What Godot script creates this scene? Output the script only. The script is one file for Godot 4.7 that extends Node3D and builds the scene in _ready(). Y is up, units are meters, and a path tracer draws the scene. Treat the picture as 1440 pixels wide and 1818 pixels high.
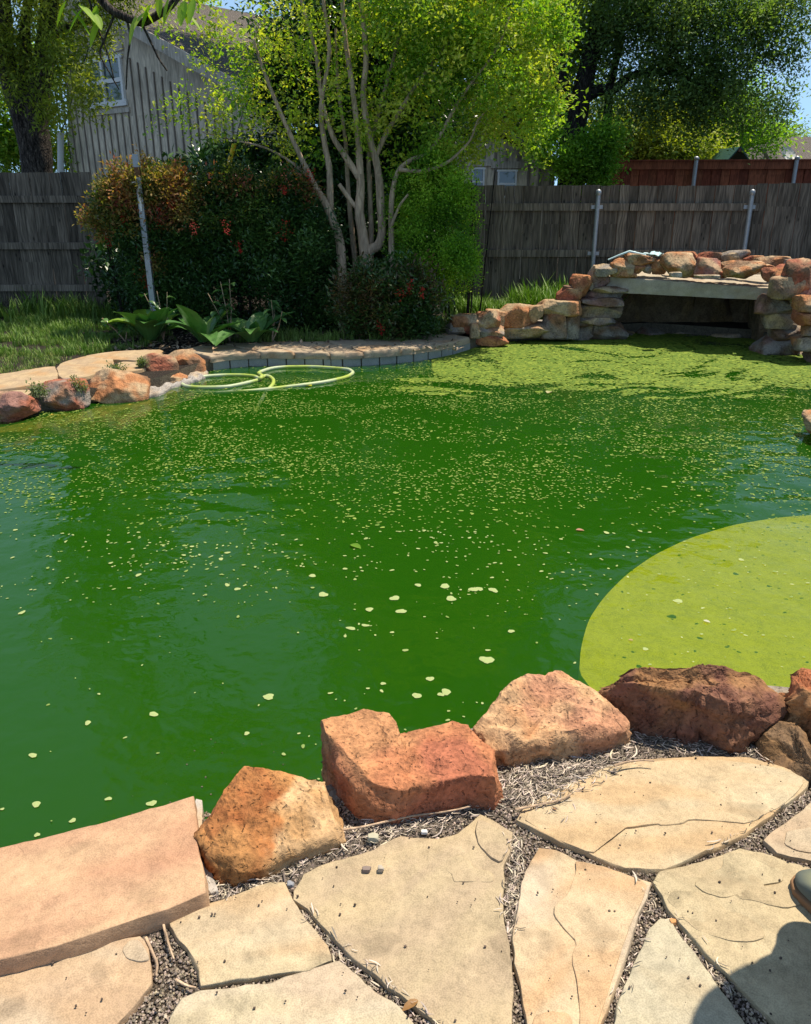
extends Node3D

const WATER := -0.15
var rng := RandomNumberGenerator.new()
var n_fine := FastNoiseLite.new()
var n_mid := FastNoiseLite.new()
var n_big := FastNoiseLite.new()
var n_ridge := FastNoiseLite.new()
var n_cell := FastNoiseLite.new()
var taken := {}
var tx := {}
var M := {}


# ---------------------------------------------------------------- naming
func numbered(called: String) -> String:
	var k: int = taken.get(called, 0)
	taken[called] = k + 1
	return called if k == 0 else "%s_%03d" % [called, k]

func tag(o: Node3D, label := "", category := "", group := "", kind := "") -> Node3D:
	if label: o.set_meta("label", label)
	if category: o.set_meta("category", category)
	if group: o.set_meta("group", group)
	if kind: o.set_meta("kind", kind)
	return o

func thing(called: String, label: String, category: String, at := Vector3.ZERO, group := "", turn := 0.0) -> Node3D:
	var o := Node3D.new()
	o.name = numbered(called)
	o.position = at
	o.rotation.y = turn
	add_child(o)
	tag(o, label, category, group)
	return o

func part(called: String, mesh: Mesh, material: Material, parent: Node3D, at := Vector3.ZERO, kind := "") -> MeshInstance3D:
	var o := MeshInstance3D.new()
	o.mesh = mesh
	o.material_override = material
	o.position = at
	if parent == self:
		o.name = numbered(called)
		add_child(o)
	else:
		var k := "%d/%s" % [parent.get_instance_id(), called]
		var c: int = taken.get(k, 0)
		taken[k] = c + 1
		o.name = called if c == 0 else "%s_%03d" % [called, c]
		parent.add_child(o, true)
	if kind: o.set_meta("kind", kind)
	return o

func many(called: String, mesh: Mesh, material: Material, parent: Node3D, places: Array, colors: Array, kind := "stuff") -> MultiMeshInstance3D:
	var mm := MultiMesh.new()
	mm.transform_format = MultiMesh.TRANSFORM_3D
	mm.use_colors = true
	mm.mesh = mesh
	mm.instance_count = places.size()
	for i in places.size():
		mm.set_instance_transform(i, places[i])
		mm.set_instance_color(i, colors[i])
	var o := MultiMeshInstance3D.new()
	o.multimesh = mm
	o.material_override = material
	if parent == self:
		o.name = numbered(called)
		add_child(o)
	else:
		o.name = called
		parent.add_child(o, true)
	if kind: o.set_meta("kind", kind)
	return o


# ---------------------------------------------------------------- materials
func lin(r: float, g: float, b: float) -> Color:
	return Color(r, g, b).linear_to_srgb()

func noise_of(kind: int, freq: float, oct: int, sd: int, ridged := false) -> FastNoiseLite:
	var n := FastNoiseLite.new()
	n.noise_type = kind
	n.frequency = freq
	n.seed = sd
	n.fractal_type = FastNoiseLite.FRACTAL_RIDGED if ridged else FastNoiseLite.FRACTAL_FBM
	n.fractal_octaves = oct
	return n

func grey(n: FastNoiseLite, size := 512) -> PackedByteArray:
	var im := n.get_seamless_image(size, size)
	im.convert(Image.FORMAT_L8)
	return im.get_data()

# a grey texture from weighted layers: [bytes, weight] pairs, a base value, then clamped
func mix_tex(layers: Array, base: float, size := 512) -> ImageTexture:
	var out := PackedByteArray()
	out.resize(size * size)
	for i in size * size:
		var v := base
		for l in layers:
			v += (l[0][i] / 255.0 - 0.5) * l[1]
		out[i] = int(clampf(v, 0.0, 1.0) * 255.0)
	var im := Image.create_from_data(size, size, false, Image.FORMAT_L8, out)
	im.convert(Image.FORMAT_RGB8)
	return ImageTexture.create_from_image(im)

# grain running along v: planks
func grain_tex(sd: int, across: float, along: float, amount: float, base: float, knots: bool) -> ImageTexture:
	var n := noise_of(FastNoiseLite.TYPE_SIMPLEX_SMOOTH, 1.0, 3, sd)
	var n2 := noise_of(FastNoiseLite.TYPE_SIMPLEX_SMOOTH, 1.0, 2, sd + 7)
	var size := 384
	var im := Image.create(size, size, false, Image.FORMAT_RGB8)
	var kn := []
	var r := RandomNumberGenerator.new()
	r.seed = sd
	for k in 7:
		kn.append(Vector2(r.randf(), r.randf()))
	for y in size:
		for x in size:
			var u := float(x) / size
			var v := float(y) / size
			var wob := n2.get_noise_2d(u * 2.0, v * 3.0) * 0.03
			var a := n.get_noise_2d((u + wob) * across, v * along)
			var f := n2.get_noise_2d(u * across * 2.5, v * along * 4.0)
			var g := base + amount * a + amount * 0.6 * f + 0.12 * n2.get_noise_2d(u * 3.0 + 9.0, v * 2.0)
			if knots:
				for q in kn:
					var d := Vector2((u - q.x) * 26.0, (v - q.y) * 20.0).length()
					if d < 0.5: g -= 0.4 * (1.0 - d * 2.0)
			g = clampf(g, 0.02, 1.0)
			im.set_pixel(x, y, Color(g, g, g))
	return ImageTexture.create_from_image(im)

func mat(called: String, c: Color, rough: float, t: Texture2D = null, per_m := 1.0, bump: Texture2D = null, cm := 0.4, coloured := false) -> StandardMaterial3D:
	var m := StandardMaterial3D.new()
	m.resource_name = called
	m.albedo_color = c
	m.roughness = rough
	m.metallic_specular = 0.35
	m.vertex_color_use_as_albedo = coloured
	if t:
		m.albedo_texture = t
	if bump:
		m.heightmap_enabled = true
		m.heightmap_texture = bump
		m.heightmap_scale = cm
	if t or bump:
		m.uv1_triplanar = true
		m.uv1_world_triplanar = true
		m.uv1_scale = Vector3.ONE * per_m
		m.uv1_triplanar_sharpness = 4.0
	M[called] = m
	return m

func leaf_mat(called: String, c: Color, back: Color, rough := 0.5) -> StandardMaterial3D:
	var m := mat(called, c, rough)
	m.vertex_color_use_as_albedo = true
	m.backlight_enabled = true
	m.backlight = back
	m.cull_mode = BaseMaterial3D.CULL_DISABLED
	return m

func materials() -> void:
	var spk := grey(noise_of(FastNoiseLite.TYPE_SIMPLEX, 0.22, 2, 3))
	var cloud := grey(noise_of(FastNoiseLite.TYPE_SIMPLEX_SMOOTH, 0.012, 5, 5))
	var med := grey(noise_of(FastNoiseLite.TYPE_SIMPLEX_SMOOTH, 0.05, 4, 8))
	var crk := grey(noise_of(FastNoiseLite.TYPE_SIMPLEX_SMOOTH, 0.012, 5, 13, true))
	var split := crk.duplicate()
	for i in split.size(): split[i] = int(clampf((crk[i] / 255.0 - 0.8) * 6.0, 0.0, 1.0) * 255.0)
	var pit := grey(noise_of(FastNoiseLite.TYPE_CELLULAR, 0.06, 2, 17))
	tx.sand = mix_tex([[spk, 0.2], [cloud, 0.1], [med, 0.12], [split, -0.07]], 0.905)
	tx.sand_bump = mix_tex([[spk, 0.25], [med, 0.5], [cloud, 0.6], [split, -0.4]], 0.4)
	tx.rock = mix_tex([[spk, 0.2], [cloud, 0.25], [med, 0.25], [pit, 0.1], [split, -0.3]], 0.76)
	tx.rock_bump = mix_tex([[spk, 0.2], [med, 0.8], [cloud, 0.7], [pit, 0.4], [split, -1.4]], 0.1)
	tx.soil = mix_tex([[spk, 0.6], [med, 0.6], [pit, 0.4]], 0.6)
	tx.bark = grain_tex(31, 26.0, 5.0, 0.5, 0.62, false)
	tx.wood = grain_tex(41, 22.0, 1.5, 0.26, 0.76, true)
	tx.smooth_wood = grain_tex(43, 20.0, 1.6, 0.2, 0.85, false)
	tx.ripple = mix_tex([[grey(noise_of(FastNoiseLite.TYPE_SIMPLEX_SMOOTH, 0.02, 3, 51)), 0.6], [grey(noise_of(FastNoiseLite.TYPE_SIMPLEX_SMOOTH, 0.006, 2, 52)), 0.6]], 0.5)
	mat("flagstone", Color.WHITE, 0.9, tx.sand, 1.6, tx.sand_bump, 0.16, true)
	mat("boulder", Color.WHITE, 0.9, tx.rock, 2.2, tx.rock_bump, 0.5, true)
	mat("far_rock", Color.WHITE, 0.92, tx.rock, 1.3, tx.rock_bump, 0.9, true)
	mat("soil", lin(0.1, 0.078, 0.06), 1.0, tx.soil, 2.2, tx.soil, 1.2)
	mat("bed", lin(0.26, 0.2, 0.15), 1.0, tx.soil, 3.5, tx.soil, 0.8)
	mat("mortar", lin(0.33, 0.29, 0.25), 0.95, tx.sand, 3.0, tx.sand_bump, 0.6)
	mat("dark_mortar", lin(0.13, 0.11, 0.08), 0.95, tx.rock, 2.0, tx.rock_bump, 0.8)
	mat("tile", lin(0.3, 0.31, 0.29), 0.5, tx.sand, 2.0)
	mat("basin", lin(0.4, 0.44, 0.03), 0.95, tx.sand, 0.7)
	mat("floor", lin(0.88, 0.86, 0.03), 0.95, tx.sand, 0.9)
	mat("shelf", lin(0.88, 0.86, 0.03), 0.95, tx.sand, 0.9)
	for k in 4:
		var g := [0.19, 0.155, 0.125, 0.22][k] as float
		var m := mat("fence%d" % k, lin(g * 1.22, g * 1.0, g * 0.77), 0.95, tx.wood, 1.0, tx.wood, 0.06)
		m.uv1_offset = Vector3(0.31 * k, 0.17 * k, 0.43 * k)
		m.uv1_scale = Vector3(1.15, 0.7, 1.15)
	for k in 3:
		var c := [lin(0.27, 0.075, 0.04), lin(0.22, 0.06, 0.033), lin(0.31, 0.1, 0.05)][k] as Color
		mat("cedar%d" % k, c, 0.9, tx.smooth_wood, 1.0)
	mat("galvanised", lin(0.4, 0.42, 0.44), 0.45, tx.sand, 3.0).metallic = 0.5
	mat("rusted", lin(0.2, 0.1, 0.05), 0.9, tx.rock, 6.0)
	mat("siding", lin(0.8, 0.68, 0.51), 0.85, tx.smooth_wood, 0.6)
	mat("batten", lin(0.68, 0.6, 0.49), 0.85, tx.smooth_wood, 0.6)
	mat("gap", lin(0.22, 0.185, 0.15), 0.95)
	mat("trim", lin(0.75, 0.74, 0.71), 0.6)
	mat("glass", lin(0.03, 0.045, 0.045), 0.06).metallic_specular = 0.7
	mat("shingle", lin(0.3, 0.26, 0.23), 0.95, tx.soil, 0.8, tx.soil, 1.0)
	mat("bark", lin(0.15, 0.12, 0.095), 0.95, tx.bark, 1.2, tx.bark, 3.0)
	mat("dark_bark", lin(0.05, 0.043, 0.036), 0.95, tx.bark, 1.0, tx.bark, 3.0)
	mat("myrtle_bark", lin(0.6, 0.43, 0.29), 0.85, tx.smooth_wood, 1.1, tx.sand_bump, 0.8)
	mat("berry", lin(0.3, 0.012, 0.01), 0.4)
	mat("yellow", lin(0.75, 0.45, 0.03), 0.5)
	mat("white_pvc", lin(0.6, 0.59, 0.55), 0.5)
	mat("cable", lin(0.1, 0.1, 0.1), 0.6)
	mat("canopy_green", lin(0.025, 0.08, 0.065), 0.55)
	mat("post_brown", lin(0.13, 0.06, 0.035), 0.9)
	mat("dish", lin(0.42, 0.42, 0.42), 0.5)
	mat("pale_plastic", lin(0.45, 0.62, 0.64), 0.4)
	mat("litter", Color.WHITE, 0.95, null, 1.0, null, 0.0, true)
	mat("algae", lin(0.9, 0.9, 0.9), 0.8, null, 1.0, null, 0.0, true)
	mat("hose", Color.WHITE, 0.45, null, 1.0, null, 0.0, true)
	mat("algae_pad", lin(0.33, 0.4, 0.16), 0.8, tx.sand, 20.0)
	mat("trousers", lin(0.05, 0.055, 0.06), 0.9)
	mat("shoe", Color.WHITE, 0.8, null, 1.0, null, 0.0, true)
	mat("shoe_dark", lin(0.025, 0.028, 0.028), 0.85)
	var w := mat("water", Color(lin(0.014, 0.09, 0.003), 0.5), 0.03, null, 0.6, tx.ripple, 0.42)
	w.transparency = BaseMaterial3D.TRANSPARENCY_ALPHA
	w.metallic_specular = 0.36
	leaf_mat("leaf", lin(1.0, 1.0, 1.0), Color(0.95, 1.0, 0.5), 0.55)
	leaf_mat("dark_leaf", Color.WHITE, Color(0.4, 0.5, 0.25), 0.32).metallic_specular = 0.5
	leaf_mat("blade", Color.WHITE, Color(0.6, 0.7, 0.3), 0.5)


# ---------------------------------------------------------------- shapes
func commit(v: PackedVector3Array, idx: PackedInt32Array, col := PackedColorArray(), smooth := true) -> ArrayMesh:
	var a := []
	a.resize(Mesh.ARRAY_MAX)
	a[Mesh.ARRAY_VERTEX] = v
	a[Mesh.ARRAY_INDEX] = idx
	if col.size(): a[Mesh.ARRAY_COLOR] = col
	if smooth:
		var n := PackedVector3Array()
		n.resize(v.size())
		for i in range(0, idx.size(), 3):
			var p := v[idx[i]]
			var q := (v[idx[i + 2]] - p).cross(v[idx[i + 1]] - p)
			n[idx[i]] += q
			n[idx[i + 1]] += q
			n[idx[i + 2]] += q
		for i in n.size():
			n[i] = n[i].normalized() if n[i].length_squared() > 1e-20 else Vector3.UP
		a[Mesh.ARRAY_NORMAL] = n
	var m := ArrayMesh.new()
	m.add_surface_from_arrays(Mesh.PRIMITIVE_TRIANGLES, a)
	return m

class Soup:
	var v := PackedVector3Array()
	var idx := PackedInt32Array()
	var col := PackedColorArray()
	func point(p: Vector3, c := Color.WHITE) -> int:
		v.append(p)
		col.append(c)
		return v.size() - 1
	func quad(a: Vector3, b: Vector3, c: Vector3, d: Vector3, k := Color.WHITE) -> void:
		var i := v.size()
		v.append_array([a, b, c, d])
		col.append_array([k, k, k, k])
		idx.append_array([i, i + 2, i + 1, i, i + 3, i + 2])
	func tri(a: Vector3, b: Vector3, c: Vector3, k := Color.WHITE) -> void:
		var i := v.size()
		v.append_array([a, b, c])
		col.append_array([k, k, k])
		idx.append_array([i, i + 2, i + 1])
	# corners a..h of a box given as centre and three half axes
	func box(c: Vector3, x: Vector3, y: Vector3, z: Vector3, k := Color.WHITE) -> void:
		for f in [[x, y, z], [-x, y, -z], [y, z, x], [-y, z, -x], [z, x, y], [-z, x, -y]]:
			var o: Vector3 = c + f[2]
			quad(o - f[0] - f[1], o + f[0] - f[1], o + f[0] + f[1], o - f[0] + f[1], k)
	func tube(p: Array, r: Array, sides := 6, k := Color.WHITE, capped := true) -> void:
		var first := v.size()
		var side := Vector3.ZERO
		for i in p.size():
			var a: Vector3 = p[maxi(i - 1, 0)]
			var b: Vector3 = p[mini(i + 1, p.size() - 1)]
			var d := (b - a).normalized()
			if side == Vector3.ZERO:
				side = d.cross(Vector3(0.31, 0.2, 0.93)).normalized()
			side = (side - d * side.dot(d)).normalized()
			var up := d.cross(side)
			for s in sides:
				var t := TAU * s / sides
				v.append(p[i] + (side * cos(t) + up * sin(t)) * r[i])
				col.append(k)
		for i in p.size() - 1:
			for s in sides:
				var a := first + i * sides + s
				var b := first + i * sides + (s + 1) % sides
				idx.append_array([a, a + sides, b, b, a + sides, b + sides])
		if capped:
			for e in [0, p.size() - 1]:
				var c := point(p[e], k)
				for s in sides:
					var a: int = first + e * sides + s
					var b: int = first + e * sides + (s + 1) % sides
					if e == 0: idx.append_array([c, a, b])
					else: idx.append_array([c, b, a])
	func ball(c: Vector3, r: float, k := Color.WHITE) -> void:
		var i := v.size()
		for q in [Vector3.UP, Vector3.DOWN, Vector3.LEFT, Vector3.RIGHT, Vector3.FORWARD, Vector3.BACK]:
			v.append(c + q * r)
			col.append(k)
		for f in [[0, 2, 4], [0, 4, 3], [0, 3, 5], [0, 5, 2], [1, 4, 2], [1, 3, 4], [1, 5, 3], [1, 2, 5]]:
			idx.append_array([i + f[0], i + f[2], i + f[1]])

func mesh_of(s: Soup, smooth := false) -> ArrayMesh:
	return commit(s.v, s.idx, s.col, smooth)

func box_mesh(size: Vector3, chamfer := 0.0) -> ArrayMesh:
	var s := Soup.new()
	var h := size * 0.5
	if chamfer == 0.0:
		s.box(Vector3.ZERO, Vector3(h.x, 0, 0), Vector3(0, h.y, 0), Vector3(0, 0, h.z))
	else:
		var c := chamfer
		var ring := [Vector2(-h.x, -h.z + c), Vector2(-h.x + c, -h.z), Vector2(h.x - c, -h.z), Vector2(h.x, -h.z + c), Vector2(h.x, h.z - c), Vector2(h.x - c, h.z), Vector2(-h.x + c, h.z), Vector2(-h.x, h.z - c)]
		prism(s, ring, -h.y, h.y)
	return mesh_of(s)

# an upright prism on a plan (x, z), any winding
func prism(s: Soup, plan: Array, y0: float, y1: float, k := Color.WHITE) -> void:
	var pl := PackedVector2Array(plan)
	if Geometry2D.is_polygon_clockwise(pl): pl.reverse()
	var n := pl.size()
	for i in n:
		var a := pl[i]
		var b := pl[(i + 1) % n]
		s.quad(Vector3(b.x, y0, b.y), Vector3(a.x, y0, a.y), Vector3(a.x, y1, a.y), Vector3(b.x, y1, b.y), k)
	var t := Geometry2D.triangulate_polygon(pl)
	for i in range(0, t.size(), 3):
		var a := pl[t[i]]
		var b := pl[t[i + 1]]
		var c := pl[t[i + 2]]
		if (b - a).cross(c - a) > 0:
			var w := b
			b = c
			c = w
		s.tri(Vector3(a.x, y1, a.y), Vector3(b.x, y1, b.y), Vector3(c.x, y1, c.y), k)
		s.tri(Vector3(a.x, y0, a.y), Vector3(c.x, y0, c.y), Vector3(b.x, y0, b.y), k)

# a plate standing in the x-y plane, from z = 0 back to z = -deep
func plate(s: Soup, outline: Array, deep: float) -> void:
	var b := Soup.new()
	prism(b, outline, 0.0, deep)
	for i in range(0, b.idx.size(), 3):
		var q := []
		for k in 3:
			var p := b.v[b.idx[i + k]]
			q.append(Vector3(p.x, p.z, -p.y))
		s.tri(q[0], q[1], q[2])

func resampled(p: Array, step: float, rounds: int, closed := true) -> Array:
	for r in rounds:
		var q := []
		for i in p.size():
			if not closed and i == p.size() - 1: break
			var a: Vector3 = p[i]
			var b: Vector3 = p[(i + 1) % p.size()]
			q.append(a.lerp(b, 0.18))
			q.append(a.lerp(b, 0.82))
		p = q
	var out := []
	for i in p.size():
		if not closed and i == p.size() - 1:
			out.append(p[i])
			break
		var a: Vector3 = p[i]
		var b: Vector3 = p[(i + 1) % p.size()]
		var k := maxi(1, int(round(a.distance_to(b) / step)))
		for j in k:
			out.append(a.lerp(b, float(j) / k))
	return out

# Stone with a flat-ish top: the outline of its top (heights included) carried down to base_y.
func block(outline: Array, base_y: float, o: Dictionary) -> ArrayMesh:
	var pl := PackedVector2Array()
	for p in outline: pl.append(Vector2(p.x, p.z))
	if Geometry2D.is_polygon_clockwise(pl):
		outline = outline.duplicate()
		outline.reverse()
	var top: Array = resampled(outline, o.get("step", 0.02), o.get("rounds", 1))
	var n := top.size()
	var c := Vector3.ZERO
	for p in top: c += p / n
	if o.has("centre"): c = o.centre
	c.y += o.get("dome", 0.0)
	var bev: float = o.get("bevel", 0.01)
	var rough: float = o.get("rough", 0.005)
	var freq: float = o.get("freq", 9.0)
	var spread: float = o.get("spread", 0.0)
	var sides: int = o.get("sides", 5)
	var rings: int = o.get("rings", 10)
	var edge: float = o.get("edge", 0.004)
	var off := Vector3(1.7, 0.9, 2.3) * float(o.get("seed", 1))
	var colour: Callable = o.colour
	var rows := []
	for k in sides:
		rows.append([float(k) / sides, 0.0, 0])
	rows.append([1.0, 0.25, 1])
	rows.append([1.0, 1.0, 2])
	for k in range(1, rings):
		rows.append([1.0, 1.0 + k, 3])
	# flat faces where lumps have split off
	var faces := []
	var rr := RandomNumberGenerator.new()
	rr.seed = int(o.get("seed", 1)) * 19 + 3
	for k in int(o.get("faces", 0)):
		var ang := TAU * (k + rr.randf() * 0.8) / float(o.faces)
		var fn := Vector3(cos(ang), rr.randf_range(0.15, 1.5), sin(ang)).normalized()
		var reach := -1e9
		for p in top: reach = maxf(reach, fn.dot(p - c))
		faces.append([fn, reach * rr.randf_range(0.72, 0.93)])
	var v := PackedVector3Array()
	var col := PackedColorArray()
	for row in rows:
		for i in n:
			var p: Vector3 = top[i]
			var out := Vector3(p.x - c.x, 0, p.z - c.z)
			var far := maxf(out.length(), 0.001)
			out /= far
			p += out * edge * (n_mid.get_noise_3dv(p * 90.0 + off) + n_mid.get_noise_3dv(p * 26.0 + off) * 1.8)
			var q := p
			var side_push := 0.0
			if row[2] == 0:
				q.y = lerpf(base_y, p.y - bev, row[0])
				q += out * spread * (1.0 - row[0])
				side_push = 1.0
			elif row[2] == 1:
				q.y = p.y - bev * 0.3
				q -= out * bev * 0.3
				side_push = 0.6
			elif row[2] == 2:
				q -= out * minf(bev, far * 0.5)
				side_push = 0.15
			else:
				var t: float = (row[1] - 1.0) / rings
				var inner: float = minf(bev, far * 0.5) / far
				q = p.lerp(c, inner + (1.0 - inner) * t)
				q.y = lerpf(p.y, c.y, smoothstep(0.0, 1.0, t))
			for fc in faces:
				var over: float = (fc[0] as Vector3).dot(q - c) - fc[1]
				if over > 0.0: q -= (fc[0] as Vector3) * over
			var w: Vector3 = q * freq + off
			var d := n_mid.get_noise_3dv(w * 10.0) + 0.9 * n_ridge.get_noise_3dv(w * 6.0)
			d += float(o.get("chip", 0.0)) * n_cell.get_noise_3dv(Vector3(w.x * 10.0, w.y * 22.0, w.z * 10.0))
			var layer := n_mid.get_noise_2d(q.y * 420.0 + off.x * 40.0, (q.x + q.z) * 30.0)
			q += out * side_push * rough * (d * 1.4 + layer * 1.1)
			q.y += (1.0 - side_push) * rough * d * float(o.get("top_rough", 1.0)) + float(o.get("wave", 0.0)) * n_big.get_noise_3dv(q * 60.0 + off * 9.0) * (1.0 - side_push)
			v.append(q)
			col.append(colour.call(q, side_push))
	v.append(c)
	col.append(colour.call(c, 0.0))
	var idx := PackedInt32Array()
	for r in rows.size() - 1:
		for i in n:
			var a := r * n + i
			var b := r * n + (i + 1) % n
			idx.append_array([a, b, a + n, b, b + n, a + n])
	var last := (rows.size() - 1) * n
	for i in n:
		idx.append_array([last + i, last + (i + 1) % n, n * rows.size()])
	return commit(v, idx, col)

# A quarried lump: a cube-sphere cut by random planes, roughened, at the given full size.
func lump(size: Vector3, sd: int, colour: Callable, where: Vector3, cells := 13, rough := 0.03, cuts := 7, squareness := 0.9) -> ArrayMesh:
	var r := RandomNumberGenerator.new()
	r.seed = sd * 77 + 5
	var planes := []
	for ax in [Vector3.RIGHT, Vector3.LEFT, Vector3.UP, Vector3.DOWN, Vector3.BACK, Vector3.FORWARD]:
		var t: Vector3 = (ax + Vector3(r.randf_range(-1, 1), r.randf_range(-1, 1), r.randf_range(-1, 1)) * 0.2).normalized()
		planes.append([t, 1.0])
	for k in cuts:
		var t := Vector3(r.randf_range(-1, 1), r.randf_range(-0.8, 1), r.randf_range(-1, 1)).normalized()
		planes.append([t, r.randf_range(squareness, squareness + 0.35)])
	var v := PackedVector3Array()
	var col := PackedColorArray()
	var idx := PackedInt32Array()
	var off := Vector3(sd * 3.1, sd * 1.3, sd * 2.7)
	for f in [[Vector3.RIGHT, Vector3.UP, Vector3.BACK], [Vector3.LEFT, Vector3.UP, Vector3.FORWARD], [Vector3.UP, Vector3.BACK, Vector3.RIGHT], [Vector3.DOWN, Vector3.BACK, Vector3.LEFT], [Vector3.BACK, Vector3.RIGHT, Vector3.UP], [Vector3.FORWARD, Vector3.RIGHT, Vector3.DOWN]]:
		var first := v.size()
		for a in cells + 1:
			for b in cells + 1:
				var d: Vector3 = (f[0] + f[1] * tan((2.0 * a / cells - 1.0) * PI / 4) + f[2] * tan((2.0 * b / cells - 1.0) * PI / 4)).normalized()
				var far := 1.5
				for p in planes:
					var s: float = d.dot(p[0])
					if s > 0.05: far = minf(far, p[1] / s)
				var q := d * far
				far += rough * 1.2 * n_cell.get_noise_3dv(q * 30.0 + off) + rough * (n_mid.get_noise_3dv(q * 18.0 + off) * 1.6 + n_ridge.get_noise_3dv(q * 26.0 + off))
				q = d * far * size * 0.5
				v.append(q)
				col.append(colour.call(q + where, 0.0))
		for a in cells:
			for b in cells:
				var i := first + a * (cells + 1) + b
				idx.append_array([i, i + 1, i + cells + 1, i + 1, i + cells + 2, i + cells + 1])
	var m := commit(v, idx, col)
	return m

func stone_colour(a: Color, b: Color, c: Color, sd: int, scale := 1.0) -> Callable:
	var off := Vector3(sd * 5.3, sd * 2.9, sd * 7.7)
	return func(p: Vector3, side: float) -> Color:
		var t := smoothstep(-0.25, 0.3, n_big.get_noise_3dv(p * 40.0 * scale + off * 11.0))
		var k := smoothstep(0.05, 0.4, n_mid.get_noise_3dv(p * 22.0 * scale - off * 3.0))
		var q := a.lerp(b, t).lerp(c, k * 0.8)
		var f := 1.0 + 0.18 * n_mid.get_noise_3dv(p * 120.0)
		return Color(q.r * f, q.g * f, q.b * f)


# ---------------------------------------------------------------- plants
# a sprig of leaves: kite-shaped folded blades round a short axis
func sprig(leaves: int, length: float, width: float, reach: float, sd: int, droop := 0.0) -> ArrayMesh:
	var r := RandomNumberGenerator.new()
	r.seed = sd
	var s := Soup.new()
	for k in leaves:
		var at := Vector3(r.randfn(0, 0.4), r.randfn(0, 0.4), r.randfn(0, 0.4)) * reach
		var d := (at.normalized() * 0.6 + Vector3(r.randf_range(-1, 1), r.randf_range(-0.6, 0.9) - droop, r.randf_range(-1, 1))).normalized()
		leaf(s, at, d, Vector3(r.randf_range(-0.7, 0.7), 1, r.randf_range(-0.7, 0.7)), length * r.randf_range(0.7, 1.2), width)
	return mesh_of(s)

func leaf(s: Soup, at: Vector3, d: Vector3, up: Vector3, length: float, width: float, k := Color.WHITE) -> void:
	var side := d.cross(up).normalized() * width * 0.5
	var lift := side.cross(d).normalized() * width * 0.18
	var mid := at + d * length * 0.45
	var tip := at + d * length
	s.tri(at, mid - side + lift, tip, k)
	s.tri(at, tip, mid + side + lift, k)

# a large curved leaf with a folded midrib, drooping to its tip
func big_leaf(base: Vector3, d: Vector3, length: float, width: float, bend: float, k: Color, pointed := 1.0) -> ArrayMesh:
	var s := Soup.new()
	var steps := 9
	var flat := Vector3(d.x, 0, d.z).normalized()
	var side := flat.cross(Vector3.UP).normalized()
	var prev := []
	var p := base
	var dir := d.normalized()
	for i in steps + 1:
		var t := float(i) / steps
		var w := width * 0.5 * pow(sin(PI * pow(clampf(t, 0.015, 0.985), 0.8)), 0.8) * (1.0 + 0.06 * sin(t * 21.0))
		var nrm := side.cross(dir).normalized()
		if nrm.y < 0: nrm = -nrm
		var row := [p - side * w + nrm * w * 0.3, p - side * w * 0.5 + nrm * w * 0.1, p, p + side * w * 0.5 + nrm * w * 0.1, p + side * w + nrm * w * 0.3]
		if i > 0:
			for j in 4:
				s.quad(prev[j], prev[j + 1], row[j + 1], row[j], k)
		prev = row
		dir = (dir + Vector3.DOWN * bend / steps + flat * bend * 0.4 / steps).normalized()
		p += dir * length / steps
	return mesh_of(s, true)

# foliage through a list of [centre, radius, count] puffs, thinned by noise so that gaps and clumps appear
func foliage(parent: Node3D, called: String, puffs: Array, sprigs: Array, material: Material, pal: Array, sd: int, gap := -0.1, grain := 1.0, size := Vector2(0.75, 1.3), squash := 0.85) -> void:
	var r := RandomNumberGenerator.new()
	r.seed = sd
	var places := []
	var colours := []
	for m in sprigs:
		places.append([])
		colours.append([])
	var off := Vector3(sd * 1.3, sd * 0.7, sd * 2.1)
	for q in puffs:
		var c: Vector3 = q[0]
		var done := 0
		var tries := 0
		while done < q[2] and tries < q[2] * 6:
			tries += 1
			var d := Vector3(r.randfn(), r.randfn() * squash, r.randfn()).normalized()
			var p: Vector3 = c + d * q[1] * pow(r.randf(), 0.4) * (1.0 + 0.25 * n_mid.get_noise_3dv(d * 12.0 + c * 5.0)) * Vector3(1, squash, 1)
			if n_mid.get_noise_3dv(p * 14.0 * grain + off) < gap or p.y < 0.02: continue
			done += 1
			var k := r.randi() % sprigs.size()
			var b := Basis(Vector3.UP, r.randf() * TAU) * Basis(Vector3.RIGHT, r.randf_range(-0.6, 0.6))
			places[k].append(Transform3D(b.scaled(Vector3.ONE * r.randf_range(size.x, size.y)), p))
			var t := clampf(0.5 + 0.9 * n_mid.get_noise_3dv(p * 9.0 * grain - off) + r.randfn() * 0.22, 0.0, 0.999) * (pal.size() - 1)
			var a: Color = pal[int(t)]
			var col := a.lerp(pal[int(t) + 1], fmod(t, 1.0))
			var f := r.randf_range(0.8, 1.2)
			colours[k].append(Color(col.r * f, col.g * f, col.b * f))
	for k in sprigs.size():
		if places[k].size():
			many(called if k == 0 else "%s_%03d" % [called, k], sprigs[k], material, parent, places[k], colours[k])

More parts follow.
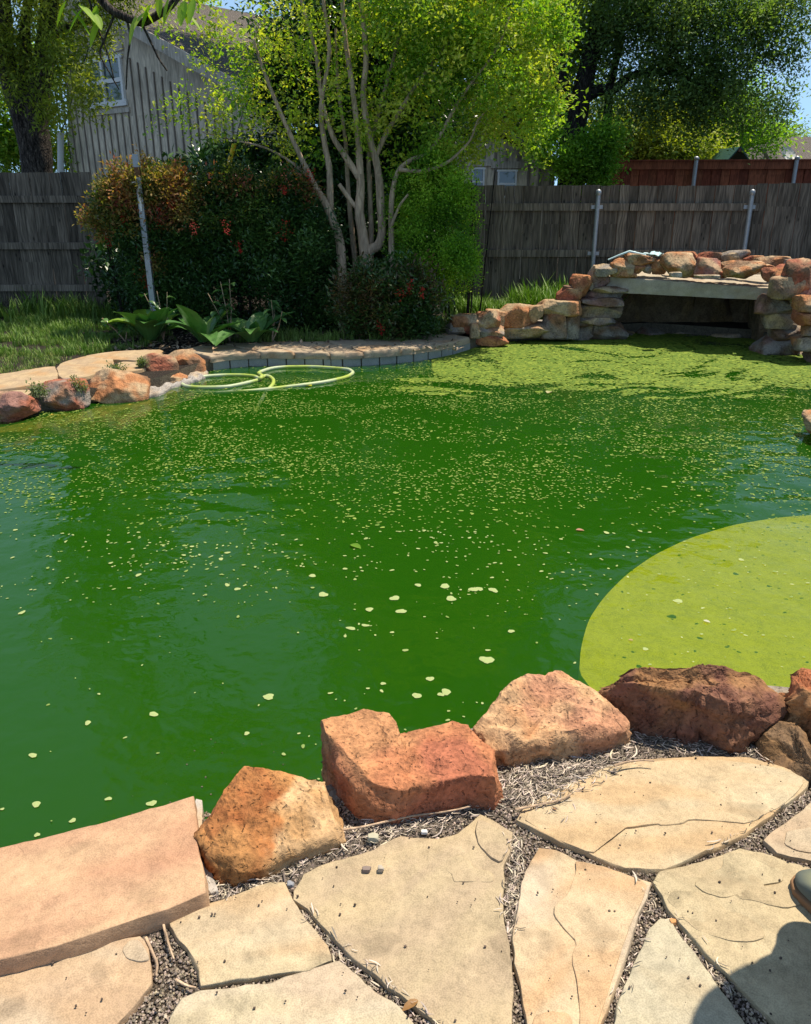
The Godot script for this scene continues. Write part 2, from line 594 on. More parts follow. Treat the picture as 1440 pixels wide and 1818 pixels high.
# stems given as [points, start radius, end radius]; branches reach out to random spots of the puffs
func wood(parent: Node3D, stems: Array, puffs: Array, tips: int, material: Material, sd: int, twig := 0.006, each := "trunk", thick := 0.45) -> Array:
	var r := RandomNumberGenerator.new()
	r.seed = sd
	var nodes := []
	for st in stems:
		var s := Soup.new()
		var raw: Array = st[0]
		var p := []
		for i in raw.size() - 1:
			for j in 4:
				var t := j / 4.0
				var a: Vector3 = raw[maxi(i - 1, 0)]
				var d: Vector3 = raw[mini(i + 2, raw.size() - 1)]
				p.append((raw[i] as Vector3).cubic_interpolate(raw[i + 1], a, d, t))
		p.append(raw[-1])
		var rad := []
		for i in p.size():
			var t := float(i) / (p.size() - 1)
			rad.append(lerpf(st[1], st[2], pow(t, 0.8)) * (1.0 + 0.1 * n_mid.get_noise_3dv(p[i] * 60.0)))
			nodes.append([p[i], rad[-1]])
		s.tube(p, rad, 10)
		part(each, mesh_of(s, true), material, parent)
	var goals := []
	var all := 0
	for q in puffs: all += q[2]
	for q in puffs:
		for k in maxi(1, int(round(float(tips) * q[2] / maxi(all, 1)))):
			goals.append(q[0] + Vector3(r.randfn(), r.randfn() * 0.8, r.randfn()).normalized() * q[1] * r.randf_range(0.3, 1.0) * (1.22 if r.randf() < 0.14 else 1.0))
	var ranked := []
	for g in goals:
		var best := 1e9
		for nd in nodes: best = minf(best, (nd[0] as Vector3).distance_squared_to(g))
		ranked.append([best, g])
	ranked.sort_custom(func(a, b): return a[0] < b[0])
	var tw := Soup.new()
	for e in ranked:
		var g: Vector3 = e[1]
		var best := 1e9
		var from: Array = nodes[0]
		for nd in nodes:
			var dd: float = (nd[0] as Vector3).distance_squared_to(g) + maxf(0.0, nd[0].y - g.y) * 0.5
			if dd < best:
				best = dd
				from = nd
		var a: Vector3 = from[0]
		var length := a.distance_to(g)
		if length < 0.03: continue
		var m1 := a.lerp(g, 0.33) + Vector3(r.randfn(), r.randfn() + 0.6, r.randfn()) * length * 0.07
		var m2 := a.lerp(g, 0.68) + Vector3(r.randfn(), r.randfn() + 0.6, r.randfn()) * length * 0.06
		var r0 := minf(from[1] * 0.7, twig + length * 0.02 * thick / 0.45)
		tw.tube([a, m1, m2, g], [r0, r0 * 0.75, r0 * 0.5, twig * 0.4], 5, Color.WHITE, false)
		nodes.append([m1, r0 * 0.75])
		nodes.append([m2, r0 * 0.5])
		nodes.append([g, twig * 0.5])
	if tw.v.size():
		part("branches", mesh_of(tw, true), material, parent, Vector3.ZERO, "stuff")
	return goals

# tufts of leaves round branch tips
func tufts(tips: Array, radius: float, count: int) -> Array:
	return tips.map(func(g): return [g, radius, count])


func _ready() -> void:
	# camera
	var cam := Camera3D.new()
	cam.name = "camera"
	cam.position = Vector3(0, 1.6, 0)
	cam.rotation_degrees = Vector3(-21.4, 0, 0)
	cam.fov = 64.45
	cam.near = 0.05
	cam.far = 400.0
	cam.current = true
	add_child(cam)
	# sky, exposure
	var sky_mat := ProceduralSkyMaterial.new()
	sky_mat.sky_top_color = lin(0.145, 0.205, 0.31)
	sky_mat.sky_horizon_color = lin(0.3, 0.5, 0.74)
	sky_mat.sky_curve = 0.2
	sky_mat.ground_bottom_color = lin(0.1, 0.1, 0.08)
	sky_mat.ground_horizon_color = lin(0.25, 0.3, 0.3)
	sky_mat.sun_angle_max = 3.0
	var sky := Sky.new()
	sky.sky_material = sky_mat
	var env := Environment.new()
	env.background_mode = Environment.BG_SKY
	env.sky = sky
	env.background_energy_multiplier = 1.0
	env.tonemap_mode = Environment.TONE_MAPPER_LINEAR
	env.tonemap_exposure = 1.78
	env.volumetric_fog_enabled = true
	env.volumetric_fog_density = 0.0
	env.sdfgi_enabled = true
	env.ssao_enabled = true
	env.ssil_enabled = true
	var we := WorldEnvironment.new()
	we.name = "environment"
	we.environment = env
	add_child(we)
	# sun: high, ahead and to the right
	var sun := DirectionalLight3D.new()
	sun.name = "sun"
	sun.light_color = Color(1.0, 0.95, 0.87)
	sun.light_energy = 1.32
	sun.light_angular_distance = 0.5
	sun.shadow_enabled = true
	add_child(sun)
	var el := deg_to_rad(68.0)
	var az := deg_to_rad(56.0)
	var to_sun := Vector3(sin(az) * cos(el), sin(el), -cos(az) * cos(el))
	sun.look_at_from_position(to_sun * 50.0, Vector3.ZERO, Vector3.FORWARD)

	rng.seed = 11
	for n in [n_fine, n_mid, n_big, n_ridge]:
		n.noise_type = FastNoiseLite.TYPE_SIMPLEX_SMOOTH
		n.frequency = 0.1
		n.fractal_octaves = 3
	n_fine.fractal_octaves = 2
	n_ridge.fractal_type = FastNoiseLite.FRACTAL_RIDGED
	n_cell.noise_type = FastNoiseLite.TYPE_CELLULAR
	n_cell.cellular_return_type = FastNoiseLite.RETURN_CELL_VALUE
	n_cell.frequency = 0.1
	n_cell.seed = 3
	n_cell.fractal_type = FastNoiseLite.FRACTAL_FBM
	n_cell.fractal_octaves = 2
	n_cell.domain_warp_enabled = true
	n_cell.domain_warp_amplitude = 6.0
	n_cell.domain_warp_frequency = 0.12
	n_big.seed = 21
	n_mid.seed = 5
	n_ridge.seed = 9
	materials()
	ground_and_pool()
	fences()
	buildings()
	grotto()
	far_edge()
	near_boulders()
	patio()
	trees()
	shrubs()
	low_plants()
	floating()
	hose()
	small_things()
	bystander()


# pool outline at the waterline, from the near left corner round the near side, the right, the grotto and the coping
func pool_outline() -> Array:
	var near := [Vector3(-0.588, 0, -1.801), Vector3(-0.368, 0, -1.747), Vector3(0, 0, -1.967), Vector3(0.464, 0, -2.247), Vector3(0.978, 0, -2.343), Vector3(1.373, 0, -2.327)]
	var o := [Vector3(-4.6, 0, -4.6), Vector3(-4.3, 0, -2.4), Vector3(-2.9, 0, -1.2), Vector3(-1.6, 0, -1.42)]
	o.append_array(near)
	o.append_array([Vector3(2.3, 0, -2.7), Vector3(3.1, 0, -3.7), Vector3(3.45, 0, -5.0), Vector3(3.3, 0, -6.1), Vector3(3.7, 0, -7.2), Vector3(4.25, 0, -8.3), Vector3(4.7, 0, -9.3), Vector3(4.5, 0, -10.6), Vector3(3.3, 0, -11.2), Vector3(2.35, 0, -10.9), Vector3(1.9, 0, -10.62), Vector3(1.3, 0, -10.4)])
	o.append_array(coping_front())
	o.append_array([Vector3(-2.35, 0, -7.7), Vector3(-2.85, 0, -7.12), Vector3(-3.35, 0, -6.6)])
	return o

func coping_front() -> Array:
	return [Vector3(0.855, 0, -9.972), Vector3(0.57, 0, -9.527), Vector3(0.365, 0, -9.3), Vector3(0.081, 0, -9.083), Vector3(-0.368, 0, -8.875), Vector3(-0.807, 0, -8.774), Vector3(-1.223, 0, -8.841), Vector3(-1.651, 0, -8.841), Vector3(-1.929, 0, -8.708), Vector3(-2.103, 0, -8.547)]

func flat_sheet(outline: Array, hole: Array, y: float, step: float, reach: float) -> ArrayMesh:
	var pl := PackedVector2Array()
	for p in outline: pl.append(Vector2(p.x, p.z))
	var ho := PackedVector2Array()
	for p in hole: ho.append(Vector2(p.x, p.z))
	var pts := PackedVector2Array()
	for p in resampled(outline, step, 0): pts.append(Vector2(p.x, p.z))
	if hole.size():
		for p in resampled(hole, step * 0.6, 0): pts.append(Vector2(p.x, p.z))
	var lo := -reach
	var r := RandomNumberGenerator.new()
	r.seed = 4
	var x := lo
	while x < reach:
		var z := lo
		while z < reach:
			var q := Vector2(x + r.randf() * 0.3 * step, z + r.randf() * 0.3 * step)
			if Geometry2D.is_point_in_polygon(q, pl) and not (hole.size() and Geometry2D.is_point_in_polygon(q, ho)):
				pts.append(q)
			z += step
		x += step
	var t := Geometry2D.triangulate_delaunay(pts)
	var v := PackedVector3Array()
	for q in pts: v.append(Vector3(q.x, y, q.y))
	var idx := PackedInt32Array()
	for i in range(0, t.size(), 3):
		var a := pts[t[i]]
		var b := pts[t[i + 1]]
		var c := pts[t[i + 2]]
		var m := (a + b + c) / 3.0
		if not Geometry2D.is_point_in_polygon(m, pl) or (hole.size() and Geometry2D.is_point_in_polygon(m, ho)): continue
		if (b - a).cross(c - a) > 0: idx.append_array([t[i], t[i + 1], t[i + 2]])
		else: idx.append_array([t[i], t[i + 2], t[i + 1]])
	return commit(v, idx)

func ground_and_pool() -> void:
	var pool := pool_outline()
	var far := [Vector3(-120, 0, 60), Vector3(120, 0, 60), Vector3(120, 0, -160), Vector3(-120, 0, -160)]
	var wide := []
	for p in resampled(pool, 0.4, 0):
		wide.append(p)
	# the yard: one sheet with the pool cut out
	var g := part("ground", flat_sheet(far, wide, -0.03, 9.0, 170.0), M.soil, self)
	tag(g, "bare brown soil of the yard under the shrubs and grass", "ground", "", "structure")
	# basin walls and floor
	var s := Soup.new()
	var rim := Soup.new()
	for i in wide.size():
		var a: Vector3 = wide[i]
		var b: Vector3 = wide[(i + 1) % wide.size()]
		s.quad(Vector3(a.x, -1.7, a.z), Vector3(b.x, -1.7, b.z), Vector3(b.x, -0.19, b.z), Vector3(a.x, -0.19, a.z))
		rim.quad(Vector3(a.x, -0.19, a.z), Vector3(b.x, -0.19, b.z), Vector3(b.x, -0.03, b.z), Vector3(a.x, -0.03, a.z))
	var basin := part("pool_basin", mesh_of(s), M.basin, self)
	tag(basin, "green stained inner wall of the swimming pool", "pool wall", "", "structure")
	part("rim_wall", mesh_of(rim), M.dark_mortar, basin)
	part("pool_floor", flat_sheet(wide, [], -1.7, 1.5, 14.0), M.floor, basin)
	# the shallow round shelf under the water at the right
	var arc := [Vector3(0.699, -0.22, -2.803), Vector3(0.754, -0.22, -3.042), Vector3(0.84, -0.22, -3.291), Vector3(0.961, -0.22, -3.514), Vector3(1.133, -0.22, -3.765), Vector3(1.339, -0.22, -4.002), Vector3(1.603, -0.22, -4.233), Vector3(1.928, -0.22, -4.435), Vector3(2.243, -0.22, -4.551), Vector3(2.469, -0.22, -4.597)]
	arc.append_array([Vector3(3.3, -0.22, -4.7), Vector3(3.6, -0.22, -4.2), Vector3(3.0, -0.22, -3.3), Vector3(2.2, -0.22, -2.3), Vector3(0.9, -0.22, -2.35)])
	var sh := Soup.new()
	prism(sh, resampled(arc, 0.3, 2).map(func(p): return Vector2(p.x, p.z)), -1.7, -0.22)
	part("shallow_shelf", mesh_of(sh), M.shelf, basin)
	# water
	var w := part("water", water_sheet(), M.water, self)
	tag(w, "murky green water of the swimming pool", "water", "", "structure")

	# the cloudy body of the water
	var fog := FogVolume.new()
	fog.name = "murky_water"
	fog.shape = RenderingServer.FOG_VOLUME_SHAPE_BOX
	fog.size = Vector3(9.7, 1.58, 10.5)
	fog.position = Vector3(0.1, WATER - 0.004 - 0.79, -6.35)
	var fm := FogMaterial.new()
	fm.albedo = lin(0.07, 0.28, 0.01)
	fm.density = 1.15
	fog.material = fm
	add_child(fog)
	tag(fog, "green algae clouding the pool water", "water", "", "stuff")

	# coping and waterline tiles along the far side
	var cop := Node3D.new()
	cop.name = "coping"
	add_child(cop)
	tag(cop, "curved tan stone coping above grey waterline tiles on the far side", "coping", "", "structure")
	var front := resampled(coping_front(), 0.1, 2, false)
	var back := resampled([Vector3(0.561, 0, -10.231), Vector3(0.273, 0, -9.93), Vector3(-0.134, 0, -9.725), Vector3(-0.787, 0, -9.527), Vector3(-1.437, 0, -9.489), Vector3(-2.059, 0, -9.337), Vector3(-2.377, 0, -9.19), Vector3(-2.521, 0, -8.943)], 0.1, 1, false)
	var cuts := [0.0, 0.17, 0.36, 0.49, 0.6, 0.72, 0.83, 1.0]
	for k in 7:
		var f := []
		for i in 9:
			var t: float = lerpf(cuts[k] + 0.002, cuts[k + 1] - 0.002, i / 8.0)
			f.append(along(front, t) + Vector3(0, 0, 0.03))
		var b := []
		for i in 5:
			var t: float = lerpf(cuts[k] + 0.002, cuts[k + 1] - 0.002, i / 4.0)
			b.append(along(back, t))
		b.reverse()
		f.append_array(b)
		var fr := []
		for p in f: fr.append(p + Vector3(0, 0.004 * (k % 3), 0))
		var m := block(fr, -0.065, {"step": 0.06, "bevel": 0.018, "rough": 0.008, "edge": 0.012, "rings": 8, "sides": 4, "seed": 40 + k, "rounds": 0, "colour": stone_colour(Color(0.43, 0.34, 0.23), Color(0.36, 0.28, 0.2), Color(0.4, 0.25, 0.14), 40 + k)})
		part("coping_stone", m, M.flagstone, cop)
	var tl := box_mesh(Vector3(0.192, 0.15, 0.02), 0.003)
	var length := 0.0
	for i in front.size() - 1: length += (front[i] as Vector3).distance_to(front[i + 1])
	var nt := int(length / 0.197)
	for k in nt:
		var a := along(front, (k + 0.5) / nt)
		var d := (along(front, (k + 0.6) / nt) - along(front, (k + 0.4) / nt)).normalized()
		var t := part("waterline_tile", tl, M.tile, cop, Vector3(a.x, -0.142, a.z) + Vector3(-d.z, 0, d.x).normalized() * (-0.004 if Vector3(-d.z, 0, d.x).z < 0 else 0.004))
		t.rotation.y = atan2(-d.z, d.x)

# still water, ruffled by two light gusts
func water_sheet() -> ArrayMesh:
	var v := PackedVector3Array()
	var idx := PackedInt32Array()
	var nx := 200
	var nz := 220
	for i in nx + 1:
		for j in nz + 1:
			var p := Vector3(lerpf(-4.7, 4.9, float(i) / nx), WATER, lerpf(-11.6, -1.15, float(j) / nz))
			var g := 0.05 + exp(-Vector2((p.x + 1.25) / 0.75, (p.z + 4.8) / 0.75).length_squared()) + exp(-Vector2((p.x - 2.5) / 0.8, (p.z + 4.9) / 0.9).length_squared()) + 0.25 * exp(-Vector2((p.x + 1.0) / 0.7, (p.z + 3.3) / 0.4).length_squared())
			p.y += g * 0.016 * (n_mid.get_noise_2d(p.x * 26.0, p.z * 44.0))
			v.append(p)
	for i in nx:
		for j in nz:
			var a := i * (nz + 1) + j
			idx.append_array([a, a + nz + 1, a + 1, a + 1, a + nz + 1, a + nz + 2])
	return commit(v, idx)

func along(p: Array, t: float) -> Vector3:
	var total := 0.0
	for i in p.size() - 1: total += (p[i] as Vector3).distance_to(p[i + 1])
	var left := clampf(t, 0.0, 1.0) * total
	for i in p.size() - 1:
		var l := (p[i] as Vector3).distance_to(p[i + 1])
		if left <= l: return (p[i] as Vector3).lerp(p[i + 1], left / maxf(l, 1e-6))
		left -= l
	return p[-1]


# ---------------------------------------------------------------- fences, buildings
func pickets(fence: Node3D, a: Vector3, b: Vector3, height: float, wide: float, kinds: Array, lap := false) -> void:
	var d := b - a
	var n := int(d.length() / wide)
	var dir := d.normalized()
	var meshes := []
	for k in 3: meshes.append(box_mesh(Vector3(wide * ([0.985, 0.975, 0.96][k] as float), height - 0.03, 0.017), 0.003))
	for k in n:
		var p := a + dir * wide * (k + 0.5) + Vector3.UP * ((height - 0.03) * 0.5 + 0.03 + rng.randf_range(-0.008, 0.008))
		var back := dir.cross(Vector3.UP)
		if back.z > 0: back = -back
		p += back * ((0.018 if k % 2 else 0.0) if lap else rng.randf_range(0.0, 0.004))
		var o := part("picket", meshes[rng.randi() % 3], kinds[rng.randi() % kinds.size()], fence, p)
		o.rotation = Vector3(0, atan2(-dir.z, dir.x), rng.randf_range(-0.006, 0.006))

func rail(fence: Node3D, a: Vector3, b: Vector3, tall: float, deep: float, m: Material, called := "rail") -> void:
	var d := b - a
	var o := part(called, box_mesh(Vector3(d.length(), tall, deep), 0.004), m, fence, (a + b) * 0.5)
	o.rotation.y = atan2(-d.z, d.x)

func pipe(fence: Node3D, called: String, foot: Vector3, height: float, r: float, m: Material, cap := true) -> MeshInstance3D:
	var s := Soup.new()
	s.tube([Vector3.ZERO, Vector3(0, height, 0)], [r, r], 12)
	var o := part(called, mesh_of(s, false), m, fence, foot)
	if cap:
		var c := Soup.new()
		c.tube([Vector3(0, height - 0.04, 0), Vector3(0, height + 0.01, 0), Vector3(0, height + 0.03, 0), Vector3(0, height + 0.04, 0)], [r * 1.25, r * 1.25, r * 0.9, r * 0.3], 12)
		var k := MeshInstance3D.new()
		k.name = "cap"
		k.mesh = mesh_of(c, true)
		k.material_override = m
		o.add_child(k)
	return o

func fences() -> void:
	var F := [M.fence0, M.fence1, M.fence2, M.fence3, M.fence0, M.fence1]
	# left
	var a := Vector3(-6.7, 0, -11.98)
	var b := Vector3(-4.2, 0, -11.98)
	var f := thing("wooden_fence", "short run of weathered grey picket fence at the left, behind the grass", "fence", a)
	pickets(f, Vector3.ZERO, b - a, 1.87, 0.142, F)
	for y in [0.35, 0.92, 1.53]:
		rail(f, Vector3(0, y, 0.035), Vector3(2.52, y, 0.035), 0.09, 0.04, M.fence3)
	pipe(f, "post", Vector3(2.55, 0, 0.06), 1.6, 0.03, M.galvanised)
	rail(f, Vector3(0, 0.06, 0.03), Vector3(2.52, 0.06, 0.03), 0.14, 0.025, M.fence2, "kick_board")
	var f2 := thing("wooden_fence", "sunlit grey picket fence running away behind the reddish shrub", "fence", b)
	pickets(f2, Vector3(0.03, 0, -0.05), Vector3(1.1, 0, -3.4), 1.8, 0.14, F)
	for y in [0.4, 1.5]:
		rail(f2, Vector3(0.07, y, -0.05), Vector3(1.14, y, -3.4), 0.09, 0.04, M.fence3)
	# right, along the back
	var r0 := Vector3(-1.6, 0, -12.6)
	var r1 := Vector3(5.22, 0.372, -12.6)
	r1.y = 0
	var g := thing("wooden_fence", "long dark weathered picket fence behind the stone grotto", "fence", r0)
	var w := r1 - r0
	pickets(g, Vector3.ZERO, w, 1.71, 0.138, F, true)
	for y in [0.1, 0.78, 1.42]:
		var at := [-0.6, 1.95, 3.35, 5.55, w.x] as Array
		var x := 0.0
		for q in [2.37, 4.84, w.x]:
			rail(g, Vector3(x + 0.01, y, 0.035), Vector3(q - 0.01, y, 0.035), 0.1 if y > 0.3 else 0.13, 0.04, M.fence0 if int(x) % 2 else M.fence3)
			x = q
	pipe(g, "post", Vector3(0.57, -0.111, -12.5) * Vector3(1, 0, 1) - r0, 2.05, 0.03, M.galvanised)
	var p1 := Vector3(2.765, 0.382, -12.5)
	var p2 := Vector3(4.97, 0.543, -12.5)
	for q in [p1, p2]:
		var post := pipe(g, "post", q * Vector3(1, 0, 1) - r0, 1.62, 0.032, M.galvanised)
		for y in [0.78, 1.42]:
			var br := MeshInstance3D.new()
			br.name = "bracket"
			br.mesh = box_mesh(Vector3(0.17, 0.05, 0.02), 0.004)
			br.material_override = M.galvanised
			br.position = Vector3(0, y, -0.035)
			post.add_child(br, true)
	var c1 := Vector3(8.6, 0, -11.4)
	var h := thing("wooden_fence", "end of the dark picket fence turning towards the pool at the right edge", "fence", r1)
	pickets(h, Vector3(-0.16, 0, 0.02), c1 - r1, 1.74, 0.142, F)
	for y in [0.78, 1.44]:
		rail(h, Vector3(0, y, 0.035), (c1 - r1) + Vector3(0, y, 0.035), 0.1, 0.04, M.fence1)
	# reddish cedar fence of the yard behind
	var cf := thing("cedar_fence", "reddish brown cedar fence with a top cap beyond the grey fence", "fence", Vector3(4.55, 0, -20.2))
	pickets(cf, Vector3.ZERO, Vector3(8.4, 0, 1.0), 2.12, 0.2, [M.cedar0, M.cedar1, M.cedar2], true)
	rail(cf, Vector3(0, 1.2, -0.05), Vector3(8.4, 1.2, 0.95), 2.0, 0.012, M.cedar1, "backing_board")
	var cd := Vector3(8.4, 0, 1.0)
	rail(cf, Vector3(-0.05, 2.2, 0.04), cd + Vector3(0, 2.2, 0.04), 0.17, 0.05, M.cedar2, "cap_rail")
	rail(cf, Vector3(-0.05, 2.3, 0.02), cd + Vector3(0, 2.3, 0.02), 0.03, 0.16, M.cedar0, "cap_board")
	for t in [-0.03, 0.235, 0.49, 0.76]:
		pipe(cf, "post", cd * t + Vector3(0, 0, 0.12), 2.34, 0.045, M.galvanised)

func buildings() -> void:
	# big grey house at the left
	var house := thing("house", "two storey grey board-and-batten house with a white window at the left", "house", Vector3(-3.521, 0, -19))
	house.transform.basis = Basis(Vector3(0.76, 0, 0.65), Vector3.UP, Vector3(-0.65, 0, 0.76))
	var out := [Vector2(-7.739, 1.8), Vector2(-6.379, 6.264), Vector2(-4.527, 5.683), Vector2(-0.592, 3.941), Vector2(0.862, 3.349)]
	var low := (out[0] as Vector2)
	var wall := Soup.new()
	var left: float = out[0].x
	var right: float = out[4].x + 0.4
	var peak: Vector2 = out[1]
	var eave := Vector2(right, peak.y - (peak.y - out[3].y) / (out[3].x - peak.x) * (right - peak.x))
	plate(wall, [Vector2(left, 0), Vector2(right, 0), eave, peak], 0.2)
	part("wall", mesh_of(wall), M.siding, house)
	var slope := (eave.y - peak.y) / (eave.x - peak.x)
	var n := int((right - left) / 0.3)
	var win := [Vector2(-5.83, 3.634), Vector2(-4.183, 3.636), Vector2(-3.981, 4.628), Vector2(-5.566, 4.614)]
	var wx0: float = win[0].x
	var wx1: float = win[1].x
	var wy0: float = (win[0].y + win[1].y) * 0.5
	var wy1: float = (win[2].y + win[3].y) * 0.5
	for k in n + 1:
		var x := left + 0.03 + k * 0.3
		var top := peak.y + slope * (x - left) - 0.14
		var spans := [[0.15, top]]
		if x > wx0 - 0.16 and x < wx1 + 0.16: spans = [[0.15, wy0 - 0.18], [wy1 + 0.16, top]]
		for sp in spans:
			if sp[1] - sp[0] < 0.05: continue
			part("batten", box_mesh(Vector3(0.036, sp[1] - sp[0], 0.03), 0.006), M.gap, house, Vector3(x, (sp[0] + sp[1]) * 0.5, 0.017))
	window(house, Vector2(wx0, wy0), Vector2(wx1, wy1), 0.0)
	# roof slope falling to the right, running back
	var th := 0.18
	var rs := Soup.new()
	var up := Vector2(peak.x - 0.35, peak.y - slope * 0.35 + 0.03)
	var dn := Vector2(eave.x + 0.5, eave.y + slope * 0.5 + 0.03)
	plate(rs, [up, dn, dn + Vector2(0, th), up + Vector2(0, th)], 12.0)
	part("roof", mesh_of(rs), M.shingle, house, Vector3(0, 0, 0.4))
	var fs := Soup.new()
	plate(fs, [up + Vector2(0, -0.06), dn + Vector2(0, -0.06), dn + Vector2(0, th + 0.02), up + Vector2(0, th + 0.02)], 0.04)
	part("barge_board", mesh_of(fs), M.batten, house, Vector3(0, 0, 0.445))

	# lower wing behind the fence, right of the crape myrtle
	var wing := thing("shed", "low grey board-and-batten shed with a small white window behind the fence", "shed", Vector3(0, 0, -17.0))
	var q := [Vector3(0.556, 1.019, -17), Vector3(2.948, 1.019, -17), Vector3(2.879, 2.044, -17), Vector3(1.441, 2.782, -17), Vector3(0.539, 2.362, -17)]
	var ws := Soup.new()
	plate(ws, [Vector2(q[0].x, 0), Vector2(q[1].x, 0), Vector2(q[2].x, q[2].y), Vector2(q[3].x, q[3].y), Vector2(q[4].x, q[4].y)], 5.0)
	part("wall", mesh_of(ws), M.siding, wing)
	var w := [Vector3(1.29, 1.772, -17), Vector3(1.509, 1.772, -17), Vector3(1.499, 2.054, -17), Vector3(1.282, 2.054, -17)]
	var w2 := [Vector3(1.794, 1.741, -17), Vector3(2.133, 1.741, -17), Vector3(2.12, 2.014, -17), Vector3(1.783, 2.014, -17)]
	for k in 12:
		var x: float = q[0].x + 0.1 + k * 0.215
		var top: float = q[3].y - absf(x - q[3].x) * 0.52 - 0.12
		if top > 1.2:
			var lo := 0.2
			if x > w[0].x - 0.05 and x < w[1].x + 0.05: lo = w[2].y + 0.12
			if x > w2[0].x - 0.05 and x < w2[1].x + 0.05: lo = w2[2].y + 0.12
			part("batten", box_mesh(Vector3(0.05, top - lo, 0.025), 0.006), M.gap, wing, Vector3(x, (top + lo) * 0.5, 0.014))
	window(wing, Vector2(w[0].x, w[0].y - 0.2), Vector2(w[1].x, w[2].y), 0.0, false)
	window(wing, Vector2(w2[0].x, w2[0].y - 0.2), Vector2(w2[1].x, w2[2].y), 0.0, false)
	for s in [-1.0, 1.0]:
		var r := Soup.new()
		var e: Vector3 = q[2] if s > 0 else Vector3(2 * q[3].x - q[2].x, q[2].y, 0)
		var p := Vector2(q[3].x, q[3].y + 0.05)
		var l := Vector2(e.x + s * 0.3, e.y - 0.1)
		plate(r, [p, l, l + Vector2(0, 0.12), p + Vector2(0, 0.12)], 5.4)
		part("roof", mesh_of(r), M.shingle, wing, Vector3(0, 0, 0.3))

	# neighbour's roof with dishes, far right
	var nb := thing("neighbour_house", "low neighbouring house with a tan shingle roof at the far right", "house", Vector3(0, 0, -30.0))
	var k := [Vector3(12.646, 1.85, -30), Vector3(16.99, 1.85, -30), Vector3(16.856, 2.454, -30), Vector3(12.546, 2.454, -30), Vector3(14.145, 3.118, -30), Vector3(15.948, 3.118, -30)]
	var ns := Soup.new()
	plate(ns, [Vector2(k[0].x + 0.4, 0), Vector2(k[1].x, 0), Vector2(k[2].x, k[2].y), Vector2(k[3].x + 0.4, k[3].y)], 8.0)
	part("wall", mesh_of(ns), M.siding, nb)
	var hip := Soup.new()
	var e0 := Vector3(k[3].x, k[3].y, 0.5)
	var e1 := Vector3(k[2].x, k[2].y, 0.5)
	var e2 := e1 + Vector3(0, 0, -9)
	var e3 := e0 + Vector3(0, 0, -9)
	var t0 := Vector3(k[4].x, k[4].y + 0.5, -4)
	var t1 := Vector3(k[5].x, k[5].y + 0.5, -4)
	hip.quad(e0, e1, t1, t0)
	hip.quad(e2, e3, t0, t1)
	hip.tri(e3, e0, t0)
	hip.tri(e1, e2, t1)
	hip.quad(e1, e0, e3, e2)
	part("roof", mesh_of(hip), M.shingle, nb)
	var dishes := [[Vector3(11.537, 2.636, -28.5), 0.471, 0.349], [Vector3(12.251, 2.595, -28.5), 0.4, 0.3], [Vector3(12.703, 2.553, -28.5), 0.2, 0.217]]
	var names := ["satellite dish seen edge on, left of two others on the roof", "large grey satellite dish in the middle on the neighbour's roof", "smallest satellite dish, rightmost on the neighbour's roof"]
	for i in 3:
		var d: Array = dishes[i]
		var o := thing("satellite_dish", names[i], "satellite dish", (d[0] as Vector3) - Vector3(0, d[2] * 0.5, 0), "satellite dishes on the neighbour's roof")
		var bowl := Soup.new()
		var rad: float = [0.26, 0.3, 0.14][i]
		var rows := []
		for a in 5:
			var row := []
			for b in 16:
				var t := TAU * b / 16
				row.append(Vector3(cos(t), sin(t), 0) * rad * a / 4.0 + Vector3(0, 0, rad * 0.3 * pow(a / 4.0, 2)))
			rows.append(row)
		for a in 4:
			for b in 16:
				bowl.quad(rows[a][b], rows[a][(b + 1) % 16], rows[a + 1][(b + 1) % 16], rows[a + 1][b])
		var bm := part("bowl", mesh_of(bowl, false), M.dish, o, Vector3(0, rad, 0))
		bm.rotation_degrees = Vector3(-35, [75.0, 25.0, 60.0][i], 0)
		var arm := Soup.new()
		arm.tube([Vector3(0, -0.6, -0.15), Vector3(0, rad * 0.6, -0.05), Vector3(0, rad, 0)], [0.02, 0.02, 0.02], 6)
		arm.tube([Vector3(0, rad * 0.2, 0.02), Vector3(0.05, rad * 0.7, rad * 1.2)], [0.012, 0.012], 5)
		part("mast", mesh_of(arm), M.dish, o)

	# playset roof beyond the cedar fence
	var c := [Vector3(8.205, 2.282, -23), Vector3(8.625, 2.711, -23), Vector3(9.188, 2.282, -23)]
	var ps := thing("playset", "green canopied wooden playset tower rising above the cedar fence", "playset", Vector3(c[1].x, 0, -23.0))
	var half: float = (c[2].x - c[0].x) * 0.5
	var top: float = c[1].y
	var low_y: float = c[0].y - 0.3
	for s in [-1.0, 1.0]:
		var cs := Soup.new()
		var a := Vector3(0, top, 0)
		var b := Vector3(s * half * 1.25, low_y, 0)
		var nn := Vector3(s * 0.02, 0.02, 0)
		var z0 := Vector3(0, 0, 0.1)
		var z1 := Vector3(0, 0, -1.3)
		cs.quad(a + z0, a + z1, b + z1, b + z0)
		cs.quad(a + z0 + nn, a + z1 + nn, b + z1 + nn, b + z0 + nn)
		cs.quad(a + z0, b + z0, b + z0 + nn, a + z0 + nn)
		part("canopy", mesh_of(cs), M.canopy_green, ps)
	for x in [-0.45, 0.45]:
		for z in [0.0, -1.2]:
			part("post", box_mesh(Vector3(0.1, top - 0.35, 0.1), 0.01), M.post_brown, ps, Vector3(half * x, (top - 0.35) * 0.5, z))
	part("beam", box_mesh(Vector3(0.08, 0.08, 1.4), 0.01), M.post_brown, ps, Vector3(0, top - 0.06, -0.6))
	part("deck", box_mesh(Vector3(half * 2, 0.1, 1.4), 0.01), M.post_brown, ps, Vector3(0, 1.3, -0.6))

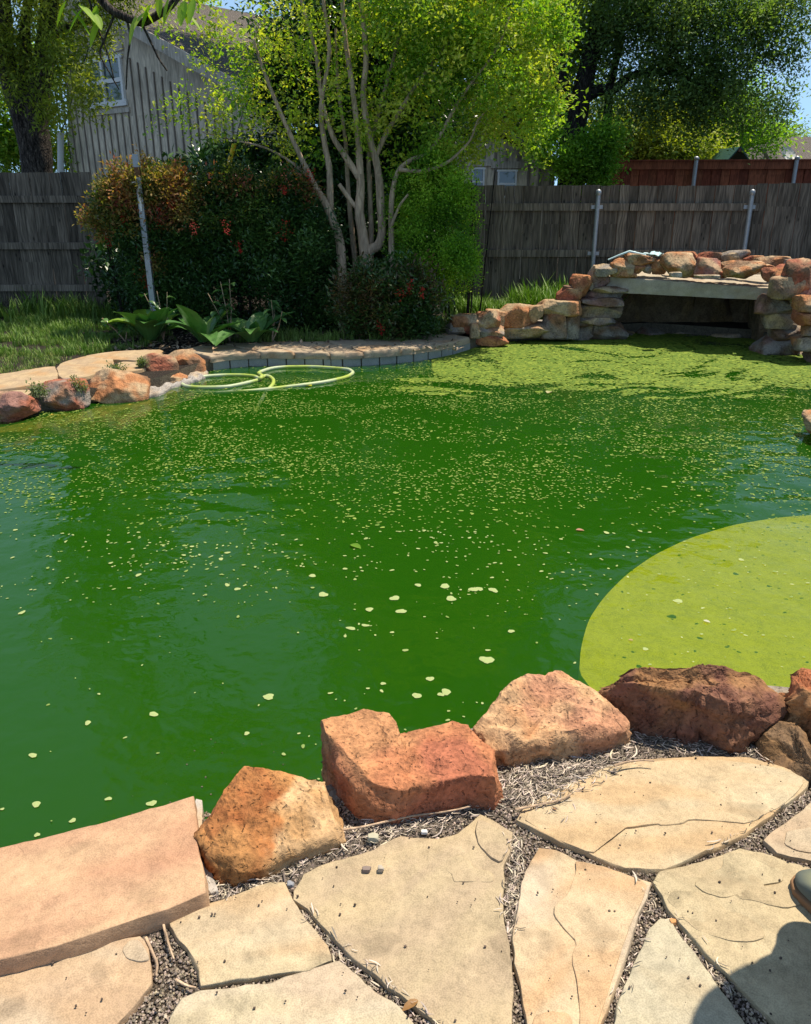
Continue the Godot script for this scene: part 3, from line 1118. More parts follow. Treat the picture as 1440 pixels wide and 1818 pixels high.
func window(home: Node3D, a: Vector2, b: Vector2, z: float, cross := true) -> void:
	var mid := (a + b) * 0.5
	var w := b.x - a.x
	var h := b.y - a.y
	var gl := part("window", box_mesh(Vector3(w, h, 0.02)), M.glass, home, Vector3(mid.x, mid.y, z + 0.012))
	var t := 0.055 * maxf(0.6, w)
	var bars := [[0.0, h * 0.5, w + t * 2, t], [0.0, -h * 0.5, w + t * 2, t * 1.4], [-w * 0.5, 0.0, t, h], [w * 0.5, 0.0, t, h], [0.0, 0.0, w, t]]
	if cross: bars.append([0.0, 0.0, t, h])
	for i in bars.size():
		var q: Array = bars[i]
		var o := MeshInstance3D.new()
		o.name = "sash" if i > 3 else "sill" if i == 1 else "frame"
		o.mesh = box_mesh(Vector3(q[2], q[3], 0.05 + 0.006 * i), 0.004)
		o.material_override = M.trim
		o.position = Vector3(q[0], q[1], 0.024)
		gl.add_child(o, true)
	var hd := part("window_trim", box_mesh(Vector3(w + 0.3, 0.12, 0.04), 0.004), M.batten, home, Vector3(mid.x, b.y + t + 0.07, z + 0.021))
	part("window_trim", box_mesh(Vector3(w + 0.3, 0.1, 0.04), 0.004), M.batten, home, Vector3(mid.x, a.y - t - 0.07, z + 0.021))


# ---------------------------------------------------------------- stonework
const TAN := Color(0.480, 0.348, 0.210)
const ORANGE := Color(0.456, 0.204, 0.090)
const RED := Color(0.372, 0.126, 0.072)
const GREYSTONE := Color(0.288, 0.252, 0.216)
const BROWN := Color(0.2, 0.115, 0.07)
const PURPLE := Color(0.3, 0.16, 0.13)

func lumps(parent: Node3D, called: String, list: Array, deep: float, pal: Array, sd: int, pad := 1.06, cells := 13) -> void:
	for i in list.size():
		var q: Array = list[i]
		var c: Vector3 = q[0]
		var p: Array = pal[(sd + i * 7) % pal.size()]
		var d := clampf(q[1] * 0.9, 0.14, deep)
		var size := Vector3(q[1] * pad, q[2] * pad * 1.05, d)
		var at := c + Vector3(0, 0, -d * 0.4)
		var o := part(called, lump(size, sd + i, stone_colour(p[0], p[1], p[2], sd + i, 0.7), at, cells, 0.018, 9, 0.86), M.far_rock, parent, at - parent.position)
		o.rotation = Vector3(rng.randf_range(-0.08, 0.08), rng.randf_range(-0.2, 0.2), rng.randf_range(-0.05, 0.05))

func grotto() -> void:
	var warm := [[ORANGE, TAN, RED], [TAN, ORANGE, GREYSTONE], [RED, ORANGE, PURPLE], [GREYSTONE, TAN, BROWN], [BROWN, GREYSTONE, ORANGE]]
	var dull := [[GREYSTONE, BROWN, TAN], [BROWN, GREYSTONE, PURPLE], [GREYSTONE, TAN, BROWN]]
	var g := thing("stone_grotto", "stacked stone grotto roofed by a long tan slab at the far end of the pool", "grotto", Vector3(3.4, 0, -10.3))
	# roof slab
	var fl := Vector3(2.498, 0.633, -10.55)
	var fr := Vector3(4.404, 0.577, -9.6)
	var back := Vector3(0.75, 0, -1.75)
	var y := (fl.y + fr.y) * 0.5
	var top := [Vector3(fl.x, fl.y, fl.z), Vector3(fr.x, fr.y, fr.z), Vector3(fr.x, fr.y, fr.z) + back, Vector3(fl.x, fl.y, fl.z) + back]
	var rel := []
	for p in top: rel.append(p - g.position)
	part("roof_slab", block(rel, y - 0.16, {"step": 0.05, "bevel": 0.012, "rough": 0.01, "edge": 0.008, "rings": 8, "sides": 5, "rounds": 0, "seed": 3, "colour": stone_colour(Color(0.44, 0.38, 0.29), Color(0.38, 0.33, 0.25), Color(0.4, 0.3, 0.2), 3)}), M.flagstone, g)
	# left pier
	lumps(g, "stone", [[Vector3(2.47, 0.378, -10.5), 0.503, 0.207], [Vector3(2.494, 0.225, -10.5), 0.599, 0.153], [Vector3(2.412, 0.103, -10.5), 0.444, 0.162], [Vector3(2.433, 0.567, -10.5), 0.19, 0.171], [Vector3(2.361, 0.617, -10.5), 0.141, 0.272], [Vector3(2.266, -0.039, -10.5), 0.244, 0.192], [Vector3(2.584, -0.053, -10.5), 0.446, 0.22], [Vector3(2.056, -0.014, -10.5), 0.23, 0.242], [Vector3(2.116, 0.135, -10.5), 0.229, 0.113]], 0.6, dull, 100)
	# right pier
	lumps(g, "stone", [[Vector3(4.293, 0.403, -9.5), 0.425, 0.183], [Vector3(4.354, 0.235, -9.5), 0.363, 0.179], [Vector3(4.464, 0.088, -9.5), 0.352, 0.167], [Vector3(4.409, -0.087, -9.5), 0.472, 0.261], [Vector3(4.715, -0.219, -9.5), 0.461, 0.264]], 0.7, dull, 130)
	lumps(g, "stone", [[Vector3(4.264, 0.621, -9.3), 0.325, 0.218], [Vector3(4.377, 0.723, -9.3), 0.286, 0.3], [Vector3(4.547, 0.542, -9.3), 0.313, 0.244]], 0.5, [[BROWN, PURPLE, TAN], [RED, BROWN, TAN]], 140)
	lumps(g, "stone", [[Vector3(4.463, 0.47, -9), 0.342, 0.155], [Vector3(4.484, 0.323, -9), 0.356, 0.151], [Vector3(4.569, 0.199, -9), 0.358, 0.121], [Vector3(4.571, 0.055, -9), 0.41, 0.167], [Vector3(4.686, -0.129, -9), 0.375, 0.238]], 0.6, warm, 150)
	# dark back wall inside
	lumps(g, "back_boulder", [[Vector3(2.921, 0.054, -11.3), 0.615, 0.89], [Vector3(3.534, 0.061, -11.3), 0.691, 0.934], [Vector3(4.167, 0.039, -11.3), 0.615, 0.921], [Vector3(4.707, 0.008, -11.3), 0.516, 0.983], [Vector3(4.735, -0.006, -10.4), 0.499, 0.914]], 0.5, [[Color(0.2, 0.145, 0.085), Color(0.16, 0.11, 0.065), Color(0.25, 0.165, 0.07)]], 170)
	lumps(g, "stone", [[Vector3(2.817, -0.224, -10.95), 0.542, 0.239], [Vector3(3.33, -0.239, -10.95), 0.573, 0.239], [Vector3(3.868, -0.255, -10.95), 0.588, 0.239], [Vector3(4.31, -0.241, -10.7), 0.597, 0.263]], 0.4, dull, 180)
	lumps(g, "stone", [[Vector3(2.491, 0.328, -10.4), 0.478, 0.11], [Vector3(2.431, 0.086, -10.4), 0.462, 0.098], [Vector3(2.547, 0.485, -10.4), 0.364, 0.068]], 0.5, dull, 190)
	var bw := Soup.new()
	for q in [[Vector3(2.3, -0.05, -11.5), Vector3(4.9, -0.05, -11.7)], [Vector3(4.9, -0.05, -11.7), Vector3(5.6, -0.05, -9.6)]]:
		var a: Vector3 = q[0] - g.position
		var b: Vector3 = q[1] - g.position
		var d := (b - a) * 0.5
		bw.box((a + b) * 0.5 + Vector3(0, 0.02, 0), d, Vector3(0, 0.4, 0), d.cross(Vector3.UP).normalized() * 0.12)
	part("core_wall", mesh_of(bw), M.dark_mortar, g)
	# stones bedded on the roof
	var loose := [[Vector3(2.918, 0.844, -10.4), 0.352, 0.125], [Vector3(3.138, 0.757, -10.4), 0.194, 0.166], [Vector3(2.982, 0.737, -10.4), 0.125, 0.1], [Vector3(2.648, 0.74, -10.4), 0.277, 0.199], [Vector3(2.477, 0.714, -10.4), 0.236, 0.146], [Vector3(2.731, 0.674, -10.4), 0.236, 0.12], [Vector3(2.863, 0.741, -10.4), 0.18, 0.12]]
	loose.append_array([[Vector3(3.356, 0.794, -10.15), 0.385, 0.259], [Vector3(3.611, 0.789, -10), 0.307, 0.185], [Vector3(3.916, 0.804, -10.1), 0.248, 0.116], [Vector3(3.768, 0.708, -9.95), 0.113, 0.077]])
	loose.append_array([[Vector3(3.939, 0.77, -9.75), 0.436, 0.175], [Vector3(4.236, 0.788, -9.9), 0.211, 0.076], [Vector3(4.168, 0.736, -9.6), 0.16, 0.155], [Vector3(4.324, 0.748, -9.5), 0.292, 0.171]])
	loose.append_array([[Vector3(3.547, 0.866, -10.7), 0.326, 0.094], [Vector3(3.836, 0.86, -10.6), 0.317, 0.135], [Vector3(4.095, 0.873, -10.5), 0.307, 0.134], [Vector3(4.306, 0.841, -10.4), 0.255, 0.093], [Vector3(4.438, 0.829, -10.2), 0.36, 0.13], [Vector3(4.616, 0.801, -9.9), 0.264, 0.152]])
	var how := ["long orange rock under the pale plastic sheet on the grotto roof", "small tan rock beside the big pale rock on the grotto roof", "small grey block left of the big pale rock on the grotto roof", "flat orange rock at the left end of the grotto roof", "tan rock at the top left corner of the grotto", "thin pale flat rock near the slab's left end", "little orange rock behind the slab's left end",
		"big orange rock with a pale cut face standing on the grotto slab", "reddish purple boulder right of the big pale-faced rock", "flat orange rock behind the purple boulder and the wide tan rock", "tiny orange stone left of the wide tan rock on the slab", "wide tan flat-bottomed rock on the right half of the slab", "thin orange rock peeping out right of the wide tan rock", "small reddish rock at the slab's right end", "rough reddish boulder over the grotto's right pier",
		"narrow flat red rock at the back of the grotto roof", "red brown flat rock in the back row above the purple boulder", "knobbly tan rock in the back row of the grotto roof", "low red rock in the back row right of the knobbly one", "humped brown rock in the back row at the right", "rough brown rock at the right rear corner of the grotto"]
	for i in loose.size():
		var q: Array = loose[i]
		var p: Array = [[ORANGE, TAN, BROWN], [TAN, ORANGE, TAN], [GREYSTONE, TAN, ORANGE], [ORANGE, TAN, ORANGE], [TAN, GREYSTONE, ORANGE], [TAN, TAN, ORANGE], [ORANGE, TAN, RED],
			[ORANGE, TAN, TAN], [PURPLE, RED, TAN], [ORANGE, BROWN, TAN], [ORANGE, RED, TAN], [TAN, ORANGE, BROWN], [ORANGE, TAN, RED], [RED, ORANGE, BROWN], [RED, ORANGE, BROWN], [RED, ORANGE, TAN], [RED, BROWN, TAN], [TAN, GREYSTONE, BROWN], [RED, ORANGE, TAN], [BROWN, TAN, ORANGE], [BROWN, RED, GREYSTONE]][i]
		var d: float = clampf(q[1] * 0.8, 0.12, 0.45)
		var at: Vector3 = (q[0] as Vector3) + Vector3(0, 0, -d * 0.35)
		var o := part("rock", lump(Vector3(q[1] * 1.05, q[2] * 1.05, d), 200 + i, stone_colour(p[0], p[1], p[2], 200 + i, 1.0), at, 15, 0.025, 10, 0.72), M.far_rock, self, at)
		o.rotation.y = rng.randf_range(-0.2, 0.2)
		tag(o, how[i], "rock", "loose rocks on the grotto roof")
	var peb := [[Vector3(3.186, 0.711, -9.95), 0.133, 0.058]]
	var e: Array = peb[0]
	tag(part("pebble", lump(Vector3(e[1], e[2], 0.12), 301, stone_colour(Color(0.55, 0.5, 0.42), Color(0.5, 0.44, 0.36), TAN, 9), e[0], 7, 0.02, 2, 1.1), M.far_rock, self, e[0]), "small white pebble at the foot of the big pale-faced rock", "pebble")
	var chip := [[Vector3(3.552, 0.696, -9.9), 0.272, 0.032]]
	e = chip[0]
	tag(part("stone_chip", lump(Vector3(e[1], e[2], 0.1), 302, stone_colour(Color(0.5, 0.42, 0.32), TAN, TAN, 9), e[0], 7, 0.03, 2, 1.1), M.far_rock, self, e[0]), "thin pale stone chip lying on the slab below the purple boulder", "stone chip")
	# crumpled pale plastic over the back left of the roof
	var sh := [[Vector3(3.057, 0.879, -10.6), 0.633, 0.107]]
	e = sh[0]
	var o := thing("plastic_sheet", "crumpled pale blue plastic sheet with a loose strap on the grotto roof", "plastic sheet", e[0])
	var s := Soup.new()
	var nx := 14
	var grid := []
	for i in nx + 1:
		var row := []
		for j in 5:
			var p := Vector3((i / float(nx) - 0.5) * e[1], 0.02, (j / 4.0 - 0.5) * 0.3)
			p.y += 0.05 * n_mid.get_noise_2d(i * 4.0, j * 7.0) + 0.05 * (1.0 - absf(j - 2.0) / 2.0) * sin(i * 0.9) * 0.6
			p.z += 0.06 * n_mid.get_noise_2d(i * 3.0 + 40.0, j * 2.0)
			row.append(p)
		grid.append(row)
	for i in nx:
		for j in 4:
			s.quad(grid[i][j + 1], grid[i + 1][j + 1], grid[i + 1][j], grid[i][j])
			var dn := Vector3(0, -0.008, 0)
			s.quad(grid[i][j] + dn, grid[i + 1][j] + dn, grid[i + 1][j + 1] + dn, grid[i][j + 1] + dn)
	part("sheet", mesh_of(s, false), M.pale_plastic, o)
	var st := Soup.new()
	st.tube([Vector3(-0.55, -0.04, 0.1), Vector3(-0.4, 0.02, 0.1), Vector3(-0.3, 0.06, 0.12), Vector3(-0.12, 0.02, 0.16), Vector3(-0.05, -0.05, 0.17)], [0.008, 0.012, 0.014, 0.014, 0.01], 6)
	part("strap", mesh_of(st, true), M.pale_plastic, o)

func far_edge() -> void:
	var warm := [[ORANGE, TAN, RED], [TAN, ORANGE, TAN], [RED, ORANGE, TAN], [TAN, GREYSTONE, ORANGE]]
	# low rock edging between the coping and the grotto
	var w := thing("rock_edging", "low mortared edging of tan and orange rocks between coping and grotto", "rock wall", Vector3(1.3, 0, -10.2))
	lumps(w, "stone", [[Vector3(0.754, 0.127, -10), 0.375, 0.168], [Vector3(0.623, 0.063, -10), 0.192, 0.122], [Vector3(0.773, 0.063, -10), 0.137, 0.108], [Vector3(0.834, 0.066, -9.85), 0.101, 0.146], [Vector3(1.006, 0.171, -10), 0.252, 0.175], [Vector3(1.028, 0.019, -10), 0.329, 0.142], [Vector3(1.036, -0.072, -10), 0.351, 0.109], [Vector3(1.144, 0.131, -10.3), 0.267, 0.186]], 0.5, warm, 400, 1.1)
	lumps(w, "stone", [[Vector3(1.402, 0.169, -10.3), 0.449, 0.234], [Vector3(1.625, 0.207, -10.3), 0.168, 0.172], [Vector3(1.526, -0.021, -10.3), 0.593, 0.175], [Vector3(1.942, 0.272, -10.3), 0.447, 0.164], [Vector3(1.865, 0.065, -10.3), 0.268, 0.306], [Vector3(2.077, 0.051, -10.3), 0.211, 0.278]], 0.6, [[ORANGE, TAN, ORANGE], [RED, ORANGE, TAN], [TAN, GREYSTONE, ORANGE], [TAN, TAN, ORANGE], [BROWN, ORANGE, GREYSTONE], [GREYSTONE, BROWN, TAN]], 420, 1.1)
	lumps(w, "stone", [[Vector3(2.046, 0.396, -10.4), 0.274, 0.205], [Vector3(2.172, 0.535, -10.4), 0.21, 0.223], [Vector3(2.05, 0.486, -10.4), 0.154, 0.095]], 0.4, [[ORANGE, RED, TAN], [GREYSTONE, PURPLE, BROWN], [RED, ORANGE, TAN]], 440, 1.1)
	var core := Soup.new()
	for q in [[Vector3(0.85, -0.25, -10.25), Vector3(1.35, -0.25, -10.65)], [Vector3(1.35, -0.25, -10.65), Vector3(2.2, -0.25, -10.85)]]:
		var a: Vector3 = q[0] - w.position
		var b: Vector3 = q[1] - w.position
		var d := (b - a) * 0.55
		core.box((a + b) * 0.5 + Vector3(0, 0.1, 0), d, Vector3(0, 0.2, 0), d.cross(Vector3.UP).normalized() * 0.16)
	part("core_wall", mesh_of(core), M.mortar, w)
	# rocks at the left edge of the pool
	var rocks := [[Vector3(-3.268, -0.009, -6.5), 0.461, 0.272], [Vector3(-2.957, -0.014, -6.85), 0.473, 0.29], [Vector3(-2.595, -0.02, -7.2), 0.576, 0.354], [Vector3(-2.505, -0.11, -7.5), 0.201, 0.15], [Vector3(-2.425, 0.032, -8), 0.312, 0.24], [Vector3(-2.312, -0.05, -7.9), 0.342, 0.144], [Vector3(-2.267, 0.011, -8.3), 0.42, 0.23]]
	var how := ["pink and grey rock cut by the left edge of the photo", "rounded reddish boulder at the water, second rock from the left edge", "large rock with a flat orange top and dark front at the left waterline", "small dark pink rock between the flat-topped rock and grey mortar", "upright brown block behind the mortar at the left waterline", "small orange ledge rock below the upright brown block", "rough brown rock overhanging where the coping begins"]
	var pals := [[PURPLE, RED, TAN], [RED, GREYSTONE, ORANGE], [ORANGE, TAN, BROWN], [RED, PURPLE, BROWN], [BROWN, RED, TAN], [TAN, ORANGE, BROWN], [BROWN, ORANGE, TAN]]
	for i in rocks.size():
		var q: Array = rocks[i]
		var d: float = clampf(q[1] * 0.8, 0.22, 0.4)
		var at: Vector3 = q[0] + Vector3(-0.05, -0.05, -d * 0.36)
		var p: Array = pals[i]
		var o := part("rock", lump(Vector3(q[1] * (0.98 if i < 3 else 1.1), q[2] * (1.0 if i < 3 else 1.15), d), 500 + i * 3, stone_colour(p[0], p[1], p[2], 500 + i, 0.9), at, 24, 0.025, 12, 0.7), M.boulder, self, at)
		o.rotation.y = 0.3
		tag(o, how[i], "rock", "rocks along the left waterline")
	# mortar and a ledge just under the water
	var mo := [Vector3(-2.545, -0.13, -7.637), Vector3(-2.562, -0.13, -7.987), Vector3(-2.378, -0.13, -8.093), Vector3(-2.24, -0.13, -8.572), Vector3(-2.078, -0.13, -8.572), Vector3(-2.027, -0.13, -8.093), Vector3(-2.24, -0.13, -7.783), Vector3(-2.27, -0.13, -7.403), Vector3(-2.412, -0.13, -7.269)]
	tag(part("mortar_bed", block(mo, -0.3, {"step": 0.04, "bevel": 0.03, "rough": 0.02, "edge": 0.02, "top_rough": 2.0, "seed": 8, "colour": stone_colour(Color(0.36, 0.33, 0.3), Color(0.42, 0.39, 0.36), TAN, 8)}), M.boulder, self), "lumpy grey mortar bed between the left rocks and the water", "mortar")
	var le := [Vector3(-3.46, -0.17, -6.451), Vector3(-3.105, -0.17, -6.592), Vector3(-2.771, -0.17, -6.834), Vector3(-2.608, -0.17, -7.305), Vector3(-2.567, -0.17, -7.764), Vector3(-2.184, -0.17, -7.764), Vector3(-2.242, -0.17, -7.574), Vector3(-2.34, -0.17, -7.219), Vector3(-2.534, -0.17, -6.854), Vector3(-2.748, -0.17, -6.521), Vector3(-3.07, -0.17, -6.298), Vector3(-3.346, -0.17, -6.216)]
	tag(part("rock_ledge", block(le, -0.4, {"step": 0.08, "bevel": 0.03, "rough": 0.02, "edge": 0.04, "seed": 9, "colour": stone_colour(Color(0.36, 0.26, 0.03), Color(0.3, 0.25, 0.03), Color(0.2, 0.2, 0.03), 8)}), M.boulder, self), "algae stained rock ledge just under water along the left rocks", "rock ledge")
	# flat walk stones behind them
	var walk := Node3D.new()
	walk.name = "path"
	add_child(walk)
	tag(walk, "flagstone walk between the lawn and the left waterline rocks", "path", "", "structure")
	var flags := [[Vector3(-4.085, 0, -7.485), Vector3(-3.838, 0, -7.687), Vector3(-3.52, 0, -8.125), Vector3(-3.307, 0, -7.687), Vector3(-3.237, 0, -7.46), Vector3(-3.36, 0, -7.198), Vector3(-3.764, 0, -6.847)], [Vector3(-3.509, 0, -8.125), Vector3(-3.436, 0, -8.547), Vector3(-3.242, 0, -8.741), Vector3(-2.989, 0, -8.361), Vector3(-2.863, 0, -7.9), Vector3(-2.953, 0, -7.687), Vector3(-3.038, 0, -7.485), Vector3(-3.216, 0, -7.485)], [Vector3(-3.43, 0, -8.579), Vector3(-3.264, 0, -8.841), Vector3(-2.851, 0, -9.012), Vector3(-2.667, 0, -8.977), Vector3(-2.595, 0, -8.611), Vector3(-2.728, 0, -8.361), Vector3(-2.987, 0, -8.392)], [Vector3(-3.722, 0, -6.764), Vector3(-3.327, 0, -7.063), Vector3(-3.185, 0, -6.847), Vector3(-3.564, 0, -6.449)], [Vector3(-2.951, 0, -8.301), Vector3(-2.698, 0, -8.301), Vector3(-2.583, 0, -8.547), Vector3(-2.437, 0, -8.361), Vector3(-2.609, 0, -7.793), Vector3(-2.823, 0, -7.846)]]
	for i in flags.size():
		part("flagstone", block(flags[i], -0.06, {"step": 0.05, "bevel": 0.012, "rough": 0.004, "edge": 0.012, "rings": 7, "sides": 2, "seed": 60 + i, "colour": stone_colour(Color(0.44, 0.33, 0.2), Color(0.38, 0.28, 0.18), Color(0.42, 0.26, 0.13), 60 + i)}), M.flagstone, walk)
	# rocks just inside the right edge of the photo
	var rr := [[Vector3(3.205, -0.025, -6), 0.274, 0.079], [Vector3(3.226, -0.086, -6), 0.259, 0.098]]
	for i in 2:
		var q: Array = rr[i]
		var at: Vector3 = q[0]
		tag(part("rock", lump(Vector3(q[1], q[2] * 1.5, 0.4), 520 + i, stone_colour(TAN, ORANGE, BROWN, 520 + i), at, 10), M.boulder, self, at), ["pale rock cut by the right edge of the photo at the waterline", "orange rock below the pale one at the right edge of the photo"][i], "rock")

func near_boulders() -> void:
	# long coping slab
	var slab := [Vector3(-1.301, 0.06, -1.452), Vector3(-1.096, 0.06, -1.573), Vector3(-1.026, 0.06, -1.603), Vector3(-0.901, 0.06, -1.647), Vector3(-0.774, 0.06, -1.702), Vector3(-0.669, 0.06, -1.751), Vector3(-0.583, 0.06, -1.79), Vector3(-0.541, 0.06, -1.671), Vector3(-0.499, 0.06, -1.556), Vector3(-0.469, 0.06, -1.462), Vector3(-0.547, 0.06, -1.415), Vector3(-0.661, 0.06, -1.364), Vector3(-0.767, 0.06, -1.312), Vector3(-0.877, 0.06, -1.283), Vector3(-0.96, 0.06, -1.255), Vector3(-1.201, 0.06, -1.168)]
	tag(part("coping_slab", block(slab, -0.16, {"step": 0.02, "rounds": 0, "bevel": 0.006, "rough": 0.004, "edge": 0.004, "rings": 16, "sides": 8, "seed": 2, "colour": streaks(Color(0.45, 0.275, 0.17), Color(0.5, 0.33, 0.2), Color(0.42, 0.23, 0.14), Vector2(0.9, -0.45), 2)}), M.flagstone, self), "long flat pinkish coping slab at the pool's near left edge", "coping slab")
	var mo := [Vector3(-0.592, 0.02, -1.828), Vector3(-0.564, 0.02, -1.819), Vector3(-0.54, 0.02, -1.654), Vector3(-0.502, 0.02, -1.551), Vector3(-0.45, 0.02, -1.504), Vector3(-0.474, 0.02, -1.49), Vector3(-0.514, 0.02, -1.578), Vector3(-0.561, 0.02, -1.715)]
	tag(part("mortar_joint", block(mo, -0.2, {"step": 0.015, "bevel": 0.008, "rough": 0.006, "edge": 0.004, "rings": 5, "seed": 5, "colour": stone_colour(Color(0.42, 0.39, 0.35), Color(0.36, 0.33, 0.3), TAN, 5)}), M.flagstone, self), "pale mortar joint between the pinkish slab and the first boulder", "mortar")
	# boulder 1
	var b1 := [Vector3(-0.541, 0.1, -1.64), Vector3(-0.539, 0.115, -1.668), Vector3(-0.526, 0.125, -1.698), Vector3(-0.507, 0.13, -1.755), Vector3(-0.449, 0.15, -1.813), Vector3(-0.409, 0.15, -1.824), Vector3(-0.339, 0.14, -1.813), Vector3(-0.277, 0.13, -1.805), Vector3(-0.23, 0.12, -1.829), Vector3(-0.199, 0.11, -1.827), Vector3(-0.17, 0.09, -1.782), Vector3(-0.153, 0.07, -1.722), Vector3(-0.159, 0.06, -1.675), Vector3(-0.231, 0.06, -1.628), Vector3(-0.284, 0.07, -1.602), Vector3(-0.349, 0.06, -1.56), Vector3(-0.414, 0.075, -1.541), Vector3(-0.455, 0.08, -1.554), Vector3(-0.505, 0.09, -1.581)]
	var c1a := stone_colour(Color(0.4, 0.17, 0.06), Color(0.34, 0.12, 0.04), Color(0.44, 0.22, 0.08), 71, 1.6)
	var c1b := stone_colour(Color(0.55, 0.355, 0.185), Color(0.5, 0.29, 0.13), Color(0.38, 0.22, 0.1), 72, 2.0)
	var split := Vector3(-0.319, 0.1, -1.71)
	var both := func(p: Vector3, s: float) -> Color:
		var d := p.x - split.x + (p.z - split.z) * 0.25 + 0.05 * n_mid.get_noise_3dv(p * 90.0)
		return (c1a.call(p, s) as Color).lerp(c1b.call(p, s), smoothstep(-0.015, 0.015, d))
	boulder(b1, -0.02, 71, both, "rounded boulder, orange on the left and tan on the right, beside the slab", {"spread": 0.03, "rough": 0.006, "bevel": 0.012, "dome": 0.02, "wave": 0.02, "faces": 14})
	# boulder 2
	var b2 := [Vector3(-0.253, 0.135, -2.035), Vector3(-0.238, 0.135, -2.063), Vector3(-0.138, 0.135, -2.101), Vector3(-0.051, 0.135, -2.066), Vector3(-0.029, 0.135, -2.026), Vector3(-0.053, 0.135, -1.988), Vector3(-0.086, 0.12, -1.99), Vector3(-0.03, 0.11, -1.992), Vector3(0.042, 0.115, -2.018), Vector3(0.128, 0.11, -2.064), Vector3(0.187, 0.1, -2.098), Vector3(0.194, 0.12, -2.011), Vector3(0.256, 0.13, -1.904), Vector3(0.275, 0.13, -1.84), Vector3(0.25, 0.12, -1.798), Vector3(0.185, 0.12, -1.803), Vector3(0.133, 0.12, -1.787), Vector3(0.064, 0.12, -1.767), Vector3(-0.019, 0.12, -1.734), Vector3(-0.087, 0.125, -1.741), Vector3(-0.138, 0.135, -1.769), Vector3(-0.176, 0.135, -1.831), Vector3(-0.219, 0.135, -1.922)]
	boulder(b2, -0.02, 73, stone_colour(Color(0.47, 0.19, 0.09), Color(0.41, 0.145, 0.08), Color(0.5, 0.26, 0.12), 73, 0.8), "large L-shaped red block notched on the water side, middle of the near edge", {"spread": -0.005, "rough": 0.004, "bevel": 0.008, "faces": 5, "centre": Vector3(0.003, 0.128, -1.869), "wave": 0.012})
	# boulder 3
	var b3 := [Vector3(0.191, 0.12, -2.056), Vector3(0.218, 0.13, -2.099), Vector3(0.266, 0.15, -2.142), Vector3(0.329, 0.17, -2.212), Vector3(0.373, 0.17, -2.241), Vector3(0.422, 0.16, -2.253), Vector3(0.447, 0.15, -2.246), Vector3(0.484, 0.16, -2.267), Vector3(0.517, 0.16, -2.273), Vector3(0.549, 0.15, -2.249), Vector3(0.612, 0.13, -2.196), Vector3(0.665, 0.12, -2.131), Vector3(0.696, 0.11, -2.089), Vector3(0.677, 0.1, -2.072), Vector3(0.61, 0.1, -2.038), Vector3(0.521, 0.1, -2.016), Vector3(0.443, 0.1, -2), Vector3(0.375, 0.09, -1.992), Vector3(0.341, 0.07, -1.987), Vector3(0.307, 0.09, -1.982), Vector3(0.266, 0.1, -1.99), Vector3(0.22, 0.1, -2.033)]
	boulder(b3, -0.02, 75, stone_colour(Color(0.6, 0.37, 0.2), Color(0.56, 0.3, 0.15), Color(0.48, 0.23, 0.14), 75, 1.3), "peach coloured craggy boulder right of the red block", {"spread": -0.01, "rough": 0.006, "bevel": 0.008, "wave": 0.03})
	# boulder 4
	var b4 := [Vector3(0.612, 0.19, -2.187), Vector3(0.658, 0.21, -2.211), Vector3(0.76, 0.22, -2.198), Vector3(0.898, 0.23, -2.189), Vector3(0.978, 0.23, -2.189), Vector3(1.042, 0.21, -2.191), Vector3(1.142, 0.18, -2.199), Vector3(1.193, 0.16, -2.17), Vector3(1.181, 0.15, -2.129), Vector3(1.113, 0.16, -2.079), Vector3(1.018, 0.17, -2.059), Vector3(0.966, 0.175, -2.058), Vector3(0.916, 0.18, -2.091), Vector3(0.86, 0.19, -2.1), Vector3(0.715, 0.19, -2.149), Vector3(0.65, 0.18, -2.177)]
	boulder(b4, -0.02, 77, stone_colour(Color(0.25, 0.125, 0.075), Color(0.2, 0.09, 0.06), Color(0.36, 0.19, 0.08), 77, 1.8), "dark brown pitted boulder, widest of the near edge", {"spread": 0.0, "rough": 0.011, "bevel": 0.01, "front": 0.1, "wave": 0.02})
	# boulder 5 and 6
	var b5 := [Vector3(1.198, 0.2, -2.172), Vector3(1.233, 0.2, -2.21), Vector3(1.262, 0.2, -2.227), Vector3(1.346, 0.2, -2.23), Vector3(1.423, 0.2, -2.172), Vector3(1.384, 0.2, -2.05), Vector3(1.294, 0.2, -2.022), Vector3(1.233, 0.2, -2.068), Vector3(1.197, 0.2, -2.085), Vector3(1.178, 0.2, -2.103)]
	boulder(b5, -0.02, 79, stone_colour(Color(0.42, 0.17, 0.07), Color(0.36, 0.13, 0.06), Color(0.4, 0.22, 0.1), 79, 1.3), "orange boulder cut by the right edge of the photo", {"spread": -0.01, "rough": 0.012, "bevel": 0.02})
	var b6 := [Vector3(1.077, 0.06, -2.07), Vector3(1.145, 0.09, -2.103), Vector3(1.182, 0.09, -2.091), Vector3(1.204, 0.09, -2.058), Vector3(1.185, 0.09, -1.987), Vector3(1.183, 0.07, -1.925), Vector3(1.179, 0.04, -1.884), Vector3(1.143, 0.03, -1.95), Vector3(1.103, 0.04, -2.01)]
	boulder(b6, -0.02, 81, stone_colour(Color(0.22, 0.14, 0.08), Color(0.26, 0.15, 0.07), Color(0.16, 0.11, 0.075), 81, 2.0), "low grooved brown rock below the gap between the dark and orange boulders", {"spread": 0.01, "rough": 0.014, "bevel": 0.02})
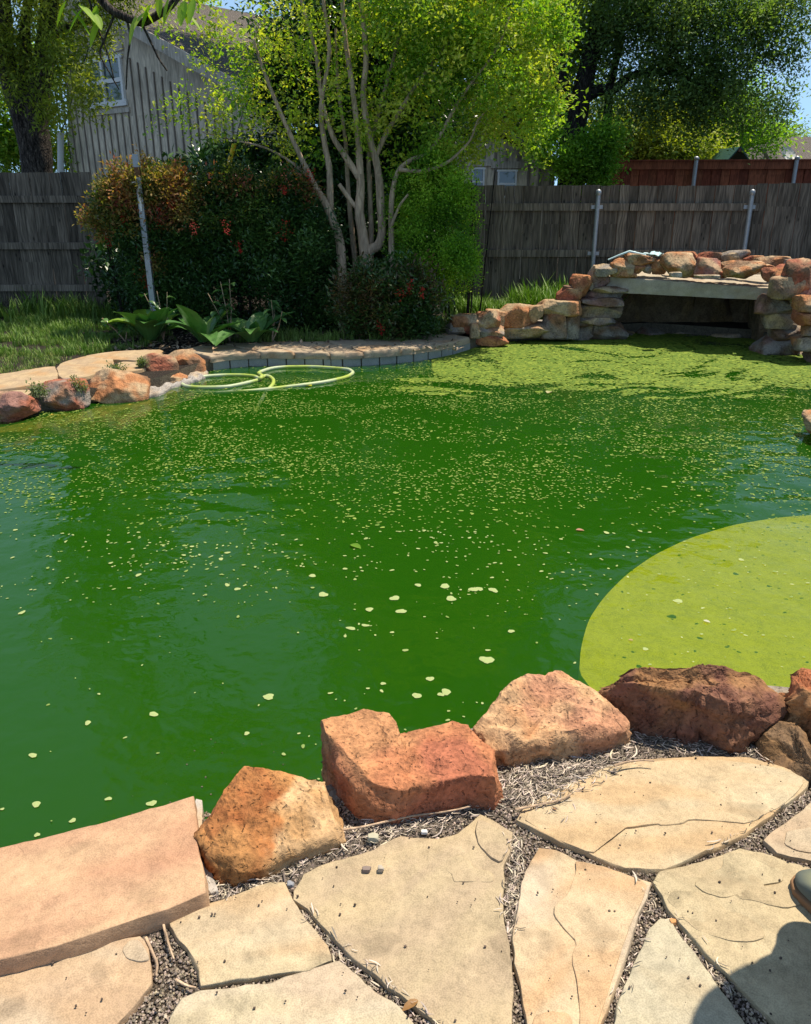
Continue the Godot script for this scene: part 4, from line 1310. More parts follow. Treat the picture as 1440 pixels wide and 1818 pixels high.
	# mortar footing under the row
	var ft := [Vector3(-0.576, -0.01, -1.686), Vector3(-0.379, -0.01, -1.812), Vector3(-0.198, -0.01, -1.929), Vector3(0, -0.01, -2.085), Vector3(0.238, -0.01, -2.2), Vector3(0.488, -0.01, -2.391), Vector3(0.707, -0.01, -2.409), Vector3(1.018, -0.01, -2.461), Vector3(1.413, -0.01, -2.409), Vector3(1.717, -0.01, -2.391), Vector3(1.592, -0.01, -2.17), Vector3(1.316, -0.01, -2.2), Vector3(1.077, -0.01, -2.245), Vector3(0.716, -0.01, -2.286), Vector3(0.473, -0.01, -2.185), Vector3(0.281, -0.01, -2.085), Vector3(0.065, -0.01, -1.881), Vector3(-0.126, -0.01, -1.812), Vector3(-0.368, -0.01, -1.646), Vector3(-0.48, -0.01, -1.553)]
	tag(part("mortar_footing", block(ft, -0.8, {"step": 0.05, "bevel": 0.02, "rough": 0.012, "edge": 0.01, "rings": 5, "sides": 6, "seed": 6, "centre": Vector3(0.329, -0.01, -2.2), "colour": stone_colour(Color(0.3, 0.26, 0.22), Color(0.26, 0.22, 0.18), TAN, 6)}), M.boulder, self), "grey mortar footing under the row of near boulders", "mortar")

func boulder(outline: Array, base: float, sd: int, colour: Callable, label: String, o: Dictionary) -> void:
	var d := {"step": 0.006, "rounds": 0, "edge": 0.003, "rings": 48, "sides": 24, "seed": sd, "colour": colour, "freq": 9.0, "top_rough": 0.7, "chip": 1.3, "faces": 11}
	d.merge(o, true)
	tag(part("boulder", block(outline, base - 0.15, d), M.boulder, self), label, "boulder", "boulders along the near edge of the pool")

func streaks(a: Color, b: Color, c: Color, dir: Vector2, sd: int) -> Callable:
	var d := dir.normalized()
	return func(p: Vector3, side: float) -> Color:
		var u := p.x * d.x + p.z * d.y
		var v := -p.x * d.y + p.z * d.x
		var t := smoothstep(-0.3, 0.35, n_big.get_noise_3d(u * 14.0, v * 70.0, sd * 40.0))
		var k := smoothstep(0.0, 0.45, n_mid.get_noise_3d(u * 16.0, v * 40.0, sd * 17.0))
		var q := a.lerp(b, t).lerp(c, k * 0.7)
		var f := 1.0 + 0.12 * n_mid.get_noise_3dv(p * 160.0) - 0.22 * smoothstep(0.3, 0.5, n_mid.get_noise_3dv(p * 55.0 + Vector3(sd * 9.0, 0, 0))) + 0.1 * smoothstep(0.25, 0.5, n_big.get_noise_3dv(p * 70.0 + Vector3(0, sd * 5.0, 0)))
		return Color(q.r * f, q.g * f, q.b * f)

func patio() -> void:
	var bed_edge := [Vector3(-1.322, 0, -1.201), Vector3(-0.985, 0, -1.492), Vector3(-0.567, 0, -1.716), Vector3(-0.363, 0, -1.716), Vector3(0, 0, -1.917), Vector3(0.454, 0, -2.186), Vector3(0.962, 0, -2.294), Vector3(1.348, 0, -2.272), Vector3(1.941, 0, -2.157)]
	bed_edge.append_array([Vector3(3.2, 0, -1.0), Vector3(3.2, 0, 1.2), Vector3(-3.2, 0, 1.2), Vector3(-3.2, 0, -0.6)])
	var bed := part("patio", flat_sheet(bed_edge, [], 0.0, 0.06, 3.4), M.bed, self)
	tag(bed, "flagstone patio set in gravel and mulch at the near edge of the pool", "patio", "", "structure")
	var H := 0.035
	var stones := [
		[Vector3(-0.558, 0.017, -1.427), Vector3(-0.509, 0.017, -1.453), Vector3(-0.434, 0.017, -1.479), Vector3(-0.378, 0.017, -1.51), Vector3(-0.331, 0.017, -1.533), Vector3(-0.299, 0.017, -1.534), Vector3(-0.266, 0.017, -1.468), Vector3(-0.223, 0.017, -1.408), Vector3(-0.178, 0.017, -1.353), Vector3(-0.165, 0.017, -1.316), Vector3(-0.214, 0.017, -1.293), Vector3(-0.294, 0.017, -1.279), Vector3(-0.389, 0.017, -1.26), Vector3(-0.439, 0.017, -1.251), Vector3(-0.454, 0.017, -1.292), Vector3(-0.5, 0.017, -1.349), Vector3(-0.546, 0.017, -1.403)],
		[Vector3(-1, 0.017, -1.268), Vector3(-0.892, 0.017, -1.299), Vector3(-0.784, 0.017, -1.339), Vector3(-0.668, 0.017, -1.368), Vector3(-0.61, 0.017, -1.376), Vector3(-0.579, 0.017, -1.343), Vector3(-0.562, 0.017, -1.314), Vector3(-0.544, 0.017, -1.259), Vector3(-0.572, 0.017, -1.199), Vector3(-0.588, 0.017, -1.166), Vector3(-0.606, 0.017, -1.116), Vector3(-0.918, 0.017, -1.072)],
		[Vector3(-0.493, 0.017, -1.166), Vector3(-0.477, 0.017, -1.225), Vector3(-0.441, 0.017, -1.242), Vector3(-0.347, 0.017, -1.253), Vector3(-0.291, 0.017, -1.259), Vector3(-0.213, 0.017, -1.289), Vector3(-0.15, 0.017, -1.309), Vector3(-0.114, 0.017, -1.283), Vector3(-0.064, 0.017, -1.238), Vector3(-0.008, 0.017, -1.2), Vector3(0.023, 0.017, -1.166), Vector3(0.061, 0.017, -1.1), Vector3(-0.505, 0.017, -1.1)],
		[Vector3(-0.271, 0.017, -1.506), Vector3(-0.254, 0.017, -1.561), Vector3(-0.177, 0.017, -1.603), Vector3(-0.078, 0.017, -1.648), Vector3(-0.01, 0.017, -1.681), Vector3(0.089, 0.017, -1.681), Vector3(0.139, 0.017, -1.702), Vector3(0.205, 0.017, -1.769), Vector3(0.285, 0.017, -1.702), Vector3(0.275, 0.017, -1.648), Vector3(0.253, 0.017, -1.59), Vector3(0.236, 0.017, -1.446), Vector3(0.235, 0.017, -1.343), Vector3(0.233, 0.017, -1.296), Vector3(0.217, 0.017, -1.166), Vector3(0.203, 0.017, -1.083), Vector3(0.104, 0.017, -1.083), Vector3(0.061, 0.017, -1.166), Vector3(-0.008, 0.017, -1.224), Vector3(-0.09, 0.017, -1.295), Vector3(-0.163, 0.017, -1.373), Vector3(-0.232, 0.017, -1.455), Vector3(-0.266, 0.017, -1.481)],
		[Vector3(0.347, 0.017, -1.649), Vector3(0.39, 0.017, -1.642), Vector3(0.442, 0.017, -1.609), Vector3(0.542, 0.017, -1.572), Vector3(0.608, 0.017, -1.534), Vector3(0.58, 0.017, -1.484), Vector3(0.536, 0.017, -1.419), Vector3(0.487, 0.017, -1.329), Vector3(0.441, 0.017, -1.242), Vector3(0.4, 0.017, -1.166), Vector3(0.363, 0.017, -1.083), Vector3(0.247, 0.017, -1.083), Vector3(0.251, 0.017, -1.188), Vector3(0.242, 0.017, -1.273), Vector3(0.236, 0.017, -1.306), Vector3(0.251, 0.017, -1.394), Vector3(0.271, 0.017, -1.446), Vector3(0.288, 0.017, -1.536), Vector3(0.319, 0.017, -1.598)],
		[Vector3(0.301, 0.017, -1.75), Vector3(0.335, 0.017, -1.795), Vector3(0.425, 0.017, -1.861), Vector3(0.526, 0.017, -1.924), Vector3(0.615, 0.017, -1.976), Vector3(0.689, 0.017, -2.002), Vector3(0.769, 0.017, -2.007), Vector3(0.919, 0.017, -2.015), Vector3(1.035, 0.017, -2.007), Vector3(1.103, 0.017, -1.979), Vector3(1.181, 0.017, -1.921), Vector3(1.159, 0.017, -1.882), Vector3(1.053, 0.017, -1.802), Vector3(0.945, 0.017, -1.728), Vector3(0.816, 0.017, -1.648), Vector3(0.747, 0.017, -1.617), Vector3(0.647, 0.017, -1.574), Vector3(0.554, 0.017, -1.579), Vector3(0.487, 0.017, -1.617), Vector3(0.403, 0.017, -1.667), Vector3(0.36, 0.017, -1.702)],
		[Vector3(0.612, 0.017, -1.534), Vector3(0.639, 0.017, -1.565), Vector3(0.735, 0.017, -1.598), Vector3(0.868, 0.017, -1.648), Vector3(0.943, 0.017, -1.617), Vector3(1.023, 0.017, -1.579), Vector3(1.16, 0.017, -1.519), Vector3(1.005, 0.017, -1.072), Vector3(0.754, 0.017, -1.072), Vector3(0.758, 0.017, -1.166), Vector3(0.726, 0.017, -1.233), Vector3(0.704, 0.017, -1.282), Vector3(0.674, 0.017, -1.339), Vector3(0.653, 0.017, -1.403), Vector3(0.629, 0.017, -1.451), Vector3(0.624, 0.017, -1.491)],
		[Vector3(0.937, 0.017, -1.673), Vector3(0.996, 0.017, -1.716), Vector3(1.129, 0.017, -1.809), Vector3(1.316, 0.017, -1.897), Vector3(1.44, 0.017, -1.804), Vector3(1.265, 0.017, -1.51), Vector3(1.179, 0.017, -1.554), Vector3(1.033, 0.017, -1.602), Vector3(0.954, 0.017, -1.628)],
		[Vector3(0.598, 0.017, -1.424), Vector3(0.621, 0.017, -1.425), Vector3(0.626, 0.017, -1.394), Vector3(0.655, 0.017, -1.306), Vector3(0.671, 0.017, -1.246), Vector3(0.695, 0.017, -1.174), Vector3(0.715, 0.017, -1.083), Vector3(0.396, 0.017, -1.083), Vector3(0.43, 0.017, -1.166), Vector3(0.471, 0.017, -1.251), Vector3(0.52, 0.017, -1.329), Vector3(0.563, 0.017, -1.393)]]
	var cols := [
		[Color(0.478, 0.390, 0.249), Color(0.436, 0.312, 0.183), Color(0.457, 0.379, 0.262)], [Color(0.447, 0.356, 0.249), Color(0.416, 0.323, 0.236), Color(0.436, 0.290, 0.170)], [Color(0.488, 0.413, 0.275), Color(0.447, 0.379, 0.275), Color(0.436, 0.335, 0.236)],
		[Color(0.421, 0.335, 0.212), Color(0.392, 0.304, 0.201), Color(0.451, 0.354, 0.212)], [Color(0.509, 0.390, 0.249), Color(0.488, 0.323, 0.183), Color(0.457, 0.379, 0.288)], [Color(0.488, 0.379, 0.236), Color(0.457, 0.323, 0.183), Color(0.467, 0.401, 0.275)],
		[Color(0.431, 0.349, 0.217), Color(0.402, 0.319, 0.197), Color(0.441, 0.366, 0.232)], [Color(0.436, 0.345, 0.236), Color(0.416, 0.312, 0.209), Color(0.436, 0.368, 0.262)], [Color(0.441, 0.390, 0.272), Color(0.412, 0.366, 0.262), Color(0.431, 0.344, 0.221)]]
	for i in stones.size():
		var c: Array = cols[i]
		part("flagstone", block(stones[i], -0.01, {"step": 0.008, "bevel": 0.0025, "rough": 0.003, "edge": 0.006, "rings": 26, "sides": 3, "seed": 20 + i, "top_rough": 0.45, "chip": 0.5, "wave": 0.005, "rounds": 0, "colour": streaks(c[0], c[1], c[2], Vector2(1.0, [-0.2, 0.15, -0.1, -0.9, -0.8, 0.05, 0.6, 0.3, 0.8][i]), 20 + i)}), M.flagstone, bed)
	# the paving goes on to both sides and behind
	var er := RandomNumberGenerator.new()
	er.seed = 61
	for q in [Vector3(-1.45, 0, -0.98), Vector3(-0.85, 0, -0.72), Vector3(-0.2, 0, -0.68), Vector3(0.45, 0, -0.7), Vector3(1.1, 0, -0.72), Vector3(1.75, 0, -0.95), Vector3(1.85, 0, -1.6), Vector3(-2.0, 0, -0.6), Vector3(-1.4, 0, -0.3), Vector3(-0.7, 0, -0.05), Vector3(0.1, 0, 0.0), Vector3(0.85, 0, -0.05), Vector3(1.55, 0, -0.3), Vector3(2.3, 0, -0.5)]:
		var ring := []
		for j in 7:
			var t := TAU * (j + er.randf_range(-0.25, 0.25)) / 7
			var rad := er.randf_range(0.25, 0.32)
			ring.append(q + Vector3(cos(t) * rad, 0.017, sin(t) * rad * 0.92))
		var c: Array = cols[er.randi() % cols.size()]
		part("flagstone", block(ring, -0.01, {"step": 0.03, "bevel": 0.005, "rough": 0.003, "edge": 0.005, "rings": 10, "sides": 2, "seed": 140, "rounds": 0, "colour": streaks(c[0], c[1], c[2], Vector2(1, 0.3), 140)}), M.flagstone, bed)
	# thin upper leaves of stone that have split along the bed
	var leaves := [
		[5, [Vector3(0.314, 0.021, -1.752), Vector3(0.422, 0.021, -1.847), Vector3(0.522, 0.021, -1.909), Vector3(0.685, 0.021, -1.987), Vector3(0.913, 0.021, -2), Vector3(1.092, 0.021, -1.964), Vector3(1.163, 0.021, -1.907), Vector3(1.047, 0.021, -1.802), Vector3(0.925, 0.021, -1.73), Vector3(0.86, 0.021, -1.739), Vector3(0.771, 0.021, -1.747), Vector3(0.747, 0.021, -1.732), Vector3(0.688, 0.021, -1.724), Vector3(0.679, 0.021, -1.732), Vector3(0.588, 0.021, -1.716), Vector3(0.556, 0.021, -1.707), Vector3(0.525, 0.021, -1.685), Vector3(0.51, 0.021, -1.653), Vector3(0.481, 0.021, -1.624), Vector3(0.404, 0.021, -1.671), Vector3(0.363, 0.021, -1.705)]],
		[4, [Vector3(0.433, 0.021, -1.601), Vector3(0.539, 0.021, -1.561), Vector3(0.596, 0.021, -1.529), Vector3(0.572, 0.021, -1.481), Vector3(0.528, 0.021, -1.416), Vector3(0.479, 0.021, -1.325), Vector3(0.434, 0.021, -1.239), Vector3(0.394, 0.021, -1.167), Vector3(0.36, 0.021, -1.097), Vector3(0.335, 0.021, -1.097), Vector3(0.359, 0.021, -1.173), Vector3(0.365, 0.021, -1.229), Vector3(0.369, 0.021, -1.318), Vector3(0.391, 0.021, -1.359), Vector3(0.37, 0.021, -1.392), Vector3(0.35, 0.021, -1.433), Vector3(0.356, 0.021, -1.462), Vector3(0.396, 0.021, -1.498), Vector3(0.428, 0.021, -1.563)]],
		[4, [Vector3(0.251, 0.021, -1.085), Vector3(0.258, 0.021, -1.179), Vector3(0.299, 0.021, -1.195), Vector3(0.339, 0.021, -1.19), Vector3(0.346, 0.021, -1.166), Vector3(0.321, 0.021, -1.085)]],
		[1, [Vector3(-0.637, 0.021, -1.34), Vector3(-0.63, 0.021, -1.365), Vector3(-0.605, 0.021, -1.366), Vector3(-0.577, 0.021, -1.332), Vector3(-0.567, 0.021, -1.314), Vector3(-0.587, 0.021, -1.307), Vector3(-0.618, 0.021, -1.314)]],
		[3, [Vector3(0.199, 0.021, -1.752), Vector3(0.276, 0.021, -1.691), Vector3(0.266, 0.021, -1.644), Vector3(0.243, 0.021, -1.592), Vector3(0.216, 0.021, -1.615), Vector3(0.191, 0.021, -1.653), Vector3(0.188, 0.021, -1.697)]]]
	for q in leaves:
		var c: Array = cols[q[0]]
		part("split_layer", block(q[1], 0.011, {"step": 0.008, "bevel": 0.002, "rough": 0.001, "edge": 0.004, "rings": 14, "sides": 2, "seed": 90 + q[0], "top_rough": 0.6, "rounds": 1, "colour": streaks(c[0], c[1], c[2], Vector2(1.0, 0.1), 30 + q[0])}), M.flagstone, bed)
	var fr := RandomNumberGenerator.new()
	fr.seed = 505
	for i in stones.size():
		var pl := PackedVector2Array()
		var mid := Vector3.ZERO
		for p in stones[i]:
			pl.append(Vector2(p.x, p.z))
			mid += p / stones[i].size()
		for k in 3:
			var at: Vector3 = mid.lerp(stones[i][fr.randi() % stones[i].size()], fr.randf_range(0.3, 0.75))
			var ring := []
			var ph := fr.randf() * TAU
			var size := fr.randf_range(0.035, 0.085)
			var ok := true
			for j in 18:
				var t := TAU * j / 18
				var rad := size * (1.0 + 0.35 * sin(t * 2.0 + ph) + 0.2 * sin(t * 3.0 - ph * 2.0) + fr.randf_range(-0.12, 0.12))
				var p := Vector3(at.x + cos(t) * rad * 1.3, 0.0191, at.z + sin(t) * rad * 0.8)
				if not Geometry2D.is_point_in_polygon(Vector2(p.x, p.z), pl): ok = false
				ring.append(p)
			if not ok: continue
			var c: Array = cols[i]
			part("split_layer", block(ring, 0.011, {"step": 0.008, "bevel": 0.0015, "rough": 0.0006, "edge": 0.004, "rings": 9, "sides": 1, "seed": 120 + i * 3 + k, "top_rough": 0.6, "rounds": 1, "colour": streaks(c[1], c[0], c[2], Vector2(1.0, 0.3), 50 + i * 3 + k)}), M.flagstone, bed)
	# gravel in the joints
	var taboo := []
	for st in stones:
		var pl := PackedVector2Array()
		for p in st: pl.append(Vector2(p.x, p.z))
		taboo.append(pl)
	var r := RandomNumberGenerator.new()
	r.seed = 77
	var pool := PackedVector2Array()
	for p in pool_outline(): pool.append(Vector2(p.x, p.z))
	var slab := PackedVector2Array()
	for p in [Vector3(-1.453, 0, -1.58), Vector3(-1.089, 0, -1.716), Vector3(-0.613, 0, -1.905), Vector3(-0.484, 0, -1.526), Vector3(-0.912, 0, -1.336), Vector3(-1.221, 0, -1.226)]: slab.append(Vector2(p.x, p.z))
	taboo.append(slab)
	var grit := lump(Vector3(0.009, 0.006, 0.008), 3, func(p, s): return Color.WHITE, Vector3.ZERO, 2, 0.0, 4)
	var places := []
	var colours := []
	while places.size() < 42000:
		var p := Vector2(r.randf_range(-1.3, 1.3), r.randf_range(-2.45, -1.05))
		if p.y < -1.95 and p.x < 0.0: continue
		if p.y < -2.55 + absf(p.x - 0.9) * 0.4: continue
		var hit := false
		for pl in taboo:
			if Geometry2D.is_point_in_polygon(p, pl):
				hit = true
				break
		if hit or Geometry2D.is_point_in_polygon(p, pool): continue
		var sc := r.randf_range(0.2, 0.75)
		places.append(Transform3D(Basis.from_euler(Vector3(r.randf(), r.randf() * TAU, r.randf())).scaled(Vector3.ONE * sc), Vector3(p.x, 0.002 + r.randf() * 0.003, p.y)))
		var g := r.randf_range(0.16, 0.5) * (1.3 if r.randf() < 0.12 else 0.8)
		colours.append(Color(g, g * r.randf_range(0.76, 0.86), g * r.randf_range(0.56, 0.72)))
	many("gravel", grit, M.litter, bed, places, colours)
	# pale shredded mulch and twigs drifted along the boulders
	var shred := []
	for k in 4:
		var s := Soup.new()
		var bend := [0.0, 0.06, -0.1, 0.2][k] as float
		var pts := []
		for j in 5: pts.append(Vector3(j / 4.0 - 0.5, 0.06 * sin(j * 1.3 + k), bend * sin(PI * j / 4.0)) )
		s.tube(pts, [0.025, 0.05, 0.055, 0.045, 0.015], 4)
		shred.append(mesh_of(s))
	var lines := [[Vector3(-0.563, 0, -1.45), Vector3(-0.482, 0, -1.505), Vector3(-0.393, 0, -1.547), Vector3(-0.287, 0, -1.598), Vector3(-0.178, 0, -1.675), Vector3(-0.121, 0, -1.716)], [Vector3(-0.121, 0, -1.716), Vector3(-0.03, 0, -1.728), Vector3(0.062, 0, -1.775), Vector3(0.158, 0, -1.819), Vector3(0.24, 0, -1.846), Vector3(0.293, 0, -1.893)], [Vector3(0.27, 0, -1.835), Vector3(0.325, 0, -1.893), Vector3(0.402, 0, -1.967), Vector3(0.495, 0, -2.018), Vector3(0.59, 0, -2.058), Vector3(0.706, 0, -2.105)], [Vector3(0.634, 0, -2.1), Vector3(0.743, 0, -2.114), Vector3(0.841, 0, -2.086), Vector3(0.995, 0, -2.077), Vector3(1.098, 0, -2.072), Vector3(1.15, 0, -1.992)], [Vector3(-0.904, 0, -1.318), Vector3(-0.795, 0, -1.359), Vector3(-0.682, 0, -1.403), Vector3(-0.566, 0, -1.459)], [Vector3(0.287, 0, -1.716), Vector3(0.283, 0, -1.617), Vector3(0.253, 0, -1.492), Vector3(0.242, 0, -1.365)], [Vector3(-0.258, 0, -1.475), Vector3(-0.167, 0, -1.365), Vector3(-0.086, 0, -1.286), Vector3(0.024, 0, -1.201), Vector3(0.091, 0, -1.14)], [Vector3(0.753, 0, -1.617), Vector3(0.9, 0, -1.695), Vector3(1.066, 0, -1.801), Vector3(1.161, 0, -1.869)], [Vector3(0.565, 0, -1.562), Vector3(0.602, 0, -1.492), Vector3(0.487, 0, -1.307), Vector3(0.416, 0, -1.164)], [Vector3(0.617, 0, -1.45), Vector3(0.664, 0, -1.35), Vector3(0.713, 0, -1.213)], [Vector3(0.328, 0, -1.79), Vector3(0.423, 0, -1.893), Vector3(0.498, 0, -1.942), Vector3(0.615, 0, -2.018)]]
	var amount := [800, 1300, 2100, 900, 330, 260, 160, 110, 80, 90, 700]
	var width := [0.035, 0.045, 0.075, 0.045, 0.018, 0.018, 0.018, 0.02, 0.02, 0.02, 0.06]
	var pl4 := [[], [], [], []]
	var cl4 := [[], [], [], []]
	for i in lines.size():
		var ln := resampled(lines[i], 0.05, 1, false)
		for k in amount[i]:
			var t := r.randf()
			var p := along(ln, t)
			var tan := (along(ln, minf(t + 0.05, 1.0)) - along(ln, maxf(t - 0.05, 0.0))).normalized()
			var off := r.randfn() * float(width[i]) * 0.6
			p += Vector3(-tan.z, 0, tan.x) * off
			var at := Vector2(p.x, p.z)
			var on := 0.0
			for pl in taboo:
				if Geometry2D.is_point_in_polygon(at, pl): on = 0.018
			if on > 0.0 and r.randf() < 0.6 and i != 10: continue
			var len := r.randf_range(0.007, 0.03) * (1.9 if r.randf() < 0.08 else 1.0)
			var b := Basis(Vector3.UP, atan2(-tan.z, tan.x) + r.randfn() * 0.7) * Basis(Vector3.FORWARD, r.randfn() * 0.18)
			b = b * Basis.from_scale(Vector3(len, len * r.randf_range(0.3, 0.7), len))
			var m := r.randi() % 4
			pl4[m].append(Transform3D(b, p + Vector3(0, on + 0.004 + r.randf() * (0.016 if i < 5 else 0.005), 0)))
			var g := r.randf_range(0.34, 0.68) if r.randf() < 0.55 else r.randf_range(0.08, 0.22)
			cl4[m].append(Color(g, g * r.randf_range(0.8, 0.89), g * r.randf_range(0.62, 0.76)))
	for m in 4:
		many("mulch_shreds" if m == 0 else "mulch_shreds_%03d" % m, shred[m], M.litter, bed, pl4[m], cl4[m])
	# darker crumbs of bark beneath
	var pc := []
	var cc := []
	for i in [0, 1, 2, 3, 4, 10]:
		var ln := resampled(lines[i], 0.05, 1, false)
		for k in 1500:
			var t := r.randf()
			var p := along(ln, t) + Vector3(r.randfn() * 0.04, 0, r.randfn() * 0.04)
			var inside := false
			for pl in taboo:
				if Geometry2D.is_point_in_polygon(Vector2(p.x, p.z), pl): inside = true
			if inside: continue
			pc.append(Transform3D(Basis.from_euler(Vector3(r.randf(), r.randf() * TAU, r.randf())).scaled(Vector3(r.randf_range(0.4, 1.6), 0.7, r.randf_range(0.4, 1.2))), p + Vector3(0, 0.004, 0)))
			var g := r.randf_range(0.05, 0.2)
			cc.append(Color(g, g * 0.82, g * 0.66))
	many("bark_crumbs", grit, M.litter, bed, pc, cc)
	# a few curved twigs
	var tw := [[Vector3(0.594, 0.045, -1.931), Vector3(0.645, 0.045, -1.954), Vector3(0.698, 0.045, -1.964), Vector3(0.746, 0.045, -1.956)], [Vector3(-0.238, 0.03, -1.688), Vector3(-0.12, 0.03, -1.704), Vector3(0, 0.03, -1.746), Vector3(0.123, 0.03, -1.767), Vector3(0.202, 0.03, -1.794)], [Vector3(-0.604, 0.015, -1.39), Vector3(-0.569, 0.015, -1.338), Vector3(-0.547, 0.015, -1.306), Vector3(-0.543, 0.015, -1.267)], [Vector3(-0.578, 0.02, -1.453), Vector3(-0.564, 0.02, -1.409), Vector3(-0.533, 0.02, -1.348), Vector3(-0.506, 0.02, -1.302)], [Vector3(-0.506, 0.02, -1.27), Vector3(-0.471, 0.02, -1.25), Vector3(-0.438, 0.02, -1.243)], [Vector3(0.277, 0.03, -1.767), Vector3(0.357, 0.03, -1.789), Vector3(0.439, 0.03, -1.812), Vector3(0.477, 0.03, -1.846)], [Vector3(1.107, 0.012, -2.078), Vector3(1.161, 0.012, -2.123), Vector3(1.231, 0.012, -2.141), Vector3(1.272, 0.012, -2.129)]]
	for i in tw.size():
		var s := Soup.new()
		var p := resampled(tw[i], 0.02, 2, false)
		var rad := []
		for k in p.size(): rad.append(0.0042 - 0.002 * k / p.size())
		s.tube(p, rad, 6)
		tag(part("twig", mesh_of(s, true), M.myrtle_bark, self), ["bent grey twig lying on the top edge of the yellow flagstone", "long thin twig in the mulch below the red block", "dark twig across the gravel right of the corner flagstone", "straight pale twig in the gravel gap below the slab", "thin root lying in front of the cream flagstone's corner", "curved twig in the mulch drift below the peach boulder", "twig in the mulch beside the low brown rock"][i], "twig")


# ---------------------------------------------------------------- trees and shrubs
const LIME := [Color(0.167, 0.323, 0.044), Color(0.308, 0.496, 0.058), Color(0.531, 0.600, 0.079), Color(0.600, 0.600, 0.108)]
const BRIGHT := [Color(0.108, 0.250, 0.030), Color(0.216, 0.416, 0.042), Color(0.336, 0.562, 0.051), Color(0.480, 0.650, 0.077)]
const DEEP := [Color(0.018, 0.053, 0.013), Color(0.032, 0.083, 0.019), Color(0.053, 0.120, 0.025), Color(0.074, 0.150, 0.033)]
const OAK := [Color(0.082, 0.150, 0.048), Color(0.130, 0.224, 0.070), Color(0.194, 0.300, 0.098), Color(0.276, 0.374, 0.121)]
const OLIVE := [Color(0.155, 0.221, 0.038), Color(0.265, 0.332, 0.051), Color(0.420, 0.464, 0.076), Color(0.530, 0.552, 0.102)]

func sprigs(n: int, leaves: int, length: float, width: float, reach: float, sd: int, droop := 0.0) -> Array:
	var a := []
	for k in n: a.append(sprig(leaves, length, width, reach, sd + k, droop))
	return a

func stems_at(base: Vector3, list: Array) -> Array:
	return list.map(func(q): return [(q[0] as Array).map(func(p): return p - base), q[1], q[2]])

func puffs_at(base: Vector3, list: Array) -> Array:
	return list.map(func(q): return [q[0] - base, q[1], q[2]])

